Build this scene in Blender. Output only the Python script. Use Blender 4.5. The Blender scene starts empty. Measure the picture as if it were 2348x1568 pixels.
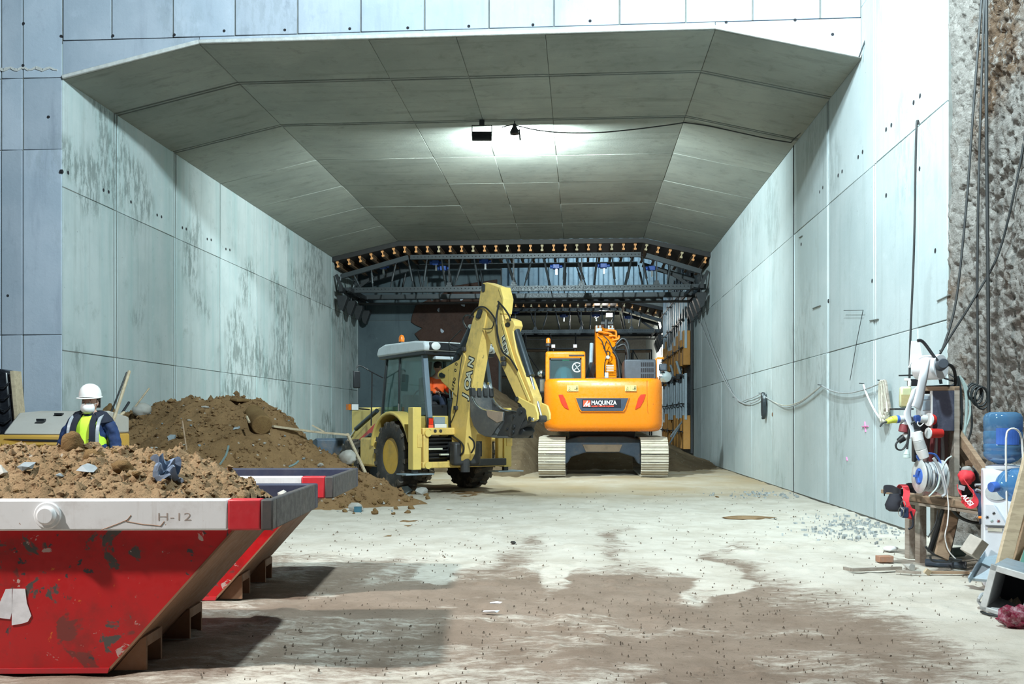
import bpy, bmesh, math, random
import numpy as np
from mathutils import Vector, Matrix
from math import radians, sin, cos, pi, atan2, hypot

SC = bpy.context.scene
COL = SC.collection
# ------------------------------------------------------------------ camera
F, CX, HY, CAMH = 2200.0, 1174.0, 965.0, 1.4      # focal length in px, horizon row, eye height (m)
YAW = radians(4.06)
cam_d = bpy.data.cameras.new('camera'); cam = bpy.data.objects.new('camera', cam_d); COL.objects.link(cam)
cam.location = (0, 0, CAMH); cam.rotation_euler = (pi/2, 0, YAW)
cam_d.sensor_width = 36.0; cam_d.lens = 36.0*F/2348.0
cam_d.shift_y = (HY-784.0)/2348.0
cam_d.clip_start = 0.05; cam_d.clip_end = 400
SC.camera = cam
cam_d.dof.use_dof = False
# ------------------------------------------------------------------ world, lamps, exposure
SC.view_settings.view_transform = 'Standard'; SC.view_settings.look = 'None'
SC.view_settings.exposure = -1.0; SC.view_settings.gamma = 1.0; SC.view_settings.use_curve_mapping = False
w = bpy.data.worlds.new('world'); SC.world = w; w.use_nodes = True
bg = w.node_tree.nodes['Background']; bg.inputs[0].default_value = (0.52, 0.70, 1.0, 1); bg.inputs[1].default_value = 0.09

def area(name, loc, target, power, size, col=(1, 1, 1), spread=180, size_y=None):
    d = bpy.data.lights.new(name, 'AREA'); d.energy = power; d.color = col; d.size = size
    if size_y: d.shape = 'RECTANGLE'; d.size_y = size_y
    d.spread = radians(spread)
    o = bpy.data.objects.new(name, d); COL.objects.link(o); o.location = loc
    o.rotation_euler = (Vector(target)-Vector(loc)).to_track_quat('-Z', 'Y').to_euler()
    return o
# site floodlights standing outside the frame, plus an added fill for the right wall
area('flood_lamp_high', (1.2, 5.0, 10.0), (-2.0, 18.0, 6.0), 5300, 0.45, (0.78, 0.96, 1.0))
area('right_wall_fill', (-0.5, 9.3, 10.0), (4.2, 13.4, 5.0), 620, 0.6, (0.80, 0.97, 1.0), 85)  # added fill that brightens the near right wall and header
area('flood_lamp_left', (-8.4, 1.9, 8.5), (-0.6, 7.0, 0.0), 680, 0.45, (1.0, 0.96, 0.92), 75)
# floodlights that hang under the tunnel ceiling and shine into the tunnel, then two added fills
area('tunnel_flood_lamp', (-1.27, 19.12, 7.0), (-1.2, 26.0, 6.0), 2800, 0.34, (0.84, 1.0, 1.0))
area('tunnel_flood_lamp_deep', (1.0, 49.2, 6.55), (0.9, 46.0, 2.0), 300, 0.5, (1.0, 0.95, 0.86))
area('far_wall_fill', (1.6, 49.6, 6.4), (4.2, 53.0, 3.6), 700, 0.5, (1.0, 0.92, 0.80), 120)  # added warm fill for the far bay's right wall, without a fixture
area('shaft_daylight_fill', (0.8, 40.5, 11.5), (0.8, 46.2, 8.2), 520, 1.0, (0.70, 0.90, 1.0), 110)  # added area light standing in for daylight down the open shaft

# ------------------------------------------------------------------ helpers
ca, sa = cos(YAW), sin(YAW)
RV = Vector((ca, sa, 0)); FV = Vector((-sa, ca, 0))
def C2W(X, D, z=0.0):
    "metres right of / ahead of the camera position -> world"
    return RV*X + FV*D + Vector((0, 0, z))
def P(px, py, D):
    return C2W((px-CX)/F*D, D, CAMH+(HY-py)/F*D)
def G(px, py, z=0.0):
    return P(px, py, (CAMH-z)*F/(py-HY))
def V(*a): return Vector(a)

def frame(u, v, n, o=(0, 0, 0)):
    m = Matrix((Vector(u), Vector(v), Vector(n))).transposed().to_4x4(); m.translation = Vector(o); return m

def spline(pts, k=6):
    p = [Vector(q) for q in pts]
    if len(p) < 3: return p
    out = []
    for i in range(len(p)-1):
        a, b, c, d = p[max(i-1, 0)], p[i], p[i+1], p[min(i+2, len(p)-1)]
        for j in range(k):
            t = j/k
            out.append(0.5*((2*b)+(c-a)*t+(2*a-5*b+4*c-d)*t*t+(3*b-a-3*c+d)*t**3))
    out.append(p[-1]); return out

class MB:
    def __init__(s): s.v = []; s.f = []
    def add(s, vs, fs, M=None):
        n = len(s.v)
        s.v += [tuple(M @ Vector(q)) if M else tuple(q) for q in vs]
        s.f += [tuple(n+i for i in f) for f in fs]; return s
    def box(s, x0, x1, y0, y1, z0, z1, M=None):
        vs = [(x0,y0,z0),(x1,y0,z0),(x1,y1,z0),(x0,y1,z0),(x0,y0,z1),(x1,y0,z1),(x1,y1,z1),(x0,y1,z1)]
        return s.add(vs, [(3,2,1,0),(4,5,6,7),(0,1,5,4),(1,2,6,5),(2,3,7,6),(3,0,4,7)], M)
    def bar(s, a, b, w, h, up=(0, 0, 1)):
        a, b = Vector(a), Vector(b); d = b-a; L = d.length; d = d/L; up = Vector(up)
        if abs(d.dot(up)) > 0.99: up = Vector((0, 1, 0))
        x = d.cross(up).normalized(); z = x.cross(d)
        return s.box(-w/2, w/2, 0, L, -h/2, h/2, frame(x, d, z, a))
    def prism(s, poly, M, t0, t1):
        "2D polygon in M's xy-plane, extruded along M's z from t0 to t1"
        ar = sum(poly[i-1][0]*poly[i][1]-poly[i][0]*poly[i-1][1] for i in range(len(poly)))
        if ar < 0: poly = poly[::-1]
        n = len(poly)
        vs = [(p[0], p[1], t0) for p in poly]+[(p[0], p[1], t1) for p in poly]
        fs = [tuple(range(n-1, -1, -1)), tuple(range(n, 2*n))]+[(i, (i+1) % n, n+(i+1) % n, n+i) for i in range(n)]
        return s.add(vs, fs, M)
    def tube(s, pts, r, n=6, sm=0, cap=True):
        p = spline(pts, sm) if sm else [Vector(q) for q in pts]
        m = len(p); rr = r if isinstance(r, (list, tuple)) else None
        t0 = (p[1]-p[0]).normalized()
        up = Vector((0, 0, 1)) if abs(t0.z) < 0.9 else Vector((1, 0, 0))
        x = t0.cross(up).normalized(); vs = []
        for i in range(m):
            t = ((p[min(i+1, m-1)]-p[max(i-1, 0)])).normalized()
            x = (x-t*x.dot(t)).normalized(); y = t.cross(x)
            ri = (rr[0]+(rr[-1]-rr[0])*i/(m-1)) if rr else r
            vs += [tuple(p[i]+(x*cos(2*pi*j/n)+y*sin(2*pi*j/n))*ri) for j in range(n)]
        fs = [(i*n+j, i*n+(j+1) % n, (i+1)*n+(j+1) % n, (i+1)*n+j) for i in range(m-1) for j in range(n)]
        if cap: fs += [tuple(range(n-1, -1, -1)), tuple(range((m-1)*n, m*n))]
        return s.add(vs, fs)
    def cyl(s, a, b, r, r2=None, n=12):
        return s.tube([a, b], [r, r if r2 is None else r2], n)
    def lathe(s, prof, n=24, M=None, close=False):
        "prof: (radius, height) pairs turned about M's z axis"
        m = len(prof)
        vs = [(r*cos(2*pi*j/n), r*sin(2*pi*j/n), h) for r, h in prof for j in range(n)]
        k = m if close else m-1
        fs = [(i*n+j, i*n+(j+1) % n, ((i+1) % m)*n+(j+1) % n, ((i+1) % m)*n+j) for i in range(k) for j in range(n)]
        if not close:
            if prof[0][0] > 1e-4: fs.append(tuple(range(n-1, -1, -1)))
            if prof[-1][0] > 1e-4: fs.append(tuple(range((m-1)*n, m*n)))
        return s.add(vs, fs, M)
    def ball(s, c, r, n=12, sc=(1, 1, 1)):
        pr = [(max(sin(pi*i/(n//2)), 1e-5)*r, -cos(pi*i/(n//2))*r) for i in range(n//2+1)]
        M = Matrix.Translation(Vector(c)) @ Matrix.Diagonal((*sc, 1))
        return s.lathe(pr, n, M)
    def ribbon(s, pts, wdir, wd, th=0.004, sm=5):
        p = spline(pts, sm); m = len(p); vs = []
        for i in range(m):
            t = (p[min(i+1, m-1)]-p[max(i-1, 0)]).normalized()
            wv = Vector(wdir[min(i*len(wdir)//m, len(wdir)-1)] if isinstance(wdir, list) else wdir)
            wv = (wv-t*wv.dot(t)).normalized(); nn = t.cross(wv)
            vs += [tuple(p[i]+wv*a*wd/2+nn*b*th/2) for a, b in ((-1,-1),(1,-1),(1,1),(-1,1))]
        fs = [(i*4+j, i*4+(j+1) % 4, i*4+4+(j+1) % 4, i*4+4+j) for i in range(m-1) for j in range(4)]
        fs += [(3,2,1,0), (m*4-4, m*4-3, m*4-2, m*4-1)]
        return s.add(vs, fs)
    def mesh(s, name, smooth=0):
        me = bpy.data.meshes.new(name); me.from_pydata(s.v, [], s.f)
        bm = bmesh.new(); bm.from_mesh(me); bmesh.ops.recalc_face_normals(bm, faces=bm.faces); bm.to_mesh(me); bm.free()
        if smooth:
            me.polygons.foreach_set('use_smooth', [True]*len(me.polygons)); me.set_sharp_from_angle(angle=radians(smooth))
        return me
    def build(s, name, m, parent=None, bevel=0, smooth=0, seg=2, origin=None):
        if parent is None and origin is None:
            a = np.array(s.v); origin = Vector((float(a[:,0].mean()), float(a[:,1].mean()), float(a[:,2].min())))
        if origin is not None:
            o3 = tuple(origin); s.v = [(q[0]-o3[0], q[1]-o3[1], q[2]-o3[2]) for q in s.v]
        me = s.mesh(name, smooth or (40 if bevel else 0))
        o = link(name, me, m, parent)
        if origin is not None: o.location = origin
        if bevel:
            b = o.modifiers.new('bevel', 'BEVEL'); b.width = bevel; b.segments = seg; b.limit_method = 'ANGLE'; b.angle_limit = radians(32)
        return o

def link(name, me, m, parent=None):
    if m is not None and not me.materials: me.materials.append(m)
    o = bpy.data.objects.new(name, me); COL.objects.link(o)
    if parent is not None: o.parent = parent
    return o
def tag(o, label=None, cat=None, group=None, kind=None):
    for k, v in (('label', label), ('category', cat), ('group', group), ('kind', kind)):
        if v: o[k] = v
    return o
def thing(name, label, cat, loc=(0, 0, 0), rz=0.0, group=None):
    o = bpy.data.objects.new(name, None); COL.objects.link(o); o.empty_display_size = 0.2
    o.location = loc; o.rotation_euler = (0, 0, rz)
    return tag(o, label, cat, group)
def copy_tree(o, parent=None):
    c = o.copy(); COL.objects.link(c)
    if parent is not None: c.parent = parent
    for ch in o.children: copy_tree(ch, c)
    return c
def again(o, parent=None, loc=None, M=None):
    "another object on the same mesh"
    c = o.copy(); COL.objects.link(c)
    if parent is not None: c.parent = parent
    if loc is not None: c.location = loc
    if M is not None: c.matrix_basis = M
    return c
def text(s, size, M, name, m, parent, bold=0.0, depth=0.002, align='LEFT', space=1.0, sx=1.0):
    cu = bpy.data.curves.new(name, 'FONT'); cu.body = s; cu.size = size; cu.offset = bold; cu.extrude = depth
    cu.align_x = align; cu.space_character = space
    t = bpy.data.objects.new('tmp', cu); COL.objects.link(t)
    dg = bpy.context.evaluated_depsgraph_get(); dg.update()
    me = bpy.data.meshes.new_from_object(t.evaluated_get(dg)); bpy.data.objects.remove(t)
    me.transform(M @ Matrix.Diagonal((sx, 1, 1, 1))); me.name = name
    me.materials.clear()
    return link(name, me, m, parent)

# ---- numpy noise
def _h(ix, iy, seed):
    n = (ix.astype(np.int64)*374761393+iy.astype(np.int64)*668265263+seed*1442695041) & 0x7fffffff
    n = ((n ^ (n >> 13))*1274126177) & 0x7fffffff
    return ((n ^ (n >> 16)) & 0xffff)/65535.0
def vnoise(x, y, seed=0):
    x = np.asarray(x, float); y = np.asarray(y, float)
    ix, iy = np.floor(x), np.floor(y); fx, fy = x-ix, y-iy
    fx = fx*fx*(3-2*fx); fy = fy*fy*(3-2*fy)
    a, b, c, d = _h(ix, iy, seed), _h(ix+1, iy, seed), _h(ix, iy+1, seed), _h(ix+1, iy+1, seed)
    return (a*(1-fx)+b*fx)*(1-fy)+(c*(1-fx)+d*fx)*fy
def fbm(x, y, o=4, seed=0, g=0.5):
    t, a, s = 0, 1.0, 0
    for i in range(o):
        t = t+a*(vnoise(np.asarray(x)*2**i+13.1*i, np.asarray(y)*2**i+7.7*i, seed+i)*2-1); s += a; a *= g
    return t/s
def sstep(a, b, x):
    t = np.clip((x-a)/(b-a), 0, 1); return t*t*(3-2*t)

def grid_mesh(name, X, Y, Z, keep=None):
    ny, nx = X.shape
    co = np.stack([X, Y, Z], -1).reshape(-1, 3)
    idx = np.arange(nx*ny).reshape(ny, nx)
    q = np.stack([idx[:-1,:-1], idx[:-1,1:], idx[1:,1:], idx[1:,:-1]], -1).reshape(-1, 4)
    if keep is not None:
        k = (keep[:-1,:-1] | keep[:-1,1:] | keep[1:,1:] | keep[1:,:-1]).reshape(-1); q = q[k]
    used = np.unique(q); remap = np.zeros(nx*ny, int); remap[used] = np.arange(len(used)); q = remap[q]; co = co[used]
    me = bpy.data.meshes.new(name); me.vertices.add(len(co)); me.vertices.foreach_set('co', co.astype(np.float32).ravel())
    me.loops.add(q.size); me.loops.foreach_set('vertex_index', q.astype(np.int32).ravel())
    me.polygons.add(len(q)); me.polygons.foreach_set('loop_start', np.arange(0, q.size, 4, dtype=np.int32))
    me.update(calc_edges=True); me.validate()
    me.polygons.foreach_set('use_smooth', np.ones(len(me.polygons), bool))
    return me, used
def attr(me, name, vals):
    a = me.attributes.new(name, 'FLOAT', 'POINT'); a.data.foreach_set('value', np.asarray(vals, np.float32))

def rock(seed, dims, n=16, kind='hull'):
    "an angular (hull) or lumpy stone mesh about the origin, resting on z=0"
    r = random.Random(seed); bm = bmesh.new()
    if kind == 'hull':
        for _ in range(n):
            v = Vector((r.gauss(0,1), r.gauss(0,1), r.gauss(0,1))).normalized()*r.uniform(.8, 1)
            bm.verts.new((v.x*dims[0]/2, v.y*dims[1]/2, v.z*dims[2]/2))
        res = bmesh.ops.convex_hull(bm, input=bm.verts)
        bmesh.ops.delete(bm, geom=[g for g in res['geom_interior'] if isinstance(g, bmesh.types.BMVert)], context='VERTS')
    else:
        bmesh.ops.create_icosphere(bm, subdivisions=3, radius=1)
        co = np.array([v.co[:] for v in bm.verts])
        d = 1+.28*fbm(co[:,0]*1.3+seed, co[:,1]*1.3+co[:,2], 4, seed)+.13*fbm(co[:,2]*4+seed, co[:,0]*4+co[:,1]*2, 3, seed+5)
        for v, k in zip(bm.verts, d): v.co = Vector((v.co.x*dims[0]/2, v.co.y*dims[1]/2, v.co.z*dims[2]/2))*float(k)
    zm = min(v.co.z for v in bm.verts)
    for v in bm.verts: v.co.z -= zm
    me = bpy.data.meshes.new('stone'); bm.to_mesh(me); bm.free()
    if kind != 'hull': me.polygons.foreach_set('use_smooth', [True]*len(me.polygons))
    return me

# ------------------------------------------------------------------ materials
class NT:
    def __init__(s, name):
        s.m = bpy.data.materials.new(name); s.m.use_nodes = True; s.t = s.m.node_tree; s.N = s.t.nodes; s.L = s.t.links
        s.b = s.N['Principled BSDF']
    def n(s, ty, **k):
        x = s.N.new(ty)
        for a, b in k.items(): setattr(x, a, b)
        return x
    def l(s, a, b): s.L.new(a, b)
    def coords(s, scale=(1, 1, 1), obj=False):
        c = s.n('ShaderNodeTexCoord').outputs['Object'] if obj else s.n('ShaderNodeNewGeometry').outputs['Position']
        mp = s.n('ShaderNodeMapping'); mp.inputs['Scale'].default_value = scale; s.l(c, mp.inputs[0]); return mp.outputs[0]
    def noise(s, vec, sc, det=5, rough=.6, dist=0):
        x = s.n('ShaderNodeTexNoise'); x.inputs['Scale'].default_value = sc; x.inputs['Detail'].default_value = det
        x.inputs['Roughness'].default_value = rough; x.inputs['Distortion'].default_value = dist; s.l(vec, x.inputs['Vector']); return x.outputs['Fac']
    def ramp(s, fac, a, b, lo=0.0, hi=1.0):
        x = s.n('ShaderNodeMapRange'); x.interpolation_type = 'SMOOTHSTEP'
        for i, q in zip((1, 2, 3, 4), (a, b, lo, hi)): x.inputs[i].default_value = q
        s.l(fac, x.inputs[0]); return x.outputs[0]
    def math(s, op, a, b):
        x = s.n('ShaderNodeMath', operation=op)
        for i, q in enumerate((a, b)):
            if isinstance(q, (int, float)): x.inputs[i].default_value = q
            else: s.l(q, x.inputs[i])
        return x.outputs[0]
    def mix(s, fac, a, b):
        x = s.n('ShaderNodeMix', data_type='RGBA')
        for i, q in ((0, fac), (6, a), (7, b)):
            if isinstance(q, (int, float)): x.inputs[i].default_value = q
            elif isinstance(q, tuple): x.inputs[i].default_value = (*q[:3], 1)
            else: s.l(q, x.inputs[i])
        return x.outputs[2]
    def bump(s, h, st, dist=.01):
        x = s.n('ShaderNodeBump'); x.inputs['Strength'].default_value = st; x.inputs['Distance'].default_value = dist
        s.l(h, x.inputs['Height']); s.l(x.outputs[0], s.b.inputs['Normal'])
    def col(s, c):
        if isinstance(c, tuple): s.b.inputs['Base Color'].default_value = (*c, 1)
        else: s.l(c, s.b.inputs['Base Color'])
        return s
    def set(s, rough=.6, metal=0, spec=.5):
        s.b.inputs['Roughness'].default_value = rough; s.b.inputs['Metallic'].default_value = metal
        s.b.inputs['Specular IOR Level'].default_value = spec; return s

def concrete(name, c1, c2, dark, streak=(5, 5, .28), mould=.0, rnd=.10, moss=None, spots=.56):
    t = NT(name); p = t.coords(); ps = t.coords(streak)
    big = t.noise(p, .55, 6, .62); st = t.noise(ps, 1.0, 6, .65); fine = t.noise(p, 22, 4, .7); mid = t.noise(p, 3.2, 6, .7, .3)
    c = t.mix(t.ramp(big, .35, .66), c1, c2)
    if moss: c = t.mix(t.ramp(t.noise(ps, .45, 4), .45, .70, 0, .75), c, moss)
    c = t.mix(t.ramp(st, .50, .78, 0, .50), c, dark)
    c = t.mix(t.ramp(mid, spots, .80, 0, .55), c, dark)
    c = t.mix(t.ramp(fine, .62, .80, 0, .35), c, dark)
    c = t.mix(t.ramp(mid, .44, .24, 0, .28), c, (min(1, c1[0]*1.25), min(1, c1[1]*1.25), min(1, c1[2]*1.25)))
    if mould:
        mk = t.math('MULTIPLY', t.ramp(t.noise(p, .42, 3, .5), .52, .62), t.ramp(t.noise(t.coords((7, 7, 2.2)), 1.1, 7, .75), .44, .58))
        c = t.mix(t.math('MULTIPLY', mk, mould), c, (.10, .13, .12))
    vo = t.n('ShaderNodeTexVoronoi'); vo.inputs['Scale'].default_value = 3.0; t.l(p, vo.inputs['Vector'])
    hole = t.ramp(vo.outputs['Distance'], .035, .02); c = t.mix(t.math('MULTIPLY', hole, .6), c, (.12, .13, .13))
    oi = t.n('ShaderNodeObjectInfo'); hv = t.n('ShaderNodeHueSaturation'); hv.inputs['Hue'].default_value = .5
    t.l(t.ramp(oi.outputs['Random'], 0, 1, 1-rnd, 1+rnd*.6), hv.inputs['Value']); t.l(c, hv.inputs['Color'])
    t.col(hv.outputs[0]).set(.82, 0, .28)
    t.bump(t.math('ADD', fine, t.math('MULTIPLY', st, .6)), .22, .012); return t.m
def soil(name, c1, c2, dark, sc=1.0, pebble=True):
    t = NT(name); p = t.coords()
    a = t.noise(p, 1.1*sc, 6, .65); b = t.noise(p, 9*sc, 6, .75); f = t.noise(p, 55*sc, 4, .7)
    c = t.mix(t.ramp(a, .35, .68), c1, c2); c = t.mix(t.ramp(b, .54, .78, 0, .75), c, dark); c = t.mix(t.ramp(f, .6, .8, 0, .5), c, dark)
    if pebble:
        vo = t.n('ShaderNodeTexVoronoi'); vo.inputs['Scale'].default_value = 5*sc; t.l(p, vo.inputs['Vector'])
        c = t.mix(t.math('MULTIPLY', t.ramp(vo.outputs['Distance'], .13, .08), .55), c, (.50, .47, .42))
    t.col(c).set(.95, 0, .15); g = t.noise(p, 24*sc, 5, .75); t.bump(t.math('ADD', b, t.math('ADD', t.math('MULTIPLY', f, .5), t.math('MULTIPLY', g, .8))), .8, .035); return t.m
def paint(name, c, dirt=(.17, .13, .09), amt=.5, rough=.45, chips=None, sc=1.0, metal=0, streak=False):
    t = NT(name); p = t.coords(obj=True)
    a = t.noise(p, 2.2*sc, 6, .7); b = t.noise(p, 14*sc, 5, .75)
    k = t.mix(t.ramp(a, .46, .78, 0, amt), c, dirt); k = t.mix(t.ramp(b, .60, .80, 0, amt*.9), k, dirt)
    k = t.mix(t.ramp(t.noise(p, .9*sc, 3), .35, .7, 0, .20), k, (c[0]*.72, c[1]*.72, c[2]*.72))
    if streak: k = t.mix(t.ramp(t.noise(t.coords((16, 16, 1.1), obj=True), 1.0, 5, .7), .56, .76, 0, amt), k, dirt)
    if chips:
        for cc, s2, th in chips:
            k = t.mix(t.ramp(t.noise(p, s2, 5, .62, .4), th, th+.03), k, cc)
    t.col(k).set(rough, metal, .5); t.l(t.ramp(b, .3, .8, rough*.8, min(1, rough*1.5)), t.b.inputs['Roughness'])
    t.bump(b, .08, .004); return t.m
def plain(name, c, rough=.5, metal=0, emit=None, spec=.5, var=.15):
    t = NT(name)
    if emit:
        t.b.inputs['Emission Color'].default_value = (*c, 1); t.b.inputs['Emission Strength'].default_value = emit; t.col(c)
    else:
        n_ = t.noise(t.coords(obj=True), 9, 4, .65)
        t.col(t.mix(t.ramp(n_, .3, .75), (c[0]*(1-var), c[1]*(1-var), c[2]*(1-var)), (min(1, c[0]*(1+var)), min(1, c[1]*(1+var)), min(1, c[2]*(1+var)))))
    t.set(rough, metal, spec); return t.m
def wood(name, c1, c2, axis=(1.2, 14, 14), dirt=(.22, .18, .15)):
    t = NT(name); g = t.noise(t.coords(axis, obj=True), 1.6, 5, .6, .6); f = t.noise(t.coords(obj=True), 6, 5, .7)
    oi = t.n('ShaderNodeObjectInfo')
    c = t.mix(t.ramp(g, .35, .68), c1, c2); c = t.mix(t.ramp(f, .55, .78, 0, .55), c, dirt)
    hv = t.n('ShaderNodeHueSaturation'); t.l(t.ramp(oi.outputs['Random'], 0, 1, .82, 1.1), hv.inputs['Value']); t.l(c, hv.inputs['Color'])
    t.col(hv.outputs[0]).set(.75, 0, .3); t.bump(g, .2, .004); return t.m
def glass(name, tint, gl=.10, keep=.75):
    t = NT(name); t.N.remove(t.b); tr = t.n('ShaderNodeBsdfTransparent'); tr.inputs[0].default_value = (*tint, 1)
    g = t.n('ShaderNodeBsdfGlossy'); g.inputs['Roughness'].default_value = .04; g.inputs['Color'].default_value = (.9, 1, 1, 1)
    d = t.n('ShaderNodeBsdfDiffuse'); d.inputs[0].default_value = (tint[0]*.6, tint[1]*.6, tint[2]*.6, 1)
    m1 = t.n('ShaderNodeMixShader'); m1.inputs[0].default_value = 1-keep; t.l(tr.outputs[0], m1.inputs[1]); t.l(d.outputs[0], m1.inputs[2])
    m2 = t.n('ShaderNodeMixShader'); m2.inputs[0].default_value = gl; t.l(m1.outputs[0], m2.inputs[1]); t.l(g.outputs[0], m2.inputs[2])
    t.l(m2.outputs[0], t.N['Material Output'].inputs[0]); return t.m

M = {}
M['wall'] = concrete('cast_concrete_wall', (.525, .59, .60), (.43, .505, .515), (.27, .32, .32), mould=.62, moss=(.37, .50, .51))
M['wall_r'] = concrete('cast_concrete_right_wall', (.51, .58, .60), (.44, .52, .54), (.32, .37, .37), mould=.25)
M['face'] = concrete('cast_concrete_face', (.47, .53, .62), (.38, .45, .54), (.25, .29, .37), streak=(4, 4, .5), mould=.15, rnd=.12)
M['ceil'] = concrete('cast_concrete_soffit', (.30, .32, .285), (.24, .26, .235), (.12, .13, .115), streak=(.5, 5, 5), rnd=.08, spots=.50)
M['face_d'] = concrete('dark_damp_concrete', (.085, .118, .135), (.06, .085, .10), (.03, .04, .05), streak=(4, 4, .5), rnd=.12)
M['joint'] = plain('joint_recess', (.16, .17, .16), .9)
M['hole'] = plain('tie_hole', (.015, .015, .02), .9)
M['rust_joint'] = plain('joint_mortar', (.55, .56, .55), .9)
M['soil'] = soil('brown_soil', (.27, .165, .08), (.20, .12, .056), (.11, .068, .036))
M['soil_skip'] = soil('sandy_soil', (.36, .245, .14), (.28, .185, .10), (.13, .08, .042), 1.6)
M['soil_back'] = soil('dark_soil', (.21, .155, .095), (.15, .105, .06), (.06, .04, .025))
M['soil_dark'] = paint('exposed_brown_clay', (.050, .024, .017), (.02, .012, .010), .8, .95)
M['orange'] = paint('orange_machine_paint', (.74, .20, .003), (.60, .16, .01), .05, .28)
M['orange_d'] = plain('orange_seam', (.55, .12, .004), .5)
M['yellow'] = paint('yellow_machine_paint', (.84, .585, .165), (.20, .14, .07), .62, .45, chips=[((.09, .06, .04), 9.0, .70), ((.30, .15, .05), 5, .72)], streak=True)
M['yellow_clean'] = paint('yellow_paint_clean', (.84, .62, .17), (.34, .24, .10), .30, .42)
M['rim_y'] = paint('yellow_wheel_paint', (.78, .46, .06), (.28, .18, .08), .5, .5)
M['black'] = plain('black_steel', (.022, .024, .028), .45, .2)
M['hose'] = plain('black_rubber_hose', (.015, .016, .018), .45)
M['cyl'] = plain('cylinder_barrel', (.045, .058, .068), .35, .4)
M['chrome'] = plain('chrome_rod', (.75, .78, .80), .18, 1.0, var=.03)
M['tyre'] = paint('tyre_rubber', (.045, .042, .040), (.24, .19, .14), .75, .9, sc=1.5)
M['mud'] = paint('dried_mud', (.27, .21, .15), (.10, .075, .05), .7, .95)
M['shoe'] = paint('track_steel_dusty', (.50, .45, .37), (.30, .24, .17), .75, .7, sc=2)
M['frame_b'] = paint('blue_black_frame', (.045, .070, .105), (.24, .18, .12), .5, .6)
M['grille'] = plain('dark_blue_grey_panel', (.045, .055, .072), .5)
M['bucket'] = paint('bucket_steel', (.115, .12, .125), (.34, .30, .26), .75, .5, metal=.3)
M['link'] = paint('linkage_steel', (.05, .05, .052), (.13, .11, .09), .6, .5, metal=.3)
M['white_p'] = plain('white_plastic', (.80, .82, .82), .4, var=.05)
M['roof'] = paint('pale_cab_roof', (.66, .72, .76), (.30, .33, .34), .35, .45)
M['pillar'] = paint('blue_grey_pillar', (.16, .22, .28), (.06, .07, .08), .3, .45)
M['seat'] = plain('black_seat', (.02, .02, .022), .7)
M['amber'] = plain('amber_beacon', (.70, .17, .012), .25)
M['red_l'] = plain('red_reflector', (.78, .035, .012), .3)
M['tail'] = plain('tail_lamp_lit', (1.0, .07, .03), .3, emit=2.2)
M['glass'] = glass('cab_glass', (.42, .60, .58), .10, .82)
M['glass_d'] = glass('dark_cab_glass', (.42, .60, .64), .08, .86)
M['label_y'] = plain('warning_label_yellow', (.60, .49, .17), .5, var=.03)
M['ink'] = plain('black_ink', (.012, .012, .014), .6)
M['plate'] = plain('badge_plate', (.030, .045, .075), .4)
M['plate_b'] = plain('sign_black', (.004, .005, .012), .35)
M['sign_w'] = plain('sign_white', (.75, .76, .78), .5, var=.02)
M['sign_r'] = plain('sign_red', (.82, .07, .02), .5)
M['cream'] = plain('cream_lettering', (.74, .74, .58), .5, var=.06)
M['timber_end'] = paint('timber_beam', (.16, .10, .055), (.03, .025, .02), .8, .8, sc=3)
M['beam_tip'] = paint('orange_beam_tip', (.78, .36, .13), (.36, .22, .10), .6, .6, sc=4)
M['beam_tip_g'] = paint('pale_beam_tip', (.50, .42, .26), (.18, .15, .10), .6, .6, sc=4)
M['steel'] = paint('galvanised_waler', (.055, .065, .072), (.06, .07, .075), .6, .45, metal=.55, sc=2)
M['steel_d'] = paint('dark_steel', (.032, .036, .040), (.02, .02, .02), .5, .5, metal=.4)
M['deck'] = plain('formwork_deck_black', (.018, .018, .018), .6)
M['blue'] = paint('blue_clamp_paint', (.03, .10, .42), (.02, .03, .08), .4, .4)
M['panel_o'] = paint('orange_formwork_board', (.56, .27, .06), (.20, .11, .05), .6, .65)
M['rail_b'] = paint('blue_grey_rail', (.36, .45, .52), (.16, .18, .20), .6, .4, metal=.35)
M['pile'] = paint('sheet_pile_steel', (.26, .36, .42), (.10, .13, .15), .6, .6)
M['rope'] = plain('pale_rope', (.58, .56, .47), .9)
M['wire'] = plain('black_cable', (.02, .024, .026), .55)
M['wire_g'] = plain('grey_cable', (.40, .43, .45), .5)
M['wire_t'] = plain('pale_teal_hose', (.50, .62, .60), .5)
# ------------------------------------------------------------------ the setting
XL, XR, YP, YE = -8.2, 4.2, 14.7, 31.25
ZS, ZF, XA, XB = 6.82, 7.32, -5.97, 2.04        # soffit: springing height, crown height, crown from XA to XB
def ray(px, py): return RV*((px-CX)/F)+FV+Vector((0, 0, (HY-py)/F))
def ony(px, py, y): d = ray(px, py); return d*(y/d.y)+Vector((0, 0, CAMH))
def onx(px, py, x): d = ray(px, py); return d*(x/d.x)+Vector((0, 0, CAMH))
def soffit(x):
    return ZS+(ZF-ZS)*(x-XL)/(XA-XL) if x < XA else (ZF if x <= XB else ZF+(ZS-ZF)*(x-XB)/(XR-XB))
R0 = random.Random(5)
def plane_panels(parent, o, U, Wv, N, us, ws, m, gap=.022, th=.03, jit=.003, wide=()):
    "cast panels with recessed joints on the plane o + U*u + Wv*w, facing N"
    for i in range(len(us)-1):
        for j in range(len(ws)-1):
            q = MB(); d = R0.uniform(-jit, jit); g = gap/2; ga, gb = (.026 if us[i] in wide else g), (.026 if us[i+1] in wide else g)
            q.box(us[i]+ga, us[i+1]-gb, ws[j]+g*.45, ws[j+1]-g*.45, -th, d, frame(U, Wv, N, o))
            q.build('panel', m, parent, bevel=.006, seg=1)

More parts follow.
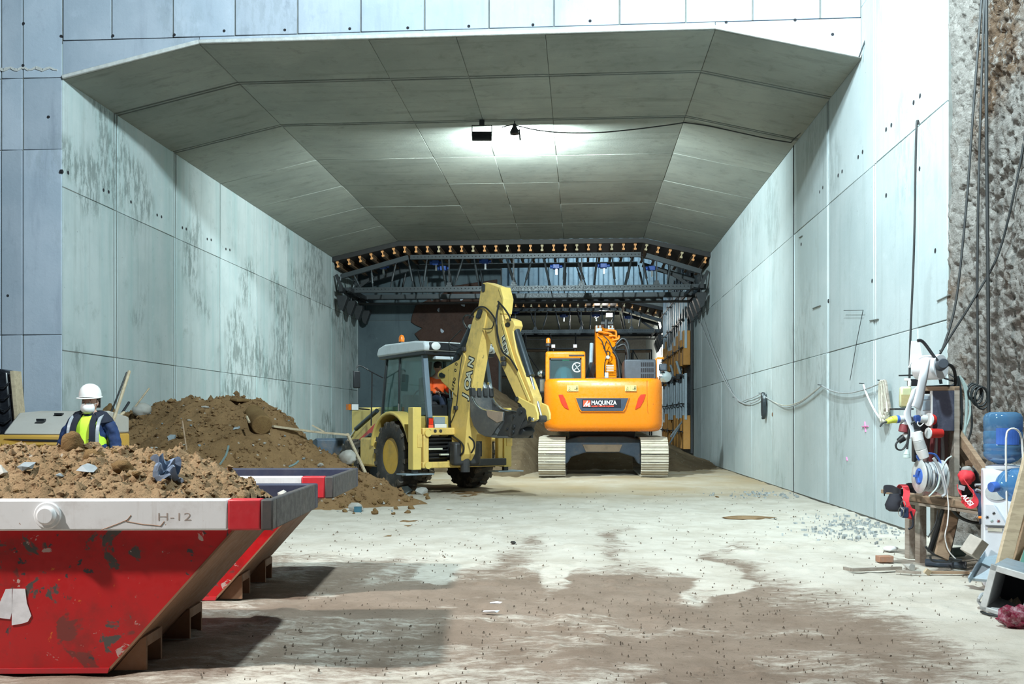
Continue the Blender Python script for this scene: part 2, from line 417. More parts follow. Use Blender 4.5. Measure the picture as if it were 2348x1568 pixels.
# floor -----------------------------------------------------------
def floor_h(x, y):
    h = .030*fbm(x*.9, y*.9, 4, 3)+.012*fbm(x*5, y*5, 3, 9)
    rut = .5*(1+np.sin((x+.35*np.sin(y*.45)+.05*y)*3.9)); far = sstep(13.5, 9, y)*sstep(2.5, 1.0, x)*sstep(-2.2, -1.0, x)
    h = h+far*(.010*(sstep(.55, .95, rut)*vnoise(x*9, y*14, 4))-.008)
    h = h+sstep(.62, .9, vnoise(x*7, y*9, 21))*.022*sstep(.45, .7, vnoise(x*1.3, y*1.3, 8))
    return np.clip(h, -.04, .05)-.012
ys = np.concatenate([np.arange(-4, 2.5, .12), np.arange(2.5, 9, .03), np.arange(9, 16, .05), np.arange(16, 30, .12), np.arange(30, 62.5, .5)])
xs = np.concatenate([np.arange(-18, -8.3, .4), np.arange(-8.3, -4, .10), np.arange(-4, 4.6, .032), np.arange(4.6, 6.5, .2)])
X, Y = np.meshgrid(xs, ys)
me, used = grid_mesh('floor', X, Y, floor_h(X, Y))
# damp brown ground: tracked in by the machines, pale dry dust elsewhere
wx = X+.55*fbm(X*.8, Y*.8, 4, 31); wy = Y+.9*fbm(X*.9, Y*.5, 4, 33)
edge = np.interp(wy, [3.0, 5.0, 6.5, 8.0, 9.5, 12.0], [2.6, 2.35, 2.0, 1.75, 1.15, .4])
damp = sstep(.8, -.6, wx-edge)*sstep(10.6, 8.0, wy+.5*fbm(X*2.2, Y*.8, 3, 40))
for x0, y0, y1, ww in ((-.85, 8, 13.0, .28), (.25, 8, 14.2, .20), (1.35, 8, 12.5, .22), (-2.3, 8, 11.0, .45)):     # tyre tracks running on
    damp = np.maximum(damp, .75*sstep(ww*1.7, 0, np.abs(wx-x0-.1*(wy-8)))*sstep(y1, y1-2, wy)*sstep(5, 7, wy))
for x0, x1, y1 in ((-.25, .18, 8.1), (-1.6, -1.2, 8.6), (.85, 1.4, 8.0)):                                          # pale streaks left between them
    damp = damp*(1-.75*sstep(.10, .0, np.abs(wx-(x0+x1)/2)-(x1-x0)/2*sstep(6.6, 9.5, wy))*sstep(y1-1.2, y1, wy))
damp = damp*(.62+.38*sstep(-.25, .25, fbm(X*1.4, Y*1.4, 4, 50)))
near = sstep(5.6, 4.5, wy+.4*fbm(X*1.2, Y*1.2, 3, 61))
damp = damp*(1-.42*near*sstep(2.2, .6, wx))
wet = sstep(.1, .35, fbm(X*.9+3, Y*1.1, 4, 70))*sstep(2.4, 1.9, np.abs(wx-1.9))*sstep(5.9, 4.6, wy)
damp = np.clip(np.maximum(damp, .8*wet*sstep(1.0, 1.6, wx)), 0, 1)
sandy = sstep(9.0, 6.0, np.hypot((X+.6)/1.0, (Y-25.0)/1.0))*.7
attr(me, 'damp', damp.reshape(-1)[used]); attr(me, 'sandy', np.clip(sandy*(.5+vnoise(X*1.5, Y*1.5, 5)), 0, 1).reshape(-1)[used])
t = NT('site_floor'); p = t.coords()
at = t.n('ShaderNodeAttribute', attribute_name='damp').outputs['Fac']; as_ = t.n('ShaderNodeAttribute', attribute_name='sandy').outputs['Fac']
n1 = t.noise(p, 1.6, 6, .7); n2 = t.noise(p, 11, 6, .78); n3 = t.noise(p, 60, 4, .75); n4 = t.noise(t.coords((1.5, 3.2, 1)), 2.4, 7, .78)
dry = t.mix(t.ramp(n1, .35, .68), (.56, .525, .46), (.45, .41, .345)); dry = t.mix(t.ramp(n2, .55, .78, 0, .45), dry, (.36, .30, .23))
dry = t.mix(as_, dry, (.38, .29, .18))
wetc = t.mix(t.ramp(n1, .35, .7), (.245, .19, .148), (.18, .135, .102)); wetc = t.mix(t.ramp(n2, .52, .76, 0, .7), wetc, (.15, .112, .085))
n5 = t.noise(t.coords((2.6, 6, 1)), 2.8, 7, .82)
f = t.ramp(t.math('ADD', at, t.math('ADD', t.math('MULTIPLY', t.math('SUBTRACT', n4, .5), 1.7), t.math('MULTIPLY', t.math('SUBTRACT', n5, .5), 1.2))), .15, .80)
sp_n = t.ramp(t.noise(p, 28, 5, .8), .56, .70, 0, .75); c = t.mix(f, dry, t.mix(sp_n, wetc, (.075, .055, .042))); c = t.mix(t.ramp(n3, .63, .80, 0, .5), c, (.13, .10, .08))
t.col(c).set(.92, 0, .2); t.bump(t.math('ADD', n2, t.math('MULTIPLY', n3, .6)), .45, .02)
fl = tag(link('floor', me, t.m), 'pale dusty site floor with damp brown vehicle tracks', kind='structure')

# walls -----------------------------------------------------------
UY, UZ = (0, 1, 0), (0, 0, 1)
YJ = [YP, 16.4, 16.49, 18.9, 18.99, 21.4, 23.85, 26.35, 28.8, YE, 32.6, 34.95]
wl = MB().box(XL-.5, XL-.016, YP+.05, 62, -.1, 7.6).build('wall_left', M['joint'], origin=(0, 0, 0)); tag(wl, 'cast concrete tunnel wall left of the machines', kind='structure')
plane_panels(wl, (XL, 0, 0), UY, UZ, (1, 0, 0), YJ, [0, 2.52, 5.12, 7.4], M['wall'], wide=(16.4, 16.49, 18.9, 18.99, 21.4))
plane_panels(wl, (XL, 0, 0), UY, UZ, (1, 0, 0), [34.95, 42, 50, 62], [0, 7.4], M['wall'])
wr = MB().box(XR+.016, XR+.5, 11.32, 36.0, -.1, 10.4).build('wall_right', M['joint'], origin=(0, 0, 0)); tag(wr, 'cast concrete tunnel wall right of the machines', kind='structure')
YJr = [11.32, 12.28, 14.0, 14.08, 16.6, 16.68, 19.2, 19.29, 21.5, 23.9, 26.4, 28.9, YE, 33.6, 36.0]
plane_panels(wr, (XR, 0, 0), UY, UZ, (-1, 0, 0), YJr, [0, 2.56, 5.07, 7.6, 10.4], M['wall_r'], wide=(14.0, 14.08, 16.6, 16.68, 19.29))
# small paired form-tie holes in the side walls
def tie(parent, c, n, r=.028):
    n = Vector(n); MB().cyl(Vector(c)-n*.03, Vector(c)+n*.004, r, n=8).build('tie_hole', M['hole'], parent)
for px, py, side in ((143,393,0),(156,396,0),(237,436,0),(249,440,0),(300,463,0),(360,493,0),(370,497,0),(418,522,0),(427,525,0),(475,548,0),(484,550,0),(518,571,0),(527,573,0),
                     (2095,235,1),(2110,220,1),(2032,297,1),(2044,287,1),(1968,360,1),(1978,348,1),(1922,402,1),(1931,393,1),(1880,440,1),(1887,430,1),(2032,448,1),(2109,387,1),(2145,575,1),(1899,690,1),(2000,644,1),(1837,560,1)):
    q = onx(px, py, XR if side else XL); tie(wr if side else wl, q, (-1, 0, 0) if side else (1, 0, 0), .032)
# long vertical stain of the open joint and the broken mortar joint at the portal corner are geometry below
MB().box(XR-.012, XR+.02, 19.235, 19.262, 0, 6.9).build('joint_seal', M['black'], wr)
# portal face: left of the opening and the header above it
wf = MB().box(-18, XL, YP+.02, YP+.5, -.1, 10.0).box(XL, XR, YP+.02, YP+.5, 7.38, 10.0).prism([(XL, ZS+.05), (XL, 7.45), (XA, 7.45), (XA, ZF+.05)], frame((1,0,0), UZ, (0,-1,0), (0, YP+.26, 0)), -.24, .24)
wf.prism([(XR, ZS+.05), (XR, 7.45), (XB, 7.45), (XB, ZF+.05)], frame((1,0,0), UZ, (0,-1,0), (0, YP+.26, 0)), -.24, .24)
wf = tag(wf.build('wall_portal', M['joint'], origin=(0, 0, 0)), 'concrete portal face and header beam over the tunnel mouth', kind='structure')
UX = (1, 0, 0); NB = (0, -1, 0)
plane_panels(wf, (0, YP, 0), UX, UZ, NB, [-18, -13.5, -11.2, -9.22, -8.86, XL-.01], [0, 2.77, 5.72, 6.86, 10.0], M['face'], jit=.006)
plane_panels(wf, (0, YP, 0), UX, UZ, NB, [XL, -7.4]+[-6.4+i*1.0 for i in range(11)]+[XR], [7.44, 10.0], M['face'], jit=.004)
for (a, b) in ((XL, XA), (XA, XB), (XB, XR)):
    g = .006; poly = [(a+g, soffit(a)+.012), (b-g, soffit(b)+.012), (b-g, 7.43), (a+g, 7.43)]
    MB().prism(poly, frame(UX, UZ, NB, (0, YP, 0)), -.03, .0).build('panel', M['face'], wf)
for (a, b) in ((XL, XA), (XA, XB), (XB, XR)):
    MB().bar((a, YP-.012, soffit(a)+.035), (b, YP-.012, soffit(b)+.035), .05, .062).build('edge_strip', M['rust_joint'], wf, bevel=.012)
for px, py in ((140,83),(259,82),(400,80),(514,71),(653,69),(802,66),(935,64),(1075,60),(1222,57),(1353,48),(1665,51),(1823,46),(1909,79),(54,54),(53,150),(18,678),(111,268)):
    tie(wf, ony(px, py, YP), NB, .024)
# a ridge of squeezed-out mortar on the portal face
rg = MB()
for i in range(16):
    a = ony(i*8.2, 158+3*sin(i*1.7), YP-.004); b = ony(i*8.2+8.4, 158+3*sin(i*1.7+1.7), YP-.004); rg.bar(a, b, .02, R0.uniform(.02, .05))
rg.build('mortar_ridge', M['rust_joint'], wf)
# soffit
ce = MB()
pf = [(XL, ZS), (XA, ZF), (XB, ZF), (XR, ZS)]
ce.prism([(x, z+.016) for x, z in pf]+[(XR, 9.2), (XL, 9.2)], frame(UX, UZ, NB, (0, 0, 0)), -YE, -YP-.03)
ce = tag(ce.build('ceiling', M['joint'], origin=(0, 0, 0)), 'faceted concrete tunnel soffit', kind='structure')
CJ = [YP, 16.40, 16.49, 18.80, 18.89, 21.4, 23.8, 26.2, 28.7, YE]
def soffit_panels(parent, yj, xj, m):
    for i in range(len(xj)-1):
        a, b = V(xj[i], 0, soffit(xj[i])), V(xj[i+1], 0, soffit(xj[i+1])); u = (b-a).normalized(); L = (b-a).length
        n = u.cross(Vector(UY)); n = n if n.z < 0 else -n
        for j in range(len(yj)-1):
            q = MB(); g = .007; d = R0.uniform(-.004, .004); ga, gb = [(.028 if y_ in (16.40, 16.49, 18.80, 18.89) else .014) for y_ in (yj[j], yj[j+1])]
            q.box(g*.5, L-g*.5, yj[j]+ga, yj[j+1]-gb, -.03, d, frame(u, UY, n, a)); q.build('panel', m, parent, bevel=.006, seg=1)
soffit_panels(ce, CJ, [XL, XA, -3.28, -1.91, -.53, XB, XR], M['ceil'])
# far end of the dig: cross wall on the left, open shaft, second cast bay
wb = MB().box(XL, -2.9, 35.02, 35.5, -.1, 11).build('wall_back', M['joint'], origin=(0, 0, 0)); tag(wb, 'bluish concrete cross wall behind the yellow digger', kind='structure')
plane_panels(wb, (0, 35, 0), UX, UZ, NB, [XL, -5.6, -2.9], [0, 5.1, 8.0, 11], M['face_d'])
# ragged sheet of brown clay bared in that wall
rr = random.Random(8); edge_l = [(945,722),(953,700),(975,690),(985,684),(990,690),(1000,682),(1040,655),(1140,640)]; edge_r = [(1143,800),(1143,930),(985,930),(972,880),(968,830),(975,800),(965,785),(950,765),(968,752),(952,745),(942,738)]
cl = MB().prism([(q.x, q.z) for q in (ony(a, b, 34.9) for a, b in edge_l+edge_r)], frame(UX, UZ, NB, (0, 34.97, 0)), 0, .07)
cl.build('clay_patch', M['soil_dark'], wb, bevel=.02)
for px, py, s in ((1013,688,.10),(1060,690,.12),(1062,705,.09),(1014,764,.09),(1006,716,.08)):
    q = ony(px, py, 34.9); l = again(link('shotcrete_dab', rock(px, (s*2, .06, s*2.4), 12), M['face'], wb)); l.parent = wb; l.location = q
    bpy.data.objects.remove(bpy.data.objects[l.name.split('.')[0]]) if '.' in l.name else None
# second bay
c2 = MB().prism([(x, z+.02) for x, z in pf]+[(XR, 8.0), (XL, 8.0)], frame(UX, UZ, NB, (0, 0, 0)), -62, -46.6)
c2 = tag(c2.build('ceiling_far', M['joint'], origin=(0, 0, 0)), 'soffit of the far tunnel bay', kind='structure')
soffit_panels(c2, [46.6, 50.5, 54.3, 58, 62], [XL, XA, XB, XR], M['ceil'])
w2 = MB().box(XR+.016, XR+.5, 36, 62, -.1, 11).build('wall_right_far', M['joint'], origin=(0, 0, 0)); tag(w2, 'right wall of the far tunnel bay', kind='structure')
plane_panels(w2, (XR, 0, 0), UY, UZ, (-1, 0, 0), [46.6, 49, 51.4, 53.8, 56.2, 62], [0, 7.6], M['wall_r'])
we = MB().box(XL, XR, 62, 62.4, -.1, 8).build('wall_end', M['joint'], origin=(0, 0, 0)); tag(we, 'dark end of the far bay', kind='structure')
# corrugated sheet piling above the second bay
sp = MB(); prof = []; x = XL
while x < XR-.01:
    prof += [(x, 0), (x+.16, 0), (x+.24, .16), (x+.40, .16)]; x += .48
prof += [(XR, 0)]
ring = prof+[(q[0], q[1]+.03) for q in prof[::-1]]
sp.prism(ring, frame(UX, UY, UZ, (0, 46.2, 0)), 7.45, 10.2)
sp = tag(sp.build('wall_sheet_piling', M['pile'], origin=(0, 0, 0)), 'corrugated steel sheet piling above the far bay', kind='structure')
MB().box(XL, XR, 46.1, 46.5, 10.2, 10.5).build('capping_beam', M['face'], sp)
# rough rock cut at the right, nearer than the cast wall
yy = np.concatenate([np.arange(-1, 8.6, .12), np.arange(8.6, 11.34, .018)]); zz = np.concatenate([np.arange(-.15, 6.3, .02), np.arange(6.3, 10.6, .15)])
Yr, Zr = np.meshgrid(yy, zz)
ridg = 1-np.abs(fbm(Yr*7, Zr*7, 4, 17))*2
D_ = .12*fbm(Yr*.9, Zr*.7, 3, 11)+.035*fbm(Yr*4.5, Zr*4.5, 4, 12)+.040*fbm(Yr*21, Zr*21, 3, 13, .7)+.012*(ridg-.5)
D_ = D_-.035*sstep(.62, .72, vnoise(Yr*13, Zr*13, 19))
Xr = 4.30-D_+.10*sstep(2.2, .6, Zr)
Xr = Xr*(1-sstep(10.9, 11.3, Yr))+(4.215-.4*D_)*sstep(10.9, 11.3, Yr)
me, used = grid_mesh('wall_rock', Xr, Yr, Zr); attr(me, 'depth', D_.reshape(-1)[used])
t = NT('rough_conglomerate'); p = t.coords(); n1 = t.noise(p, .75, 4, .6); n2 = t.noise(p, 9, 6, .75, .5); n3 = t.noise(p, 38, 5, .75)
c = t.mix(t.ramp(n1, .50, .64), (.30, .285, .265), (.16, .105, .068)); c = t.mix(t.ramp(n2, .50, .66), c, (.44, .42, .395)); c = t.mix(t.ramp(n3, .56, .72, 0, .8), c, (.06, .05, .045))
c = t.mix(t.ramp(n2, .44, .30, 0, .7), c, (.16, .12, .09)); c = t.mix(t.ramp(n3, .42, .28, 0, .6), c, (.56, .55, .53))
t.col(c).set(.9, 0, .2); t.bump(t.math('ADD', n2, n3), .9, .05)
tag(link('wall_rock', me, t.m), 'rough grey and brown rock cut right of the cast wall', kind='structure')

# ------------------------------------------------------------------ formwork carriages (the second stands deeper in)
def make_carriage():
    yo = 31.45
    root = thing('formwork_carriage', 'black steel formwork truss spanning the tunnel right behind the yellow digger', 'formwork', (0, yo, 0), 0, None)
    dk = MB()
    for a, b in ((XL+.02, XA), (XA, XB), (XB, XR-.02)):
        dk.add([(x, y, soffit(x)-d) for y in (-.18, 2.6) for d in (.0, .15) for x in (a, b)], [(0,1,3,2),(4,6,7,5),(0,4,5,1),(2,3,7,6),(0,2,6,4),(1,5,7,3)])
    dk.build('deck', M['deck'], root)
    n = 33
    for i in range(n):
        x = XL+.14+i*(XR-XL-.28)/(n-1); z = soffit(x)-.155
        tilt = 0 if XA < x < XB else (.21 if x < XA else -.21)
        Mx = Matrix.Translation((x, 0, z)) @ Matrix.Rotation(-tilt, 4, 'Y')
        b = MB().box(-.042, .042, -.02, 2.5, -.045, 0).box(-.016, .016, -.02, 2.5, -.155, -.045).box(-.042, .042, -.02, 2.5, -.20, -.155)
        o = b.build('timber_beam', M['timber_end'], root) if i == 0 else again(first, root); first = o if i == 0 else first
        o.matrix_basis = Mx
        e = MB().box(-.044, .044, -.06, -.02, -.058, 0).box(-.018, .018, -.06, -.02, -.142, -.058).box(-.044, .044, -.06, -.02, -.20, -.142).build('beam_tip', M['beam_tip'] if i % 3 or i < 7 else M['beam_tip_g'], o)
    for yb in (.28, 2.15):
        for a, b, za, zb in ((XL+.22, XA+.25, -.62, -.46), (XA+.32, XB-.05, -.46, -.46), (XB+.12, XR-.25, -.46, -.60)):
            for dy in (-.05, .05):
                MB().bar((a, yb+dy, soffit(a)+za), (b, yb+dy, soffit(b)+zb), .035, .15).build('waler', M['steel'], root)
        for dy in (-.06, .06):
            MB().bar((XL+.12, yb+dy, 5.78), (XR-.1, yb+dy, 5.78), .04, .17).build('bottom_chord', M['steel'], root)
    hb = MB()
    for k in range(96):      # bolt holes along the front chord and waler
        x = XL+.25+k*.122; hb.cyl((x, .19, 5.80), (x, .21, 5.80), .018, n=6)
    for k in range(64):
        x = XA+.45+k*.122; hb.cyl((x, .195, 6.86), (x, .22, 6.86), .018, n=6)
    tag(hb.build('bolt_holes', M['hole'], root), kind='stuff')
    sc = 2.6089
    st = [((445,160),(405,330)),((840,165),(785,320)),((905,165),(935,320)),((1095,165),(1150,318)),((1255,165),(1205,318)),((1320,170),(1360,315)),((1515,165),(1575,315)),((1730,150),(1750,315)),((1850,150),(1815,310)),((1910,160),(1945,310)),((2080,195),(2060,290)),((112,250),(97,330)),((2255,215),(2275,300)),((625,165),(600,320)),((510,165),(545,318)),((710,165),(735,320)),((290,220),(300,320)),((1450,165),(1440,315)),((1640,165),(1625,315)),((180,250),(225,322))]
    for k, (a, b) in enumerate(st):
        q = [ony(740+u/sc, 530+v/sc, yo+.28) for u, v in (a, b)]
        for yb in (.28, 2.15):
            if yb > 1 and k % 3 == 1: continue
            p0, p1 = V(q[0].x, yb, 6.82 if XA < q[0].x < XB else q[0].z), V(q[1].x, yb, 5.86)
            mid = p0.lerp(p1, .5)
            o = MB().cyl(p0, p0.lerp(p1, .25), .022, n=6).cyl(p0.lerp(p1, .25), p0.lerp(p1, .78), .038, n=8).cyl(p0.lerp(p1, .78), p1, .022, n=6).build('strut', M['steel'] if (k*7) % 3 else M['steel_d'], root, smooth=40)
    for x in (-4.35, -2.2, .05, 2.5):                 # upright bolts with nuts
        o = MB().bar((x, .28, 5.86), (x, .28, 6.82), .05, .05).build('post', M['steel_d'], root)
        MB().box(x-.10, x+.10, .2, .36, 5.86, 5.92).box(x-.07, x+.07, .2, .36, 5.92, 6.0).build('foot_plate', M['steel'], o)
    for px, py in ((879,611),(1000,602),(1113,599),(1276,611),(1385,609),(1495,615),(1018,615)):
        q = ony(px, py, yo+1.2); x, z = q.x, q.z
        o = MB().box(x-.13, x+.10, 1.1, 1.35, z-.08, z+.07).cyl((x-.22, 1.22, z), (x-.12, 1.22, z), .07, n=10).cyl((x+.10, 1.22, z), (x+.2, 1.22, z), .05, n=10).build('clamp', M['blue'], root, bevel=.015)
        MB().box(x-.03, x+.03, 1.19, 1.25, z-.28, z-.08).build('clamp_bolt', M['chrome'], o)
    for s in (-1, 1):
        x = XL+.34 if s < 0 else XR-.30
        
        for xx, w_ in ((x, .12), (x-s*.3, .05)): MB().bar((xx, -.35, 5.73), (xx, 3.2, 5.73), w_, .14).build('side_rail', M['steel_d'], root)
        MB().bar((x+s*.22, -.1, 6.25), (x, -.1, 5.78), .06, .10).build('corner_bracket', M['steel_d'], root); MB().bar((x-s*.9, .6, 6.3), (x-s*.2, .6, 5.8), .07, .1).build('corner_brace', M['steel_d'], root)
        for k in range(4):
            y = -.05+k*1.05; z = 5.55-.04*k
            poly = [(-.16, 0), (.16, 0), (.17, -.10), (.02, -.52), (-.09, -.44), (-.17, -.1)]
            if s > 0: poly = [(-a, b) for a, b in poly]
            o = MB().prism(poly, frame((1,0,0), (0,0,1), (0,-1,0), (x+.02*k, y, z)), -.15, .15).build('shoe', M['steel_d'], root, bevel=.012)
            MB().cyl((x+.02*k, y, z), (x+.02*k, y, 5.70), .025, n=6).build('hanger', M['steel'], o)
    MB().box(XL+.4, XR-.4, 1.9, 2.3, 5.52, 5.56).build('walkway', M['deck'], root)
    return root
c1 = make_carriage()
c2_ = copy_tree(c1); c2_.location.y += 15.35
c2_['label'] = 'second dark formwork truss standing deeper in, beyond the orange excavator'

# right side wall formwork between the two carriages
def make_wallform(y0, i):
    root = thing('wall_formwork', '', 'formwork', (XR, y0, 0), 0, None)
    r = random.Random(20+i)
    MB().box(-.10, -.02, 0, 2.3, .2, 6.9).build('backing_panel', M['steel_d'], root)
    for k in range(3):
        for za, zb in ((3.25+r.uniform(-.3, .3), 4.7+r.uniform(-.4, .3)), (.35, 1.3+r.uniform(-.3, .5))):
            MB().box(-.36-.03*(k % 2), -.10, .12+.74*k, .12+.74*k+.48, za, zb).build('board', M['panel_o'], root, bevel=.01)
    for k in range(5):
        y = .15+k*.48
        for za, zb in ((4.5+r.uniform(-.5, .2), r.choice((6.9, 7.2, 6.6))), (1.45, 3.3+r.uniform(-.4, .3))):
            MB().bar((-.27-.03*(k % 2), y, za), (-.27-.03*(k % 2), y, zb), .09, .12).build('upright', M['rail_b'], root)
    for k in range(6):
        z = 1.0+k*1.05
        MB().bar((-.40, 0, z), (-.40, 2.3, z), .03, .04).build('crossbar', M['steel_d'], root)
        a = MB().cyl((-.16, .5, z), (-.52, .5, z), .02, n=6).build('tie_rod', M['steel_d'], root); MB().box(-.50, -.47, .42, .58, z-.08, z+.08).build('tie_plate', M['steel'], a)
    b = MB().box(-.52, -.30, .9, 1.3, 3.0, 3.2).build('bracket', M['steel_d'], root); MB().bar((-.32, 1.1, 3.1), (-.50, 1.2, 3.7), .06, .08).build('bracket_arm', M['rail_b'], b)
    return root
for i, y in enumerate((36.05, 38.5, 40.95, 43.4)):
    f = make_wallform(y, i); f['group'] = 'wall formwork units past the right wall'
    f['label'] = ['wall formwork with orange boards, first of the row, touching the cast right wall', 'wall formwork with orange boards, second of the row from the cast wall', 'wall formwork unit with orange boards, third of the row from the right wall', 'wall formwork unit with orange boards, deepest of the row, before the far bay'][i]
for i, (a, b, lab) in enumerate((((1579, 940), (1530, 1012), 'steel push prop slanting from the wall formwork to the dark mound, upper of two'), ((1583, 942), (1538, 985), 'steel push prop slanting from the wall formwork behind the excavator, lower of two'))):
    tag(MB().cyl(P(*a, 37.2), C2W((b[0]-CX)/F*(36.0-i), 36.0-i, CAMH+(HY-b[1])/F*(36.0-i)-.25), .035, n=8).build('push_prop', M['rail_b']), lab, 'prop')
# scaffold tower in the shaft
def make_scaffold(x0, x1, y0, y1, zt, label):
    r = thing('scaffold_tower', label, 'scaffold', ((x0+x1)/2, (y0+y1)/2, 0)); a, b, c, d = (x0-x1)/2, (x1-x0)/2, (y0-y1)/2, (y1-y0)/2
    nx = 3
    for i in range(nx+1):
        for y in (c, d):
            x = a+(b-a)*i/nx; MB().cyl((x, y, -.05), (x, y, zt), .032, n=6).build('standard', M['steel_d'], r)
    for z in (1.0, 2.2, 3.4, 4.6):
        for y in (c, d): MB().cyl((a, y, z), (b, y, z), .03, n=6).build('ledger', M['steel'], r)
        MB().box(a, b, c+.1, d-.1, z-.06, z-.02).build('deck_board', M['timber_end'], r)
    for i in range(nx):
        x = a+(b-a)*i/nx; w_ = (b-a)/nx
        MB().cyl((x, c, 1.0), (x+w_, c, 2.9), .024, n=6).cyl((x+w_, c, 2.9), (x, c, 4.6), .024, n=6).build('brace', M['steel_d'], r)
    return r
make_scaffold(-3.6, -.2, 42.6, 43.8, 5.3, 'dark scaffold tower in the shaft between the digger arm and the excavator')
make_scaffold(.7, 3.2, 43.4, 44.6, 4.6, 'dark scaffold tower in the shaft behind the orange excavator')
# ------------------------------------------------------------------ orange crawler excavator, seen from behind
EX = V(.567, 25.7, 0); M['gry_ex'] = plain('pale_grey_fitting', (.40, .42, .43), .4)
ex = thing('excavator', 'orange tracked excavator seen from behind, with the black sign on its counterweight', 'excavator', EX, 0)
def exp_(px, py, yl):
    "pixel -> local point at local depth yl"
    return ony(px, py, EX.y+yl)-EX
# counterweight: plan outline extruded, rounded at the rear
def plan(xw, y0, y1, r, n=7):
    pts = [(xw, y1), (-xw, y1)]
    for c, a0 in (((-xw+r, y0+r), pi), ((xw-r, y0+r), 1.5*pi)):
        pts += [(c[0]+r*cos(a0+pi/2*k/n), c[1]+r*sin(a0+pi/2*k/n)) for k in range(n+1)]
    k = len(pts)
    return [(a, b-.05*(1-(a/xw)**2) if b < y0+r*.5 else b) for a, b in pts]
zc0, zc1, zc2, zc3 = 1.14, 1.25, 2.36, 2.45
q = MB(); P2 = plan(1.47, -1.98, -.6, .36); ins = lambda d: [(a*(1-d/1.47), b+d*.9 if b < -.9 else b) for a, b in P2]
def loft(rings):
    m = MB(); n = len(rings[0][0])
    for ring, z in rings: m.v += [(a, b, z) for a, b in ring]
    for k in range(len(rings)-1): m.f += [(k*n+i, k*n+(i+1) % n, k*n+n+(i+1) % n, k*n+n+i) for i in range(n)]
    m.f += [tuple(range(n-1, -1, -1)), tuple(range((len(rings)-1)*n, len(rings)*n))]
    return m
cw = loft([(ins(.16), zc0), (ins(.07), zc0+.03), (ins(.015), zc1), (P2, zc1+.10), (P2, 2.2), (ins(.012), zc2), (ins(.04), 2.42), (ins(.09), zc3)]).build('counterweight', M['orange'], ex, smooth=50)
rear = lambda x: -1.98-.05*(1-(x/1.47)**2)-.004
FM = lambda x, z, y=None: frame((1,0,0), (0,0,1), (0,-1,0), (x, rear(x) if y is None else y, z))
# door seam on the right corner
sm = MB(); sx = [(1485,870,0), (1485,940,0), (1488,953,1), (1496,956,1), (1513,957,2)]
sp_ = [exp_(1483, 871, -1.95), exp_(1484, 930, -1.95), exp_(1486, 948, -1.94), exp_(1492, 955, -1.90), exp_(1502, 956, -1.80), exp_(1512, 957, -1.55)]
for i, s_ in enumerate(sp_): s_.y = [-2.0, -2.0, -1.995, -1.96, -1.86, -1.62][i]-.004
sm.tube(sp_, .006, 5, sm=4).build('door_seam', M['orange_d'], cw)
h = exp_(1495, 930, -1.93); MB().box(h.x-.035, h.x+.035, -1.965, -1.93, h.z-.07, h.z+.06).box(h.x-.01, h.x+.035, -1.98, -1.93, h.z+.02, h.z+.05).build('door_latch', M['orange_d'], cw, bevel=.006)
# recessed badge with sign
bz = lambda py: CAMH+(HY-py)/F*23.72
bx = lambda px: (px-1379)*23.72/F
tp = [(bx(1317), bz(913)), (bx(1436), bz(913)), (bx(1434), bz(917)), (bx(1427), bz(937)), (bx(1423), bz(942)), (bx(1330), bz(942)), (bx(1326), bz(937))]
br = [(a*1.0+(a-.0)*.0, b) for a, b in tp]; cx_, cz_ = bx(1377), bz(928)
MB().prism([(cx_+(a-cx_)*1.05, cz_+(b-cz_)*1.16) for a, b in tp], frame((1,0,0), (0,0,1), (0,-1,0), (0, -2.03, 0)), 0, .012).build('badge_frame', M['orange'], cw, bevel=.006)
bd = MB().prism(tp, frame((1,0,0), (0,0,1), (0,-1,0), (0, -2.04, 0)), 0, .012).build('badge_plate', M['plate'], cw)
SM = frame((1,0,0), (0,0,1), (0,-1,0), (0, -2.053, 0))
MB().box(bx(1331), bx(1419), bz(935), bz(916), 0, .006, SM).build('sign_board', M['sign_b'] if 'sign_b' in M else M['plate_b'], cw)
MB().box(bx(1333.5), bx(1350), bz(932.5), bz(918), .006, .009, SM).build('logo_square', M['sign_r'], cw)
ms = [(1333.6,932.2),(1342.6,919),(1344,919),(1342,928),(1347.5,923),(1348.6,924),(1347,931),(1350,930),(1349.8,932.4),(1344.5,932.4),(1345.8,927),(1340.2,932.4),(1339,932.2),(1340.8,924),(1336.4,932.3)]
MB().prism([(bx(a), bz(b)) for a, b in ms], SM, .009, .012).build('logo_letter', M['sign_w'], cw)
TM = lambda px, py: SM @ Matrix.Translation((bx(px), bz(py), .008))
text('MAQUINZA', .146, TM(1351.8, 928), 'lettering', M['sign_w'], cw, bold=.003, sx=.79)
text('ALQUILER Y VENTA DE MAQUINARIA', .052, TM(1352, 933), 'lettering', M['sign_r'], cw, bold=.0012, sx=.63)
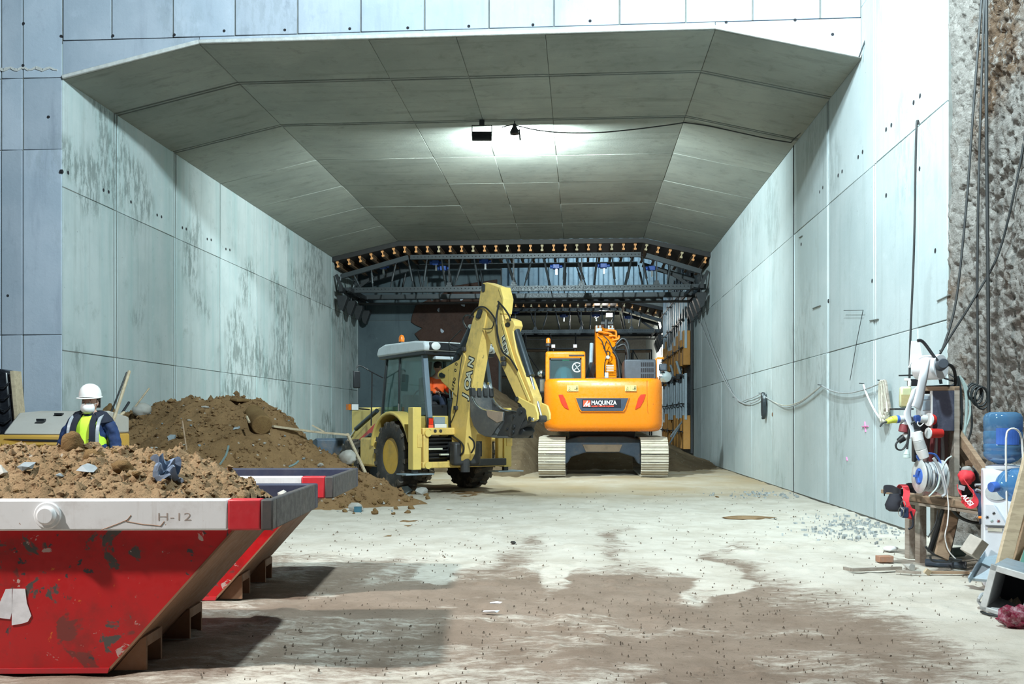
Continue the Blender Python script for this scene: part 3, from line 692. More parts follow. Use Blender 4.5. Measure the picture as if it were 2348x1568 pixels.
for px in (1309.5, 1441):
    a, b = bx(px-13), bx(px+13); z0, z1 = bz(897.5), bz(883.5); y = rear(a)-.003
    L_ = MB().box(a, b, z0, z1, 0, .004, FM(0, 0, y)).build('warning_label', M['label_y'], cw)
    g = MB(); fm = FM(0, 0, y-.004)
    tri = [(a+.03, z0+.02), (a+.105, z0+.02), (a+.068, z0+.115)]
    for i in range(3):
        p0, p1 = tri[i], tri[(i+1) % 3]; g.bar((p0[0], y-.006, p0[1]), (p1[0], y-.006, p1[1]), .004, .009, (0, 1, 0))
    g.box(a+.060, a+.075, z0+.035, z0+.06, 0, .003, fm).box(a+.137, a+.141, z0+.015, z1-.015, 0, .003, fm)
    g.box(b-.105, b-.05, z0+.05, z0+.058, 0, .003, fm).box(b-.09, b-.065, z0+.045, z0+.063, 0, .003, fm)
    g.box(b-.045, b-.025, z0+.02, z0+.10, 0, .003, fm).box(b-.05, b-.02, z0+.055, z0+.085, 0, .003, fm).cyl((b-.035, y-.003, z0+.115), (b-.035, y-.008, z0+.115), .012, n=8)
    g.build('label_pictogram', M['ink'], L_)
for pl in ([(1277,905),(1286.5,904.5),(1292,914),(1301,939),(1291,935),(1283,924)], [(1475,904),(1464,905),(1458,914),(1451,939),(1462,934),(1470,920)]):
    q = [(bx(a), bz(b)) for a, b in pl]; y = rear(sum(c[0] for c in q)/6)
    MB().prism(q, FM(0, 0, y+.012), 0, .022).build('reflector', M['red_l'], cw, bevel=.005)
# house deck behind the counterweight
MB().box(-1.45, 1.45, -.62, 1.55, 1.16, 1.34).build('revolving_frame', M['grille'], ex, bevel=.02)
MB().box(.50, 1.45, -.62, 1.5, 1.34, 2.40).build('engine_cover', M['orange'], ex, bevel=.04)
MB().box(-.40, .42, -.62, .3, 1.34, 2.36).build('centre_cover', M['grille'], ex, bevel=.03)
MB().box(-.42, .50, -.75, -.55, zc3-.03, zc3+.07).build('deck_rail', M['grille'], ex, bevel=.012)
MB().lathe([(.10, 0), (.11, .04), (.075, .06), (.0, .05)], 16, Matrix.Translation((-.10, -1.1, 2.44))).build('filler_cap', M['orange_d'], ex, smooth=40)
# dark louvred engine box
hb = MB().box(.56, 1.36, -1.05, .35, 2.42, 2.97).build('engine_hood', M['grille'], ex, bevel=.03)
for r_ in range(3):
    for k in range(7):
        x = .98+k*.048; z = 2.50+r_*.145
        MB().box(x, x+.030, -1.062, -1.045, z, z+.105).build('hood_slot', M['hole'], hb)
MB().box(1.37, 1.44, -.9, .3, 2.40, 2.52).bar((1.40, -.55, 2.45), (1.40, -.55, 3.03), .05, .05).bar((1.425, -.55, 3.03), (1.60, -.55, 3.03), .05, .05).build('hand_rail', M['orange'], ex, bevel=.015)
# cab
cb = MB(); x0, x1, y0, y1, z0, z1 = -1.47, -.43, -.62, 1.15, 1.34, 3.22
cab = MB().box(x0, x1, y0, y1, z0, 1.75).build('cab_base', M['orange'], ex, bevel=.03)
MB().box(x0, x1, y0, y1, 3.02, z1).build('cab_roof', M['orange'], cab, bevel=.055, seg=3)
for a, b in ((x0, x0+.11), (x1-.11, x1)):
    MB().box(a, b, y0, y0+.14, 1.7, 3.1).build('cab_pillar', M['orange'], cab, bevel=.03)
    MB().box(a+.02, b-.03, y1-.1, y1, 1.7, 3.1).build('cab_pillar', M['orange'], cab, bevel=.02)
MB().box(x0+.11, x1-.11, y0+.03, y0+.055, 2.46, 3.03).box(x0+.09, x1-.09, y0+.01, y0+.05, 2.42, 2.47).build('window_rubber', M['ink'], cab) if 0 else None
MB().box(x0+.08, x1-.08, y0+.035, y0+.045, 2.44, 3.05).build('rear_window', M['glass_d'], cab)
fr = MB()
for s in ((x0+.10, x0+.135, 2.44, 3.04), (x1-.135, x1-.10, 2.44, 3.04), (x0+.10, x1-.10, 2.42, 2.47), (x0+.10, x1-.10, 3.0, 3.04)): fr.box(s[0], s[1], y0+.01, y0+.05, s[2], s[3])
fr.build('window_seal', M['black'], cab)
MB().box(x0+.02, x0+.03, y0+.14, y1-.1, 1.8, 3.02).build('side_window', M['glass_d'], cab)
MB().box(x1-.03, x1-.02, y0+.14, y1-.1, 1.8, 3.02).build('side_window', M['glass_d'], cab)
MB().box(x0+.1, x1-.1, y1-.03, y1-.02, 1.8, 3.05).build('windscreen', M['glass_d'], cab)
MB().box(x0+.11, x1-.11, y0+.10, y0+.3, 1.7, 2.44).build('rear_console', M['grille'], cab)
MB().box(-1.22, -.78, .0, .14, 1.9, 2.66).box(-1.10, -.9, .0, .12, 2.72, 2.92).build('cab_seat', M['seat'], cab, bevel=.05)
MB().lathe([(.02, 0), (.28, .0), (.26, .12), (.19, .30), (.10, .40), (.0, .42)], 10, Matrix.Translation((-.99, -.22, 2.45))).build('seat_cover', M['white_p'], cab, smooth=30)
MB().lathe([(.105, 0), (.135, 0), (.135, .006), (.105, .006)], 22, FM(-.645, 2.80, y0+.03), close=True).build('window_sticker', M['gry_ex'], cab, smooth=30)
g = MB()
for a in (.6, 2.2, 3.9, 5.3): g.bar((-.645, y0+.026, 2.80), (-.645+.11*cos(a), y0+.026, 2.80+.11*sin(a)), .018, .004, (0, 1, 0))
g.build('sticker_mark', M['gry_ex'], cab)
MB().box(-1.03, -.85, y0+.06, y0+.075, 2.98, 3.005).build('green_indicator', plain('green_lamp', (.10, .95, .35), .4, emit=1.6), cab)
# beacon, lamps, mirrors
bc = MB().cyl((-1.40, y0+.1, 3.2), (-1.40, y0+.1, 3.36), .022, n=8).lathe([(.02, 0), (.075, .02), (.075, .09), (.065, .10)], 14, Matrix.Translation((-1.40, y0+.1, 3.34))).build('beacon_stem', M['black'], cab, smooth=40)
MB().lathe([(.062, 0), (.06, .10), (.04, .135), (0, .145)], 14, Matrix.Translation((-1.40, y0+.1, 3.44))).build('beacon', M['amber'], bc, smooth=40)
for px in (1267.5, 1317.5):
    x = (px-1379)*24.95/F
    l = MB().box(x-.055, x+.055, y0-.02, y0+.08, 3.30, 3.40).cyl((x, y0+.05, 3.2), (x, y0+.05, 3.31), .015, n=6).build('work_lamp', M['black'], cab, bevel=.012)
    MB().box(x-.045, x+.045, y0-.03, y0-.02, 3.31, 3.39).build('lamp_lens', M['gry_ex'], l)
MB().box(.12-.05, .12+.05, -.66, -.56, 2.5, 2.66).build('deck_lamp', M['gry_ex'], ex, bevel=.015)
MB().box(-.86, -.46, y0-.02, y0+.06, 3.09, 3.13).build('wiper_motor', M['black'], cab, bevel=.01)
mr = MB().tube([(-1.45, .6, 2.25), (-1.56, .6, 2.35), (-1.62, .6, 2.62)], .014, 6, sm=4).build('mirror_arm', M['black'], cab)
MB().lathe([(.0, .04), (.07, .03), (.10, 0), (.095, -.01), (0, -.012)], 18, FM(-1.63, 2.70, .58)).build('round_mirror', M['chrome'], mr, smooth=40)
MB().box(-1.69, -1.50, .56, .66, 2.16, 2.56).build('side_mirror', M['black'], mr, bevel=.03)
MB().box(-1.66, -1.54, .545, .56, 2.22, 2.52).build('mirror_glass', M['chrome'], mr)
m2 = MB().tube([(1.42, -.3, 2.42), (1.50, -.3, 2.46), (1.52, -.3, 2.58)], .016, 6, sm=4).build('mirror_bracket', M['black'], ex)
MB().lathe([(0, .05), (.10, .035), (.155, 0), (.15, -.015), (0, -.03)], 22, FM(1.66, 2.56, -.32) @ Matrix.Rotation(.35, 4, 'Y') @ Matrix.Diagonal((1.15, .95, 1, 1))).build('round_mirror', M['chrome'], m2, smooth=40)
MB().box(1.49, 1.70, -.45, -.36, 2.70, 2.90).build('side_mirror', M['grille'], m2, bevel=.04)
# boom: box section rising forward, with steel pipes and hoses
bm_ = MB(); bw0, bw1 = -.16, .44
prof = [(.15, 1.7), (-.05, 2.2), (.45, 2.75), (1.15, 3.55), (1.75, 4.02), (2.35, 4.18), (3.3, 3.9), (5.2, 2.9), (5.3, 2.6), (5.0, 2.55), (3.1, 3.3), (2.2, 3.45), (1.6, 3.1), (.75, 1.9), (.4, 1.5)]
bo = MB().prism(prof, frame((0,1,0), (0,0,1), (1,0,0), (0, 0, 0)), -.14, .42).build('boom', M['orange'], ex, bevel=.03)
MB().prism([(5.35, 2.95), (5.6, 2.75), (5.45, 1.2), (5.25, .9), (5.05, 1.2), (5.1, 2.6)], frame((0,1,0), (0,0,1), (1,0,0), (0, 0, 0)), -.02, .30).build('stick', M['orange'], ex, bevel=.03)
for k, (a, b, c) in enumerate(((1369, 1374, 765), (1375, 1381, 765))): pass
pipes = [[(1370,764),(1372,772),(1384,778),(1398,781),(1404,784)], [(1372,760),(1392,763),(1404,769),(1406,790)], [(1388,757),(1408,758),(1413,764),(1412,792)], [(1396,770),(1410,770),(1415,775),(1415,778)], [(1404,780),(1418,777),(1419,769)]]
for k, pl in enumerate(pipes):
    MB().tube([exp_(a, b, 1.38-.04*k) for a, b in pl], .030, 8, sm=4).build('boom_pipe', M['orange'], bo, smooth=60)
for k, (px, w_) in enumerate(((1372, 10), (1400, 10))):
    q = exp_(px, 757, 1.5); MB().box(q.x-.08, q.x+.10, 1.4, 1.6, q.z-.05, q.z+.05).cyl((q.x-.05, 1.45, q.z+.05), (q.x-.05, 1.45, q.z+.13), .03, n=8).cyl((q.x+.05, 1.45, q.z+.05), (q.x+.05, 1.45, q.z+.13), .03, n=8).build('pipe_clamp', M['gry_ex'], bo, bevel=.01)
q = exp_(1390, 742, 1.9)
MB().cyl((q.x, 1.9, q.z-.25), (q.x, 1.9, q.z+.12), .07, n=10).box(q.x-.16, q.x+.2, 1.85, 2.0, q.z-.03, q.z+.06).build('hose_block', M['black'], bo, bevel=.01)
for pl in ([(1391,782),(1386,800),(1392,815),(1387,832),(1386,862)], [(1384,770),(1396,782),(1404,800),(1410,815)], [(1388,805),(1397,806),(1398,815),(1390,823)], [(1372,773),(1381,784),(1385,800)]):
    MB().tube([exp_(a, b, .98-(b-760)*.0085) for a, b in pl], .016, 6, sm=5).build('boom_hose', M['hose'], bo)
q = exp_(1392, 821, .42); MB().cyl((q.x, q.y-.02, q.z), (q.x+.02, q.y-.12, q.z+.02), .05, n=10).build('valve', M['gry_ex'], bo)
g = MB()
for k in range(4): q = exp_(1396, 838+k*4, .30-k*.03); g.box(q.x-.07, q.x+.13, q.y-.07, q.y-.05, q.z-.012, q.z+.012)
g.build('decal_bars', M['gry_ex'], bo)
for k, pl in enumerate(([(1407,795),(1412,812),(1418,840),(1424,866)], [(1410,800),(1422,780),(1432,782),(1436,812),(1430,850),(1426,868)], [(1413,790),(1428,776),(1440,790),(1443,830)], [(1406,805),(1417,825),(1421,866)], [(1416,795),(1432,790),(1440,812),(1438,850)])):
    MB().tube([exp_(a, b, .9-.14*k) for a, b in pl], .038, 8, sm=5).build('hydraulic_hose', M['hose'], ex, smooth=60)
ld = exp_(1352, 860, .5)
MB().bar((ld.x-.1, .4, 2.3), (ld.x+.1, .7, 2.95), .10, .22).build('boom_cylinder', M['cyl'], ex)
MB().cyl((ld.x+.02, .7, 2.6), (ld.x+.06, 1.1, 3.55), .055, n=10).build('boom_cylinder', M['rail_b'], ex)
# undercarriage
MB().cyl((0, .1, .95), (0, .1, 1.17), .62, n=28).build('slewing_ring', M['black'], ex)
MB().box(-.85, .85, -.9, 1.0, .88, 1.16).build('swivel_housing', M['black'], ex, bevel=.03)
uf = [(-.98, .92), (-.55, 1.02), (.55, 1.02), (.98, .92), (1.0, .28), (.88, .33), (.80, .48), (.42, .60), (-.42, .60), (-.80, .48), (-.88, .33), (-1.0, .28)]
MB().prism(uf, frame((1,0,0), (0,0,1), (0,-1,0), (0, 0, 0)), 0.95, 1.25).build('carbody_front', M['frame_b'], ex, bevel=.03)
MB().prism([(-.95, .80), (.95, .80), (.95, .62), (.3, .62), (-.3, .62), (-.95, .62)], frame((1,0,0), (0,0,1), (0,-1,0), (0, 0, 0)), -1.0, 1.0).build('carbody', M['frame_b'], ex)
MB().prism([(-.5, .80), (.5, .80), (.42, .62), (-.42, .62)], frame((1,0,0), (0,0,1), (0,-1,0), (0, -1.26, 0)), 0, .02).build('mud_plate', M['mud'], ex)
def track_path(s, Lh=1.48, R=.455, zc=.485):
    per = 2*(2*Lh)+2*pi*R; s %= per
    if s < 2*Lh: return (-Lh+s, zc-R, 0)                       # along the ground, forward
    s -= 2*Lh
    if s < pi*R: a = -pi/2+s/R; return (Lh+R*cos(a), zc+R*sin(a), a+pi/2)
    s -= pi*R
    if s < 2*Lh: return (Lh-s, zc+R, pi)
    s -= 2*Lh; a = pi/2+s/R; return (-Lh+R*cos(a), zc+R*sin(a), a+pi/2)
PER = 4*1.48+2*pi*.455; NS = 46
shoe = None
for sx_ in (-1, 1):
    xc = sx_*1.265
    tf = MB().box(xc-.16, xc+.16, -1.35, 1.35, .30, .70).build('track_frame', M['frame_b'], ex, bevel=.04)
    for yy_, rr_ in ((-1.48, .36), (1.48, .36)):
        MB().cyl((xc-.12, yy_, .485), (xc+.12, yy_, .485), rr_, n=20).build('sprocket', M['black'], tf)
    for k in range(NS):
        y, z, a = track_path(k*PER/NS+.05)
        Ms = Matrix.Translation((xc, y, z)) @ Matrix.Rotation(a, 4, 'X')
        if shoe is None:
            hw, p_ = .335, PER/NS/2-.008
            q = MB().box(-hw, hw, -p_, p_, -.028, 0).box(-hw, hw, -p_, -p_+.022, -.055, -.028).box(-hw, hw, -.012, .012, -.048, -.028).box(-.05, .05, -p_*.6, p_*.6, 0, .045)
            shoe = q.build('track_shoe', M['shoe'], ex); o = shoe
        else: o = again(shoe, ex)
        o.matrix_basis = Ms
    MB().box(xc-.05, xc+.05, -1.96, -1.945, .42, .50).build('shoe_hole', M['hole'], tf) if 0 else None
# ------------------------------------------------------------------ yellow wheeled digger (loader in front, digging arm at the rear)
BA = YAW+radians(34)
BO = C2W(-1.58, 19.75)
dg_ = thing('backhoe_loader', 'weathered yellow wheeled digger with its raised rear arm and black bucket', 'digger', BO, BA)
# digging-arm plane (local x = XA0): picture coordinates of the enlarged view -> (y, z) in the arm plane
BX0, BD0 = -.98, 18.34
def arm(u, v):
    px, py = 780+u/3.0146, 620+v/3.0146; k = (px-CX)/F
    s = (k*BD0-BX0)/(.56+.83*k); D = BD0-.83*s
    return (-1.5-s, CAMH+(HY-py)/F*D)
AXL = -.29
AF = frame((0,-1,0), (0,0,1), (-1,0,0), (0, 0, 0))      # arm-plane frame: x' = rearwards (right in view), y' = up, z' = towards the viewer
def apoly(pts): return [(-arm(u, v)[0], arm(u, v)[1]) for u, v in pts]
def aslab(name, pts, x0, x1, m, parent=None, bevel=.012):
    "outline in the arm plane, from local x0 to x1"
    return MB().prism(apoly(pts), AF, -x1, -x0).build(name, m, parent or dg_, bevel=bevel)
def ap(u, v, x=AXL): y, z = arm(u, v); return V(x, y, z)
def rounded(c, r, a0, a1, n=8): return [(c[0]+r*cos(radians(a0+(a1-a0)*k/n)), c[1]-r*sin(radians(a0+(a1-a0)*k/n))) for k in range(n+1)]
def pin(u, v, r, x0, x1, m='black', parent=None, n=14):
    a = ap(u, v, x0); b = ap(u, v, x1); return MB().cyl(a, b, r, n=n).build('pin', M[m], parent or dg_, bevel=.006)
# boom
boom = aslab('boom', [(782,1285), (768,1000), (790,830), (862,560), (900,430)]+rounded((975,300), 46, 190, 15, 8)+[(1003,380), (962,560), (906,880), (884,1060), (866,1270), (840,1320)], -.31, -.07, M['yellow'])
aslab('cylinder_bracket', rounded((722,722), 38, 250, 110, 6)+[(835,615), (862,560), (880,600), (815,868), (798,850), (712,768)], -.33, -.29, M['yellow'], boom)
aslab('cylinder_bracket', rounded((722,722), 38, 250, 110, 6)+[(835,615), (862,560), (880,600), (815,868), (798,850), (712,768)], -.09, -.05, M['yellow'], boom)
aslab('pin_cap', [(700,712), (715,705), (742,722), (738,740), (712,742), (698,730)], -.35, -.33, M['black'], boom)
aslab('pin_cap', rounded((978,285), 17, 20, 160, 5)+rounded((965,318), 17, 200, 340, 5), -.335, -.31, M['black'], boom, .006)
MB().cyl(ap(985,285,-.345), ap(985,285,-.31), .02, n=8).cyl(ap(966,320,-.345), ap(966,320,-.31), .022, n=8).build('pin_bolt', M['link'], boom)
dp = aslab('dipper', [(975,100), (985,86), (1010,82), (1040,92), (1100,115), (1126,170), (1132,195), (1118,300), (1122,340), (1180,560), (1265,800), (1305,905), (1250,925), (1228,905), (1120,670), (1040,500), (996,400), (945,290), (962,190)], -.285, -.095, M['yellow'])
MB().prism(apoly([(1118,345), (1150,328), (1190,345), (1200,380), (1185,420), (1210,560), (1330,880), (1330,1000), (1300,920), (1265,800), (1150,500)]), AF, .085, .265).build('extending_arm', M['yellow'], dg_, bevel=.012)
aslab('dipper_edge', [(1092,118), (1112,112), (1134,195), (1122,300), (1108,300), (1118,195)], -.30, -.08, M['yellow_clean'], dp)
aslab('dipper_rib', [(1118,360), (1130,355), (1215,640), (1320,900), (1308,912), (1200,650)], -.305, -.285, M['yellow_clean'], dp, .006)
aslab('pin_cap', rounded((991,105), 13, 20, 160, 5)+rounded((990,138), 11, 200, 340, 5), -.30, -.285, M['black'], dp, .005)
aslab('lug_plate', rounded((1150,372), 30, 170, -10, 8)+[(1180,400), (1165,440), (1148,440), (1130,400)], -.25, -.22, M['yellow_clean'], dp)
aslab('pin_cap', rounded((1150,375), 18, 0, 330, 10), -.27, -.25, M['black'], dp, .004)
# lettering on the boom side
def arm_text(s, a, b, size, m, name, bold=0, x=-.3125, space=1.0, sx=1.0, depth=.001, align='LEFT'):
    p0, p1 = ap(*a, x), ap(*b, x); u = (p1-p0).normalized(); n = V(-1, 0, 0); v = n.cross(u)
    return text(s, size, frame(u, v, n, p0), name, M[m], boom, bold, depth, align, space, sx)
for (ch, a, b, sz) in (('J', (886,886), (895,832), .27), ('O', (898,834), (908,772), .285), ('A', (910,764), (922,692), .27), ('N', (922,676), (932,608), .25)):
    L1 = (ap(*b)-ap(*a)).length
    arm_text(ch, a, b, sz, 'ink', 'lettering', bold=.026, x=-.3115, sx=1.0)
    arm_text(ch, a, b, sz, 'cream', 'lettering', bold=.006, x=-.3135, sx=1.0, depth=.0015)
for s_, a in (('677', (797,833)), ('50', (806,788)), ('0', (815,705)), ('0', (822,662))):
    arm_text(s_, a, (a[0]+9, a[1]-55), .125, 'ink', 'digits', bold=.002, x=-.3315)
lt = [('L', (1118,462)), ('E', (1121,492)), ('B', (1125,526)), ('R', (1134,556))]
for s_, a in lt:
    p0, p1 = ap(a[0], a[1], -.2855), ap(a[0]+11, a[1]+40, -.2855); u = (p1-p0).normalized(); n = V(-1, 0, 0); v = n.cross(u)
    MB().box(-.01, .115, -.02, .11, 0, .0012, frame(u, v, n, p0)).build('decal', M['cream'], dp)
    text(s_, .13, frame(u, v, n, p0+n*.0015), 'lettering', M['ink'], dp, .004, .001)
# cylinders
def ram(a, mid, b, r, rr, x, name):
    c = MB().cyl(ap(*a, x), ap(*mid, x), r, n=14).cyl(ap(*mid, x), ap(*mid, x)+(ap(*mid, x)-ap(*a, x)).normalized()*.05, r*1.12, n=14).build(name, M['cyl'], dg_, smooth=40)
    MB().cyl(ap(*mid, x), ap(*b, x), rr, n=10).build('rod', M['chrome'], c, smooth=40)
    MB().cyl(ap(*b, x-.07), ap(*b, x+.07), rr*1.9, n=12).build('rod_eye', M['link'], c, smooth=40); return c
ram((740,690), (878,405), (985,120), .082, .034, -.19, 'dipper_cylinder')
ram((1168,380), (1272,715), (1355,1025), .072, .032, -.17, 'bucket_cylinder')
ram((748,1120), (742,900), (724,735), .085, .04, -.19, 'boom_cylinder')
# bucket and its linkage
bk = MB(); out = [(903,785), (902,900), (908,1010), (930,1075), (965,1125), (1010,1148), (1080,1158), (1190,1160)]
inn = [(915,800), (914,900), (921,1005), (942,1064), (975,1111), (1015,1134), (1080,1144), (1186,1146)]
bx_l, bx_r = -.31, .17
bucket = MB().prism(apoly(out+inn[::-1]), AF, -bx_r, -bx_l).build('bucket', M['bucket'], dg_, bevel=.006)
side = [(905,870), (930,920), (965,955), (1010,972), (1135,985), (1130,1040), (1090,1085), (1050,1148), (1010,1146), (965,1125), (930,1075), (908,1010)]
for x in (bx_l, bx_r-.025): aslab('side_plate', side, x-.004, x+.029, M['bucket'], bucket, .006)
aslab('wear_patch', [(1020,965), (1135,980), (1130,1040), (1095,1052), (1030,1010)], bx_l-.012, bx_l-.003, paint('bare_worn_steel', (.46, .34, .26), (.20, .17, .15), .5, .5, metal=.2), bucket, .003)
lip = MB()
for x in (bx_l+.01, bx_r-.01): lip.tube([ap(a, b, x) for a, b in ((905,800), (912,850), (935,905), (968,945), (1015,966), (1135,982))], .014, 6, sm=4)
lip.build('cutting_edge', M['chrome'], bucket)
for x in (bx_l+.03, bx_l+.16, bx_l+.30, bx_r-.05):
    MB().prism(apoly([(898,770), (908,768), (918,812), (916,850), (904,850), (902,810)]), AF, -x-.03, -x+.03).build('tooth', M['chrome'], bucket, bevel=.006)
    MB().prism(apoly([(900,812), (921,812), (924,868), (902,868)]), AF, -x-.04, -x+.04).build('tooth_adapter', M['link'], bucket, bevel=.006)
for x in (bx_l+.06, bx_r-.12):
    aslab('hitch_plate', [(1128,1040), (1135,1005), (1200,985)]+rounded((1195,1008), 22, 80, -60, 5)+[(1165,1090), (1215,1110), (1212,1158), (1060,1160), (1100,1090)], x, x+.04, M['link'], bucket)
pin(1195, 1008, .03, bx_l+.03, bx_r-.05, 'black', bucket); pin(1145, 1095, .022, bx_l+.04, bx_l+.06, 'hole', bucket)
cpl = aslab('quick_coupler', [(1190,1075), (1232,990)]+rounded((1268,978), 36, 150, -20, 7)+[(1295,1010), (1262,1075), (1236,1140), (1215,1158), (1182,1150), (1176,1110)], -.34, -.02, M['link'])
for u, v in ((1268,978), (1220,1080), (1214,1116)): pin(u, v, .038, -.365, -.01, 'black', cpl)
ylk = aslab('yellow_link', rounded((1240,890), 19, 220, 60, 6)+[(1262,882), (1320,912), (1362,932), (1380,990), (1380,1030), (1345,1046), (1310,1040), (1300,985), (1262,925)], -.335, -.295, M['yellow_clean'])
aslab('yellow_link', rounded((1240,890), 19, 220, 60, 6)+[(1262,882), (1320,912), (1362,932), (1380,990), (1380,1030), (1345,1046), (1310,1040), (1300,985), (1262,925)], -.085, -.045, M['yellow_clean'])
pin(1240, 890, .045, -.36, -.03, 'black', ylk); pin(1330, 1026, .042, -.36, -.03, 'black', ylk); pin(1352, 1028, .03, -.36, -.03, 'chrome', ylk)
aslab('tipping_link', [(1330,1008), (1350,1030), (1340,1046), (1268,1090), (1250,1100), (1244,1075), (1270,1052)], -.32, -.28, M['link'])
aslab('tipping_link', [(1240,900), (1262,925), (1300,990), (1290,1010), (1255,985), (1225,935)], -.28, -.10, M['link'])
aslab('coupler_hook', [(1238,1120), (1262,1085), (1275,1110), (1255,1138), (1240,1138)], -.30, -.06, M['black'])
# hoses on the arm
for pl in ([(905,330), (960,262), (1010,255), (1060,300), (1092,360), (1104,450), (1135,560), (1190,610), (1240,690)], [(1105,215), (1150,265), (1185,320), (1190,350)], [(1112,225), (1095,330), (1102,450), (1128,540)],
           [(880,525), (800,545), (765,505), (790,470), (850,410)], [(935,320), (885,310), (862,345), (885,400)], [(722,935), (690,980), (690,1050), (740,1110), (800,1150), (850,1190), (868,1230), (850,1270), (800,1280), (750,1255)],
           [(768,1075), (775,1110), (760,1150), (700,1200)], [(905,1150), (935,1180), (940,1220), (920,1260)], [(860,570), (838,720), (815,950), (770,1070)], [(1000,405), (1060,400), (1078,350)]):
    thin = pl[0] in ((860,570), (1000,405), (880,525))
    MB().tube([ap(u, v, -.33) for u, v in pl], .010 if thin else .017, 6, sm=6).build('hose', M['hose'], dg_)
for u, v in ((1140,610), (1145,645), (812,950), (870,545)):
    o = ap(u, v, -.33); MB().box(o.x-.03, o.x+.03, o.y-.05, o.y+.05, o.z-.04, o.z+.04).build('hose_fitting', M['link'], dg_, bevel=.012)
# kingpost and slewing casting
MB().box(-.45, .15, -1.55, -1.32, .55, 1.0).build('swing_casting', M['link'], dg_, bevel=.05)
MB().cyl((-.19, -1.5, .42), (-.19, -1.5, 1.1), .09, n=14).build('king_post', M['link'], dg_)
# rear frame
rf = MB().box(-1.0, .84, -1.30, -1.16, 1.13, 1.27).build('frame_rail', M['yellow'], dg_, bevel=.02)
MB().box(-1.0, .84, -1.30, -1.16, .50, .62).build('frame_rail', M['yellow'], dg_, bevel=.02)
MB().box(-.02, .86, -1.36, -1.28, .52, .66).build('slide_rail', M['link'], dg_, bevel=.015)
for x in (-.98, .70): MB().box(x, x+.12, -1.29, -1.17, .55, 1.2).build('frame_post', M['yellow'], dg_, bevel=.02)
for k in range(3): MB().cyl((-.86+k*.12, -1.32, 1.21), (-.86+k*.12, -1.29, 1.21), .03, n=8).build('bolt_head', M['link'], rf)
for z in (.56, 1.17): MB().cyl((-.90, -1.34, z), (-.90, -1.28, z), .07, n=14).build('slide_boss', M['yellow_clean'], rf)
MB().box(.05, .80, -.95, -.55, .55, 1.25).build('tank', M['yellow'], dg_, bevel=.04)
MB().box(-.9, .05, -1.10, -.70, .62, 1.10).build('valve_block', M['black'], dg_, bevel=.03)
vb = MB()
for k in range(6): vb.cyl((-.88, -1.16-.02*(k % 2), .68+k*.075), (-.30, -1.16-.02*(k % 2), .70+k*.07), .022, n=6)
vb.build('hydraulic_pipes', M['hose'], dg_)
MB().box(-.95, -.55, -1.26, -1.2, .85, .88).box(-.6, -.42, -1.28, -1.22, .74, .77).build('lever', M['cream'], dg_)
MB().box(-.40, -.1, -1.28, -1.15, .55, .64).build('swing_link', M['yellow'], dg_, bevel=.02)
# stabiliser legs
for s, x in ((-1, -1.12), (1, .93)):
    lg = MB().box(x-.09, x+.09, -1.30, -1.10, .48, 1.66).build('stabiliser_leg', M['yellow_clean'] , dg_, bevel=.012)
    MB().box(x-.05, x+.05, -1.24, -1.16, .40, .5).build('leg_foot', M['link'], lg)
    MB().box(x+(.02 if s < 0 else -.02)-.02, x+.10, -1.315, -1.295, .9, 1.15).build('leg_clamp', M['yellow'], lg, bevel=.008)
    MB().box(x-.30, x+.30, -1.42, -1.02, .385, .41).build('stabiliser_pad', M['rail_b'], lg, bevel=.006)
# wheels
def tyre(R, r, w, parent, name, x, y, z, nl, side):
    prof = [(r, -w*.42), (r+.03, -w*.5), (R-.09, -w*.5), (R-.035, -w*.45), (R-.03, 0), (R-.035, w*.45), (R-.09, w*.5), (r+.03, w*.5), (r, w*.42), (r-.03, 0)]
    Mt = Matrix.Translation((x, y, z)) @ Matrix.Rotation(pi/2, 4, 'Y')
    o = MB().lathe(prof, 36, None, close=True).build(name, M['tyre'], parent, smooth=50); o.matrix_basis = Mt
    lug0 = None
    for k in range(nl):
        for s in (-1, 1):
            a = 2*pi*(k+.5*(s > 0))/nl
            if lug0 is None:
                q = MB().add([(R-.05, -.03, 0), (R-.05, .05, 0), (R-.05, .13, w*.5), (R-.05, .03, w*.5), (R+.005, -.02, .0), (R+.005, .04, 0), (R-.012, .12, w*.48), (R-.012, .04, w*.48)], [(3,2,1,0), (4,5,6,7), (0,1,5,4), (1,2,6,5), (2,3,7,6), (3,0,4,7)])
                q.add([(R-.14, .04, w*.50), (R-.14, .11, w*.50), (R-.03, .13, w*.53), (R-.03, .04, w*.53), (R-.14, .04, w*.46), (R-.14, .11, w*.46), (R-.02, .13, w*.46), (R-.02, .04, w*.46)], [(0,1,2,3), (7,6,5,4), (0,4,5,1), (1,5,6,2), (2,6,7,3), (3,7,4,0)])
                lug0 = q.build('tread_lug', M['tyre'], o); lg_ = lug0
            else: lg_ = again(lug0, o)
            lg_.matrix_basis = Matrix.Rotation(a, 4, 'Z') @ (Matrix.Identity(4) if s > 0 else Matrix.Diagonal((1, 1, -1, 1)))
    rm = [(r, -w*.42), (r-.02, -w*.35), (r-.05, -w*.2), (r-.06, -w*.05), (r-.20, .0), (.10, .02), (.10, -.03), (0, -.03)] if side < 0 else [(r, w*.42), (r-.02, w*.35), (r-.05, w*.2), (r-.06, w*.05), (r-.20, 0), (.10, -.02), (.10, .03), (0, .03)]
    MB().lathe(rm, 30).lathe([(r-.02, -w*.4), (r+.012, -w*.4), (r+.012, w*.4), (r-.02, w*.4)], 30, None, close=True).build('rim', M['rim_y'], o, smooth=40)
    return o
tyre(.70, .36, .44, dg_, 'rear_wheel', -.83, 0, .70, 16, -1); tyre(.70, .36, .44, dg_, 'rear_wheel', .83, 0, .70, 16, 1)
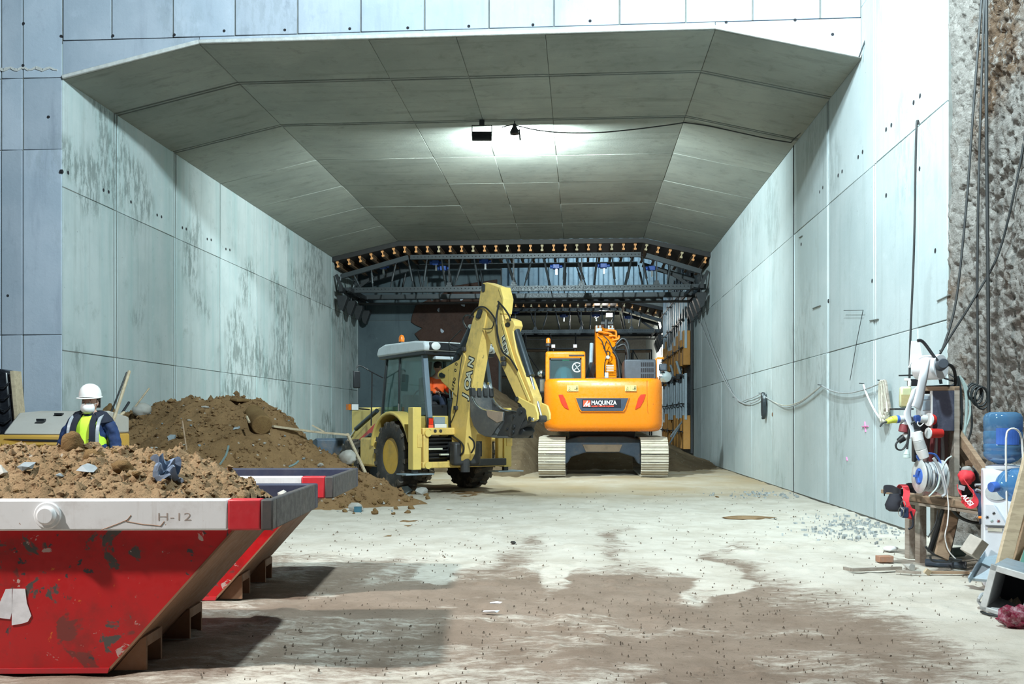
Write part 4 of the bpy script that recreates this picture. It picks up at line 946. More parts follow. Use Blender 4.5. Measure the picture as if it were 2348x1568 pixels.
tyre(.50, .25, .33, dg_, 'front_wheel', -.80, 2.15, .5, 14, -1); tyre(.50, .25, .33, dg_, 'front_wheel', .80, 2.15, .5, 14, 1)
MB().box(-.65, .65, -.15, .15, .55, .85).cyl((-.7, 0, .7), (.7, 0, .7), .11, n=12).build('rear_axle', M['black'], dg_)
MB().box(-.6, .6, 2.05, 2.25, .4, .6).build('front_axle', M['yellow'], dg_)
MB().box(-.38, .38, -1.2, 3.1, .70, 1.0).build('chassis', M['black'], dg_)
MB().box(-.48, .48, 1.05, 3.1, 1.0, 1.70).build('engine_bonnet', M['yellow_clean'], dg_, bevel=.08)
MB().box(-1.0, -.52, .75, 1.5, .45, 1.05).build('side_tank', M['yellow'], dg_, bevel=.05)
# mudguards
for s in (-1, 1):
    pts = [(1.02*cos(a), .80*sin(a)) for a in [radians(q) for q in range(8, 166, 12)]]
    ring = [(.03+a*.86, .78+b*1.02) for a, b in pts]+[(.03+a*.80, .76+b*.96) for a, b in pts[::-1]]
    x0, x1 = (-1.05, -.56) if s < 0 else (.56, 1.05)
    MB().prism(ring, frame((0,1,0), (0,0,1), (1,0,0), (0, 0, 0)), x0, x1).build('mudguard', M['yellow_clean'], dg_, bevel=.025)
# cab
cabf = MB().box(-.74, .74, -.95, .95, 1.12, 1.50).build('cab_floor', M['yellow_clean'], dg_, bevel=.03)
def pil(a, b, m='pillar', w_=.075, name='cab_pillar'): return MB().bar(a, b, w_, w_*1.25).build(name, M[m], cabf, bevel=.012)
cx0 = .74
for s in (-1, 1):
    pil((s*cx0, -1.12, 1.22), (s*(cx0-.05), -.78, 2.76), 'pillar', .10)
    pil((s*cx0, .18, 1.35), (s*(cx0-.05), .22, 2.76), 'black', .05)
    pil((s*cx0, .98, 1.20), (s*(cx0-.06), .82, 2.76), 'black', .06)
    q = lambda x, y, z: (s*x, y, z)
    MB().add([q(cx0+.01, -1.05, 1.52), q(cx0+.01, .17, 1.48), q(cx0-.04, .20, 2.72), q(cx0-.04, -.76, 2.72)], [(0,1,2,3)]).build('door_glass', M['glass'], cabf)
    MB().add([q(cx0+.01, .21, 1.2), q(cx0+.01, .95, 1.2), q(cx0-.05, .80, 2.72), q(cx0-.04, .24, 2.72)], [(0,1,2,3)]).build('door_glass', M['glass'], cabf)
    MB().cyl(q(cx0+.03, .12, 1.55), q(cx0+.03, .12, 1.75), .015, n=6).build('door_handle', M['chrome'], cabf)
MB().add([(-.72, -1.07, 1.9), (.72, -1.07, 1.9), (.68, -.80, 2.70), (-.68, -.80, 2.70)], [(0,1,2,3)]).build('rear_glass', M['glass'], cabf) if 0 else None
MB().add([(-.70, .96, 1.35), (.70, .96, 1.35), (.66, .82, 2.72), (-.66, .82, 2.72)], [(0,1,2,3)]).build('windscreen', M['glass'], cabf)
roof = MB().prism([(-1.02, 2.75), (-1.06, 2.84), (-1.0, 2.94), (-.6, 2.97), (.7, 2.98), (.98, 2.92), (1.06, 2.80), (1.02, 2.73)], frame((0,1,0), (0,0,1), (1,0,0), (0, 0, 0)), -.82, .82).build('cab_roof', M['roof'], cabf, bevel=.06, seg=3)
MB().box(-.80, .80, -1.0, .98, 2.68, 2.76).build('roof_trim', M['black'], cabf, bevel=.015)
MB().box(-.72, .72, -1.075, -1.02, 2.77, 2.92).build('rear_light_panel', M['black'], roof, bevel=.015)
for x in (-.60, .60):
    l = MB().lathe([(.085, 0), (.085, .03), (.06, .045), (0, .05)], 16, frame((1,0,0), (0,0,1), (0,-1,0), (x, -1.07, 2.845)) @ Matrix.Diagonal((1.15, .9, 1, 1))).build('rear_work_lamp', M['white_p'], roof, smooth=40)
MB().box(-.55, .6, -1.0, -.86, 2.60, 2.66).build('sun_blind', M['roof'], cabf, bevel=.01)
bc = MB().lathe([(.055, 0), (.07, .02), (.06, .07)], 14, Matrix.Translation((-.62, .30, 2.95))).build('beacon_base', M['black'], roof, smooth=40)
MB().lathe([(.058, 0), (.06, .09), (.04, .14), (0, .155)], 14, Matrix.Translation((-.62, .30, 3.01))).build('beacon', M['amber'], bc, smooth=40)
MB().box(-.28, .24, .12, .24, 1.75, 2.30).box(-.28, .24, -.38, .22, 1.66, 1.80).box(-.14, .10, -.2, .1, 1.45, 1.68).build('cab_seat', M['seat'], cabf, bevel=.05)
MB().box(-.3, .3, .72, .92, 1.4, 1.95).build('dashboard', M['seat'], cabf, bevel=.04)
MB().cyl((0, .62, 1.9), (0, .72, 1.75), .02, n=6).lathe([(.18, -.012), (.205, -.012), (.205, .012), (.18, .012)], 20, Matrix.Translation((0, .58, 1.93)) @ Matrix.Rotation(-.9, 4, 'X'), close=True).build('steering_wheel', M['black'], cabf)
for x in (-.4, -.2): MB().cyl((x, -.6, 1.45), (x+.03, -.5, 1.95), .014, n=6).ball((x+.03, -.5, 1.97), .03).build('control_lever', M['black'], cabf)
MB().box(-.62, -.05, -.86, -.66, 1.45, 1.72).build('rear_console', M['black'], cabf, bevel=.03)
MB().box(-.70, -.52, .3, .36, 2.2, 2.45).build('sun_visor', M['black'], cabf, bevel=.02)
# rear lamps, number plate, washer bottle
tl = MB().box(-.83, -.72, -1.20, -1.13, 1.22, 1.47).build('tail_lamp_body', M['black'], dg_, bevel=.012)
MB().box(-.82, -.73, -1.215, -1.195, 1.24, 1.33).build('tail_lamp', M['tail'], tl); MB().box(-.82, -.73, -1.215, -1.195, 1.34, 1.45).build('turn_lamp', M['red_l'], tl)
MB().box(-.66, -.40, -1.16, -1.13, 1.16, 1.34).build('number_plate', M['white_p'], dg_, bevel=.006)
MB().box(-.64, -.40, -1.10, -1.06, 1.33, 1.48).build('plate_panel', M['rail_b'], dg_, bevel=.006)
MB().box(-1.02, -.88, -1.0, -.82, 1.22, 1.52).build('washer_bottle', M['white_p'], dg_, bevel=.02)
for pl in ([(-.74, .9, 2.3), (-.95, 1.0, 2.42), (-1.12, 1.05, 2.52), (-1.22, 1.05, 2.55), (-1.28, 1.05, 2.5)], [(-.95, 1.0, 2.42), (-.93, 1.05, 2.0), (-.92, 1.1, 1.3)]):
    MB().tube(pl, .014, 6, sm=4).build('mirror_arm', M['black'], dg_)
mi = MB().box(-1.36, -1.20, 1.02, 1.06, 2.08, 2.44).build('side_mirror', M['black'], dg_, bevel=.02)
fl_ = MB().box(-1.33, -1.15, 1.2, 1.32, 1.62, 1.76).bar((-1.16, 1.26, 1.66), (-.9, 1.2, 1.64), .03, .03).build('front_lamp', M['black'], dg_, bevel=.015)
MB().box(-1.32, -1.17, 1.19, 1.20, 1.63, 1.75).build('lamp_lens', M['white_p'], fl_); MB().box(-1.39, -1.33, 1.2, 1.32, 1.63, 1.75).build('turn_lamp', M['amber'], fl_)
# loader arms and shovel
for s in (-1, 1):
    x = s*.62
    MB().prism([(.85, 1.55), (1.15, 1.62), (2.6, 1.02), (3.55, .48), (3.62, .30), (3.45, .25), (2.45, .78), (1.0, 1.30), (.8, 1.35)], frame((0,1,0), (0,0,1), (1,0,0), (0, 0, 0)), x-.07, x+.07).build('loader_arm', M['yellow'], dg_, bevel=.02)
    c = MB().cyl((x+s*.02, 1.4, 1.62), (x, 2.5, 1.22), .05, n=10).build('loader_cylinder', M['cyl'], dg_, smooth=40)
    MB().cyl((x, 2.5, 1.22), (x, 3.3, .72), .026, n=8).build('rod', M['chrome'], c)
    MB().cyl((x+s*.12, 1.5, 1.1), (x+s*.1, 2.6, .75), .045, n=10).build('loader_cylinder', M['cyl'], dg_, smooth=40)
MB().box(-.705, -.692, 1.5, 2.4, .80, 1.2).build('red_stripe', M['red_l'], dg_) if 0 else None
text('JOAN', .17, frame((0,-.92,.39), (0,.39,.92), (-1,0,0), (-.6925, 2.75, .72)), 'lettering', M['ink'], dg_, .004, .001)
stp = MB().add([(-.694, 1.35, 1.36), (-.694, 2.5, .86), (-.694, 2.46, .78), (-.694, 1.3, 1.24)], [(0,1,2,3)]).build('red_stripe', M['red_l'], dg_)
MB().prism([(3.5, .12), (3.5, .95), (3.6, 1.0), (3.95, .9), (4.0, .85), (3.68, .75), (3.62, .3), (3.85, .14), (4.5, .10), (4.5, .04), (3.6, .04)], frame((0,1,0), (0,0,1), (1,0,0), (0, 0, 0)), -1.12, 1.12).build('loader_shovel', M['frame_b'], dg_, bevel=.01)
# ------------------------------------------------------------------ earth heaps
def pile_h(X, Y):
    H = np.interp(X, [-8.2, -7.9, -7.37, -6.6, -6.07, -5.5, -5.1, -4.8, -4.27, -3.6, -3.0, -2.4], [1.55, 1.66, 1.84, 1.93, 1.95, 1.84, 1.64, 1.26, .90, .52, .20, -.05])
    H = np.clip(H, 0, 9)*(1+.03*fbm(X*1.6, 0*X+3, 3, 3))
    y0 = 16.35-.05*(X+6)
    wf = np.maximum(H, .05)/.60+.45*fbm(X*.7, Y*.4, 3, 77)*np.clip(H, 0, 1); wb = np.maximum(H, .05)/.62
    d = np.where(Y < y0, (y0-Y)/np.maximum(wf, .12), (Y-y0)/wb)
    h = np.maximum(H*(1.06-np.sqrt(np.minimum(d, 3)**2+.015)), -.12)
    foot = np.clip(h/.4, .0, 1)
    n = .10*fbm(X*1.2, Y*1.2, 4, 5)+.055*fbm(X*4.5, Y*4.5, 4, 6, .6)+.032*np.abs(fbm(X*11, Y*11, 3, 8))+.03*sstep(.6, .85, vnoise(X*6, Y*6, 14))
    crest = np.exp(-((Y-y0)/.5)**2)*sstep(.9, 1.4, H); n = n+crest*(.10*np.maximum(fbm(X*3.1, Y*3.1, 3, 19), 0)+.05*fbm(X*9, Y*9, 3, 23))
    low = .05*sstep(.1, .5, vnoise(X*3, Y*3, 30))
    return h+n*(.25+.75*foot)-.03
X, Y = np.meshgrid(np.arange(-8.19, -1.9, .028), np.arange(11.6, 19.8, .034)); Zp = pile_h(X, Y)
Zp = np.where(Zp < -.06, -.06, Zp)
me, _ = grid_mesh('earth_pile', X, Y, Zp, keep=Zp > -.05)
tag(link('earth_pile', me, M['soil']), 'big brown earth pile against the left concrete wall, behind the worker', 'earth pile', kind='stuff')
def mound_h(X, Y):
    H = np.interp(X, [-8.2, -7, -5, -3.6, -2.93, -2.1, -1.2, .5, 2.0, 2.7, 3.4, 4.2], [.2, .35, 1.5, 2.55, 2.7, 2.1, 1.6, 1.3, 1.15, .85, .45, .12])
    wf = np.interp(X, [-8, -3, -1.6, -1.0, 2.3, 2.7, 4.2], [3, 6.5, 7.8, 4.3, 4.3, 5.6, 3.2])
    y0 = 32.3; d = np.where(Y < y0, (y0-Y)/wf, (Y-y0)/3.2)
    h = H*(1.05-np.sqrt(d*d+.01))
    return h+(.10*fbm(X*1.1, Y*1.1, 4, 45)+.05*fbm(X*4, Y*4, 3, 46)+.03*np.abs(fbm(X*9, Y*9, 3, 48)))*np.clip(h/.3+.2, 0, 1)-.03
X, Y = np.meshgrid(np.arange(XL+.01, XR-.005, .055), np.arange(23.5, 35.0, .06)); Zm = mound_h(X, Y); Zm = np.where(Zm < -.05, -.05, Zm)
me, _ = grid_mesh('earth_mound', X, Y, Zm, keep=Zm > -.045)
tag(link('earth_mound', me, M['soil_back']), 'dark earth mound across the tunnel behind the two digging machines', 'earth mound', kind='stuff')

# ------------------------------------------------------------------ skips
M['skip_r'] = paint('red_skip_paint', (.50, .010, .013), (.15, .022, .018), .75, .38, chips=[((.20, .035, .03), 2.4, .60), ((.085, .075, .07), 4.2, .61), ((.055, .05, .055), 11, .645), ((.50, .36, .33), 9.0, .665), ((.62, .14, .02), 13.0, .685), ((.42, .12, .10), 30, .70)], sc=1.6)
M['skip_w'] = paint('white_rim_paint', (.76, .77, .78), (.40, .34, .30), .5, .5, chips=[((.16, .15, .16), 7, .70), ((.34, .20, .13), 12, .70)], sc=1.5, streak=True)
M['skip_re'] = paint('red_rim_paint', (.56, .025, .035), (.12, .09, .09), .6, .45, chips=[((.45, .30, .22), 11, .68), ((.10, .10, .12), 6, .66)], sc=1.4)
M['skip_e'] = paint('bare_rim_steel', (.075, .07, .07), (.19, .15, .12), .6, .55, metal=.15, chips=[((.50, .08, .03), 6, .70), ((.70, .70, .68), 10, .74)], sc=1.2)
M['skip_in'] = paint('dark_blue_skip_inside', (.035, .04, .075), (.12, .10, .09), .4, .5)
M['skip_u'] = paint('rusty_brown_skip_end', (.26, .135, .075), (.12, .07, .04), .55, .7)
M['smear'] = plain('white_spray_paint', (.75, .76, .80), .6)
def make_skip():
    root = thing('skip', '', 'skip', (0, 0, 0), YAW+radians(1.2))
    XT, XBm, W_, H0, H1 = 0.0, -.92, 1.30, .80, .97; TI = .20      # right end top / bottom (local x), width, underside and top of the rim
    Lx = -3.45; th = .012
    prof = [(XT-.05, H0), (XBm, 0.02), (Lx-XBm, 0.02), (Lx+.05, H0)]
    fr = frame((1,0,0), (0,0,1), (0,-1,0), (0, 0, 0))
    for y, nm in ((.06, 'front_plate'), (W_-.06, 'back_plate')):
        MB().prism([(XT-TI, H0+.01), (XBm, 0), (Lx-XBm, 0), (Lx+TI, H0+.01)], fr, -y-th/2, -y+th/2).build(nm, M['skip_r'], root)
    sl = MB()
    for s, a, b in ((1, XT-TI, XBm), (-1, Lx+TI, Lx-XBm)):
        MB().prism([(a, H0+.01), (b, 0), (b-s*.014, .004), (a-s*.014, H0+.01)], fr, -W_+.05, -.05).build('sloping_end', M['skip_u'], root)
    MB().box(Lx-XBm, XBm, .06, W_-.06, 0, .016).build('bottom_plate', M['skip_u'], root)
    # dark inner lining
    MB().prism([(XT-.06, H1-.01), (XT-.06, H0+.02), (XT-TI-.02, H0+.01), (XBm-.02, .03), (Lx-XBm+.02, .03), (Lx+TI+.02, H0+.01), (Lx+.06, H0+.02), (Lx+.06, H1-.01)], fr, -W_+.075, -W_+.068).build('inner_lining', M['skip_in'], root)
    MB().prism([(XT-.01, H0+.012), (XT-TI-.02, H0+.012), (XBm-.02, .02), (XBm-.03, .02), (XT-TI-.03, H0+.02), (XT-.01, H0+.02)], fr, -W_+.075, -.075).build('inner_lining', M['skip_in'], root)
    # rim of folded plate: white with red ends, bare steel corner
    MB().box(Lx+.03, XT+.012, W_-.062, W_+.035, H0, H1).build('rim_back', M['skip_in'], root, bevel=.010)
    for y0, y1 in ((-.035, .062),):
        MB().box(Lx+.30, XT-.235, y0, y1, H0, H1).build('rim_white', M['skip_w'], root, bevel=.010)
        MB().box(XT-.235, XT-.055, y0, y1, H0, H1).build('rim_red', M['skip_re'], root, bevel=.010)
        MB().box(Lx+.055, Lx+.30, y0, y1, H0, H1).build('rim_red', M['skip_re'], root, bevel=.010)
        MB().box(XT-.055, XT+.012, y0, y1, H0, H1).build('rim_corner', M['skip_e'], root, bevel=.010)
    for x0, x1 in ((XT-.03, XT+.012), (Lx-.012, Lx+.03)):
        MB().box(x0, x1, .06, W_-.06, H0, H1).build('rim_end', M['skip_e'], root, bevel=.008)
        MB().box(x0-.012 if x0 < -1 else x0-.008, x1+.012 if x0 < -1 else x1-.045+.03, .065, W_-.065, H0+.02, H1-.01).build('rim_lining', M['skip_in'], root) if x0 > -1 else None
    # pockets and feet under the sloping end
    for s, x0 in ((1, XBm), (-1, Lx-XBm)):
        for y in (.12, W_-.40):
            d = s
            for yy in (y, y+.24):
                MB().prism([(x0+d*.01, 0), (x0+d*.19, 0), (x0+d*.19, .19), (x0+d*.16, .175)], fr, -yy-.012, -yy+.012).build('foot_gusset', M['skip_u'], root)
            MB().box(min(x0+d*.165, x0+d*.19), max(x0+d*.165, x0+d*.19), y, y+.24, .13, .19).build('foot_bar', M['skip_u'], root)
    for x in (-1.21, Lx+1.21):
        l = MB().cyl((x, -.035, .885), (x, -.075, .885), .052, n=20).build('lifting_lug', M['skip_w'], root, bevel=.012)
        MB().cyl((x, -.034, .885), (x, -.048, .885), .074, n=20).build('lug_weld', M['skip_w'], l, bevel=.006)
    MB().prism([(Lx-XBm+.05, .0), (XBm, 0), (XBm+.01, .028), (Lx-XBm+.05, .028)], fr, -.055, -.045).build('bottom_edge', M['skip_re'], root)
    return root
SR = YAW+radians(1.2)
sk1 = make_skip(); sk1.location = C2W(-1.325, 5.30)
sk1['label'] = 'front red skip with white rim, heaped with sandy soil'; sk1['group'] = 'red skips'
sk2 = copy_tree(sk1); sk2.location = C2W(-1.395, 7.46); sk2['label'] = 'second red skip behind the soil-filled one, its dark inside showing'
# marks on the first skip only
MS = Matrix.Translation((0, .0525, 0)) @ frame((1,0,0), (0,0,1), (0,-1,0), (0, 0, 0))
SXL = lambda px, py: ((px-1174)/F*5.36+1.325, CAMH+(HY-py)/F*5.36)
for k, pl in enumerate(([(22,1348),(36,1347),(36,1400),(32,1416),(0,1412),(-6,1412)], [(38,1347),(66,1347),(70,1380),(80,1408),(72,1422),(60,1426),(36,1430),(36,1400)])):
    MB().prism([SXL(*q) for q in pl], MS, 0, .003).build('spray_mark', M['smear'], sk1)
text('H-12', .062, Matrix.Translation((0, -.0358, 0)) @ frame((1,0,0), (0,0,1), (0,-1,0), (-.62, 0, .855)), 'scratched_mark', plain('rust_scratch', (.36, .29, .25), .8), sk1, -.0008, .0004, sx=1.5)
cr = MB()
for pl in ([(-.92,.805),(-.84,.835),(-.78,.86),(-.76,.885)], [(-.79,.852),(-.70,.835),(-.64,.83),(-.60,.825),(-.58,.85)]): cr.tube([(a, -.0355, b) for a, b in pl], .0022, 4)
cr.build('rust_line', M['skip_u'], sk1)
# its load
def load_h(x, y):
    H = np.interp(x, [-3.5, -2.9, -2.2, -1.75, -1.45, -1.1, -.75, -.45, -.22, -.03], [1.10, 1.20, 1.23, 1.21, 1.25, 1.23, 1.19, 1.07, .97, .90])
    e = np.interp(y, [0.0, .10, .45, .75, 1.0, 1.2, 1.3], [.885, .93, 1.08, 1.18, 1.0, .82, .70])
    h = np.minimum(H, .93+(H-.93)*np.clip((e-.885)/.29, 0, 1))
    h = np.where(y > .78, H-(y-.78)*.62, h)
    h = np.minimum(h, np.where(x > -.4, .985-.35*np.clip(y-.25, 0, 2)+(-.03-x)*.75, 9))
    n = .040*fbm(x*3, y*3, 4, 90)+.045*(np.abs(fbm(x*8, y*8, 4, 91, .65))-.1)+.028*sstep(.52, .66, vnoise(x*12, y*12, 93))+.020*sstep(.55, .7, vnoise(x*27, y*27, 97))+.016*fbm(x*34, y*34, 2, 95)
    n = n*sstep(.06, .16, y); h = np.where(y < .16, np.minimum(h, .945+(h-.945)*sstep(.07, .16, y)), h)
    return np.maximum(h+n-.01, np.maximum((x+.92)/.71, (-x-2.53)/.71)*.80+.02)
X, Y = np.meshgrid(np.arange(-3.24, -.20, .0115), np.arange(.068, 1.235, .013)); Zl = load_h(X, Y)
me, _ = grid_mesh('skip_soil', X, Y, Zl)
ls = tag(link('skip_soil', me, M['soil_skip']), 'heap of sandy brown soil filling the front red skip', 'soil', kind='stuff'); ls.location = sk1.location; ls.rotation_euler = sk1.rotation_euler
SW = Matrix.Translation(sk1.location) @ Matrix.Rotation(SR, 4, 'Z')
M['slate'] = plain('blue_grey_slate', (.23, .27, .29), .6); M['stone_w'] = paint('pale_grey_stone', (.36, .35, .32), (.30, .24, .18), .6, .8, sc=5)
M['pipe_g'] = plain('grey_green_pipe', (.13, .19, .19), .5)
M['clod'] = soil('brown_clod', (.30, .19, .085), (.22, .13, .055), (.10, .055, .025), 3, False)
M['bag_b'] = plain('blue_grey_plastic', (.20, .26, .36), .3)
def put(seed, dims, p, m, label=None, cat='stone', rot=None, n=14, kind='hull', name='stone', group=None, sink=.25):
    o = link(name, rock(seed, dims, n, kind), m); r = random.Random(seed)
    o.location = Vector(p)-Vector((0, 0, dims[2]*sink)); o.rotation_euler = rot or (r.uniform(-.3, .3), r.uniform(-.3, .3), r.uniform(0, 6))
    return tag(o, label, cat, group)
def on_load(px, D, lift=0):
    q = P(px, 1000, D); l = SW.inverted() @ q; z = float(load_h(np.array([l.x]), np.array([l.y]))[0]); return V(q.x, q.y, z+lift)
put(301, (.125, .12, .16), on_load(163, 5.95, -.03), M['clod'], 'tall brown clod on the skip soil before the worker, left of two', 'clod', n=40, kind='lump', name='clod', rot=(.1, .1, .4))
put(302, (.165, .11, .11), on_load(214, 5.85, -.02), M['clod'], 'rounded brown clod on the skip soil before the worker, right of two', 'clod', kind='lump', name='clod', rot=(.2, .3, 1.2))
put(303, (.13, .10, .04), on_load(62, 5.65, .02), M['slate'], 'blue-grey slate flake lying on the soil in the front skip', 'stone', rot=(.5, -.3, .4))
put(304, (.15, .10, .03), on_load(196, 5.60, .02), M['slate'], 'broad flat pale slate flake on the soil in the front skip, below the two clods', 'stone', rot=(.6, .1, .1))
put(305, (.12, .12, .10), on_load(5, 5.65, .0), M['stone_w'], 'whitish stone in the front skip soil at the left picture edge', 'stone')
put(306, (.06, .05, .04), on_load(136, 5.62, .01), M['slate'], 'small bluish stone chip in the front skip between the two slate flakes', 'stone')
put(307, (.13, .12, .08), on_load(280, 5.66, .0), M['clod'], 'brown lump in the front skip soil beside the pale slate flake', 'clod', kind='lump', name='clod')
put(308, (.09, .07, .05), on_load(648, 6.2, .03), M['stone_w'], 'white stone at the right end of the soil in the front skip', 'stone')
# crumpled plastic scrap
bm = bmesh.new(); bmesh.ops.create_grid(bm, x_segments=14, y_segments=14, size=.5)
for v in bm.verts:
    x, y = v.co.x, v.co.y; v.co = Vector((x*.13+.02*sin(y*9), y*.17+.02*sin(x*7), .035*sin(x*11+y*5)+.028*sin(y*13-x*6)))
me = bpy.data.meshes.new('plastic_scrap'); bm.to_mesh(me); bm.free()
o = link('plastic_scrap', me, M['bag_b']); so = o.modifiers.new('s', 'SOLIDIFY'); so.thickness = .002; o.location = on_load(383, 5.60, .045); o.rotation_euler = (.75, .15, .7); tag(o, 'crumpled blue-grey plastic scrap on the soil in the front skip', 'plastic')
rr = random.Random(12)
for k in range(26):        # crumbs of soil, all alike
    q = on_load(rr.uniform(-60, 620), rr.uniform(5.45, 6.1), .0); d = rr.uniform(.03, .075)
    put(330+k % 6, (d, d*.85, d*.7), q, M['clod'], 'small brown soil lump lying in the front skip', 'clod', kind='hull', n=22, name='soil_lump', group='soil lumps in the front skip')
# ------------------------------------------------------------------ things lying on the earth pile
def hits(px, py, fn=pile_h, d0=9.0, d1=24):
    "where the line of sight through a pixel meets the earth"
    r = ray(px, py); D = np.linspace(d0, d1, 900); z = np.maximum(fn(r.x*D, r.y*D), 0); i = int(np.argmax(CAMH+r.z*D <= z))
    if i == 0: i = 450
    return V(r.x*D[i], r.y*D[i], float(z[i]))
pl_ = [(322,893,.32,.30,.26,'stone_w','round whitish boulder on the left crest of the earth pile'),
       (250,985,.24,.24,.50,'clod','tall brown lump at the left end of the earth pile beside the helmet'),
       (392,1003,.17,.12,.15,'slate','pale angular slate stuck in the earth pile, right of the worker'),
       (415,1000,.16,.14,.10,'clod','dark brown lump beside the pale slate on the earth pile'),
       (470,931,.16,.10,.06,'stone_w','white flat stone high on the earth pile below its crest'),
       (541,976,.20,.12,.07,'slate','blue-grey flake in the middle of the earth pile'),
       (797,1043,.36,.26,.26,'stone_w','grey rubble lump at the right flank of the earth pile by the digger shovel'),
       (735,1065,.16,.12,.10,'stone_w','small pale lump on the lower right flank of the earth pile'),
       (932,1126,.34,.26,.20,'slate','blue-grey concrete lump at the foot of the pile near the digger wheel, left of two'),
       (965,1127,.28,.24,.22,'stone_w','pale concrete lump with bluish spots at the foot of the pile, right of two'),
       (812,1166,.29,.25,.20,'stone_w','round concrete core with a blue side at the foot of the earth pile'),
       (878,1150,.10,.08,.06,'stone_w','little white stone on the pile foot right of the concrete core'),
       (434,960,.10,.07,.04,'stone_w','thin white flake on the earth pile above the pale slate')]
for k, (px, py, a, b, c, m, lab) in enumerate(pl_):
    q = hits(px, py+6); put(400+k, (a, b, c), q+V(0, 0, c*.15), M[m], lab, 'stone' if m != 'clod' else 'clod', kind='lump' if m == 'clod' or k in (0, 6) else 'hull', name='stone' if m != 'clod' else 'clod', n=18)
q = hits(812, 1172); MB().box(.0, .11, .0, .05, 0, .10, Matrix.Translation((q.x+.03, q.y-.13, q.z-.02))).build('blue_patch', plain('blue_patch', (.035, .12, .17), .7), [o for o in bpy.data.objects if o.get('label', '').startswith('round concrete core')][0]).matrix_parent_inverse = [o for o in bpy.data.objects if o.get('label', '').startswith('round concrete core')][0].matrix_basis.inverted()
# earth-caked cylinder lying out of the pile
a, b = hits(575, 955), hits(606, 990)
tag(MB().cyl(a+V(0, .12, .06), b+V(.02, -.16, .10), .15, .17, n=18).build('concrete_core', M['clod'], bevel=.02), 'earth-caked round core sticking out of the middle of the pile', 'core')
a, b = hits(536, 900), hits(556, 922)
tag(MB().bar(a+V(0, .1, .06), b+V(.05, -.1, .02), .26, .05).build('slab_piece', M['clod'], bevel=.015), 'flat brown slab piece tilted on the crest of the earth pile', 'slab')
WD = wood('pale_timber', (.52, .43, .30), (.40, .32, .22)); M['wood'] = WD
M['wood_g'] = wood('grey_timber', (.40, .36, .31), (.28, .24, .20)); M['wood_b'] = wood('brown_timber', (.34, .24, .16), (.22, .15, .10))
# bent lath reaching from the pile over to the digger
q0 = hits(625, 985)+V(0, 0, .05); q1 = P(720, 990, 16.6); q2 = P(800, 997, 16.9); q3 = P(806, 1003, 16.9); q4 = hits(838, 1080)
tag(MB().bar(q0, q1, .07, .035).bar(q1, q2, .08, .035).bar(q2+V(-.03, 0, .02), q4, .05, .03).build('broken_lath', WD), 'long broken timber lath bent over at the right end of the earth pile', 'lath')
tag(MB().bar(P(716, 975, 16.8), P(744, 990, 16.8), .05, .02).build('lath_splinter', WD), 'short splinter standing on the long broken lath', 'splinter')
for (a, b, D, r, m, nm, lab) in (((297,850),(258,970),13.2,.022,'wood','wooden_stake','pale thin wooden stake standing left on the earth pile behind the worker'),
                                 ((291,853),(255,945),15.6,.014,'wire','steel_rod','dark steel rod leaning on the left wall behind the wooden stake'),
                                 ((342,890),(310,932),15.2,.014,'wood','lath','white lath leaning over the round boulder on the pile'),
                                 ((296,922),(278,950),14.6,.020,'steel_d','steel_bar','dark steel bar lying on the pile right of the wooden stake'),
                                 ((285,945),(262,962),14.2,.022,'wood','lath','short pale lath on the pile near the stake foot'),
                                 ((418,965),(428,1032),14.4,.012,'wood_b','stick','thin stick standing out of the pile beside the pale slate'),
                                 ((524,1022),(504,1065),14.2,.016,'pipe_g','pipe_piece','curved grey-green pipe piece sticking out of the pile above the second skip'),
                                 ((684,1057),(662,1070),14.6,.016,'pipe_g','pipe_piece','short grey-green pipe piece low on the pile, right of the curved one'),
                                 ((566,955),(572,968),15.3,.02,'wood','wood_scrap','tiny pale wood scrap on the earth pile above the round core')):
    tag(MB().tube([P(*a, D+.15), P((a[0]+b[0])/2+(4 if 'curved' in lab else 0), (a[1]+b[1])/2, D+.05), P(*b, D)], r, 6, sm=3).build(nm, M[m]), lab, nm.split('_')[-1])
rr = random.Random(77)
for k in range(46):
    px = rr.uniform(300, 930); py = np.interp(px, [300, 520, 650, 760, 930], [925, 905, 940, 1045, 1135])+rr.uniform(8, 130)
    if py > 1180: continue
    q = hits(px, py); d = rr.uniform(.03, .085)
    put(500+k % 8, (d, d*.8, d*.6), q+V(0, 0, .01), M['stone_w'] if k % 3 else M['slate'], 'small grey stone chip lying on the brown earth pile', 'stone', name='stone_chip', group='stone chips on the earth pile')
for k in range(30):
    q = hits(rr.uniform(780, 980), rr.uniform(1110, 1180)); d = rr.uniform(.05, .16)
    put(520+k % 6, (d, d*.9, d*.7), q, M['clod'], 'brown clod at the crumbling foot of the earth pile', 'clod', kind='hull', n=24, name='clod', group='clods at the foot of the earth pile')
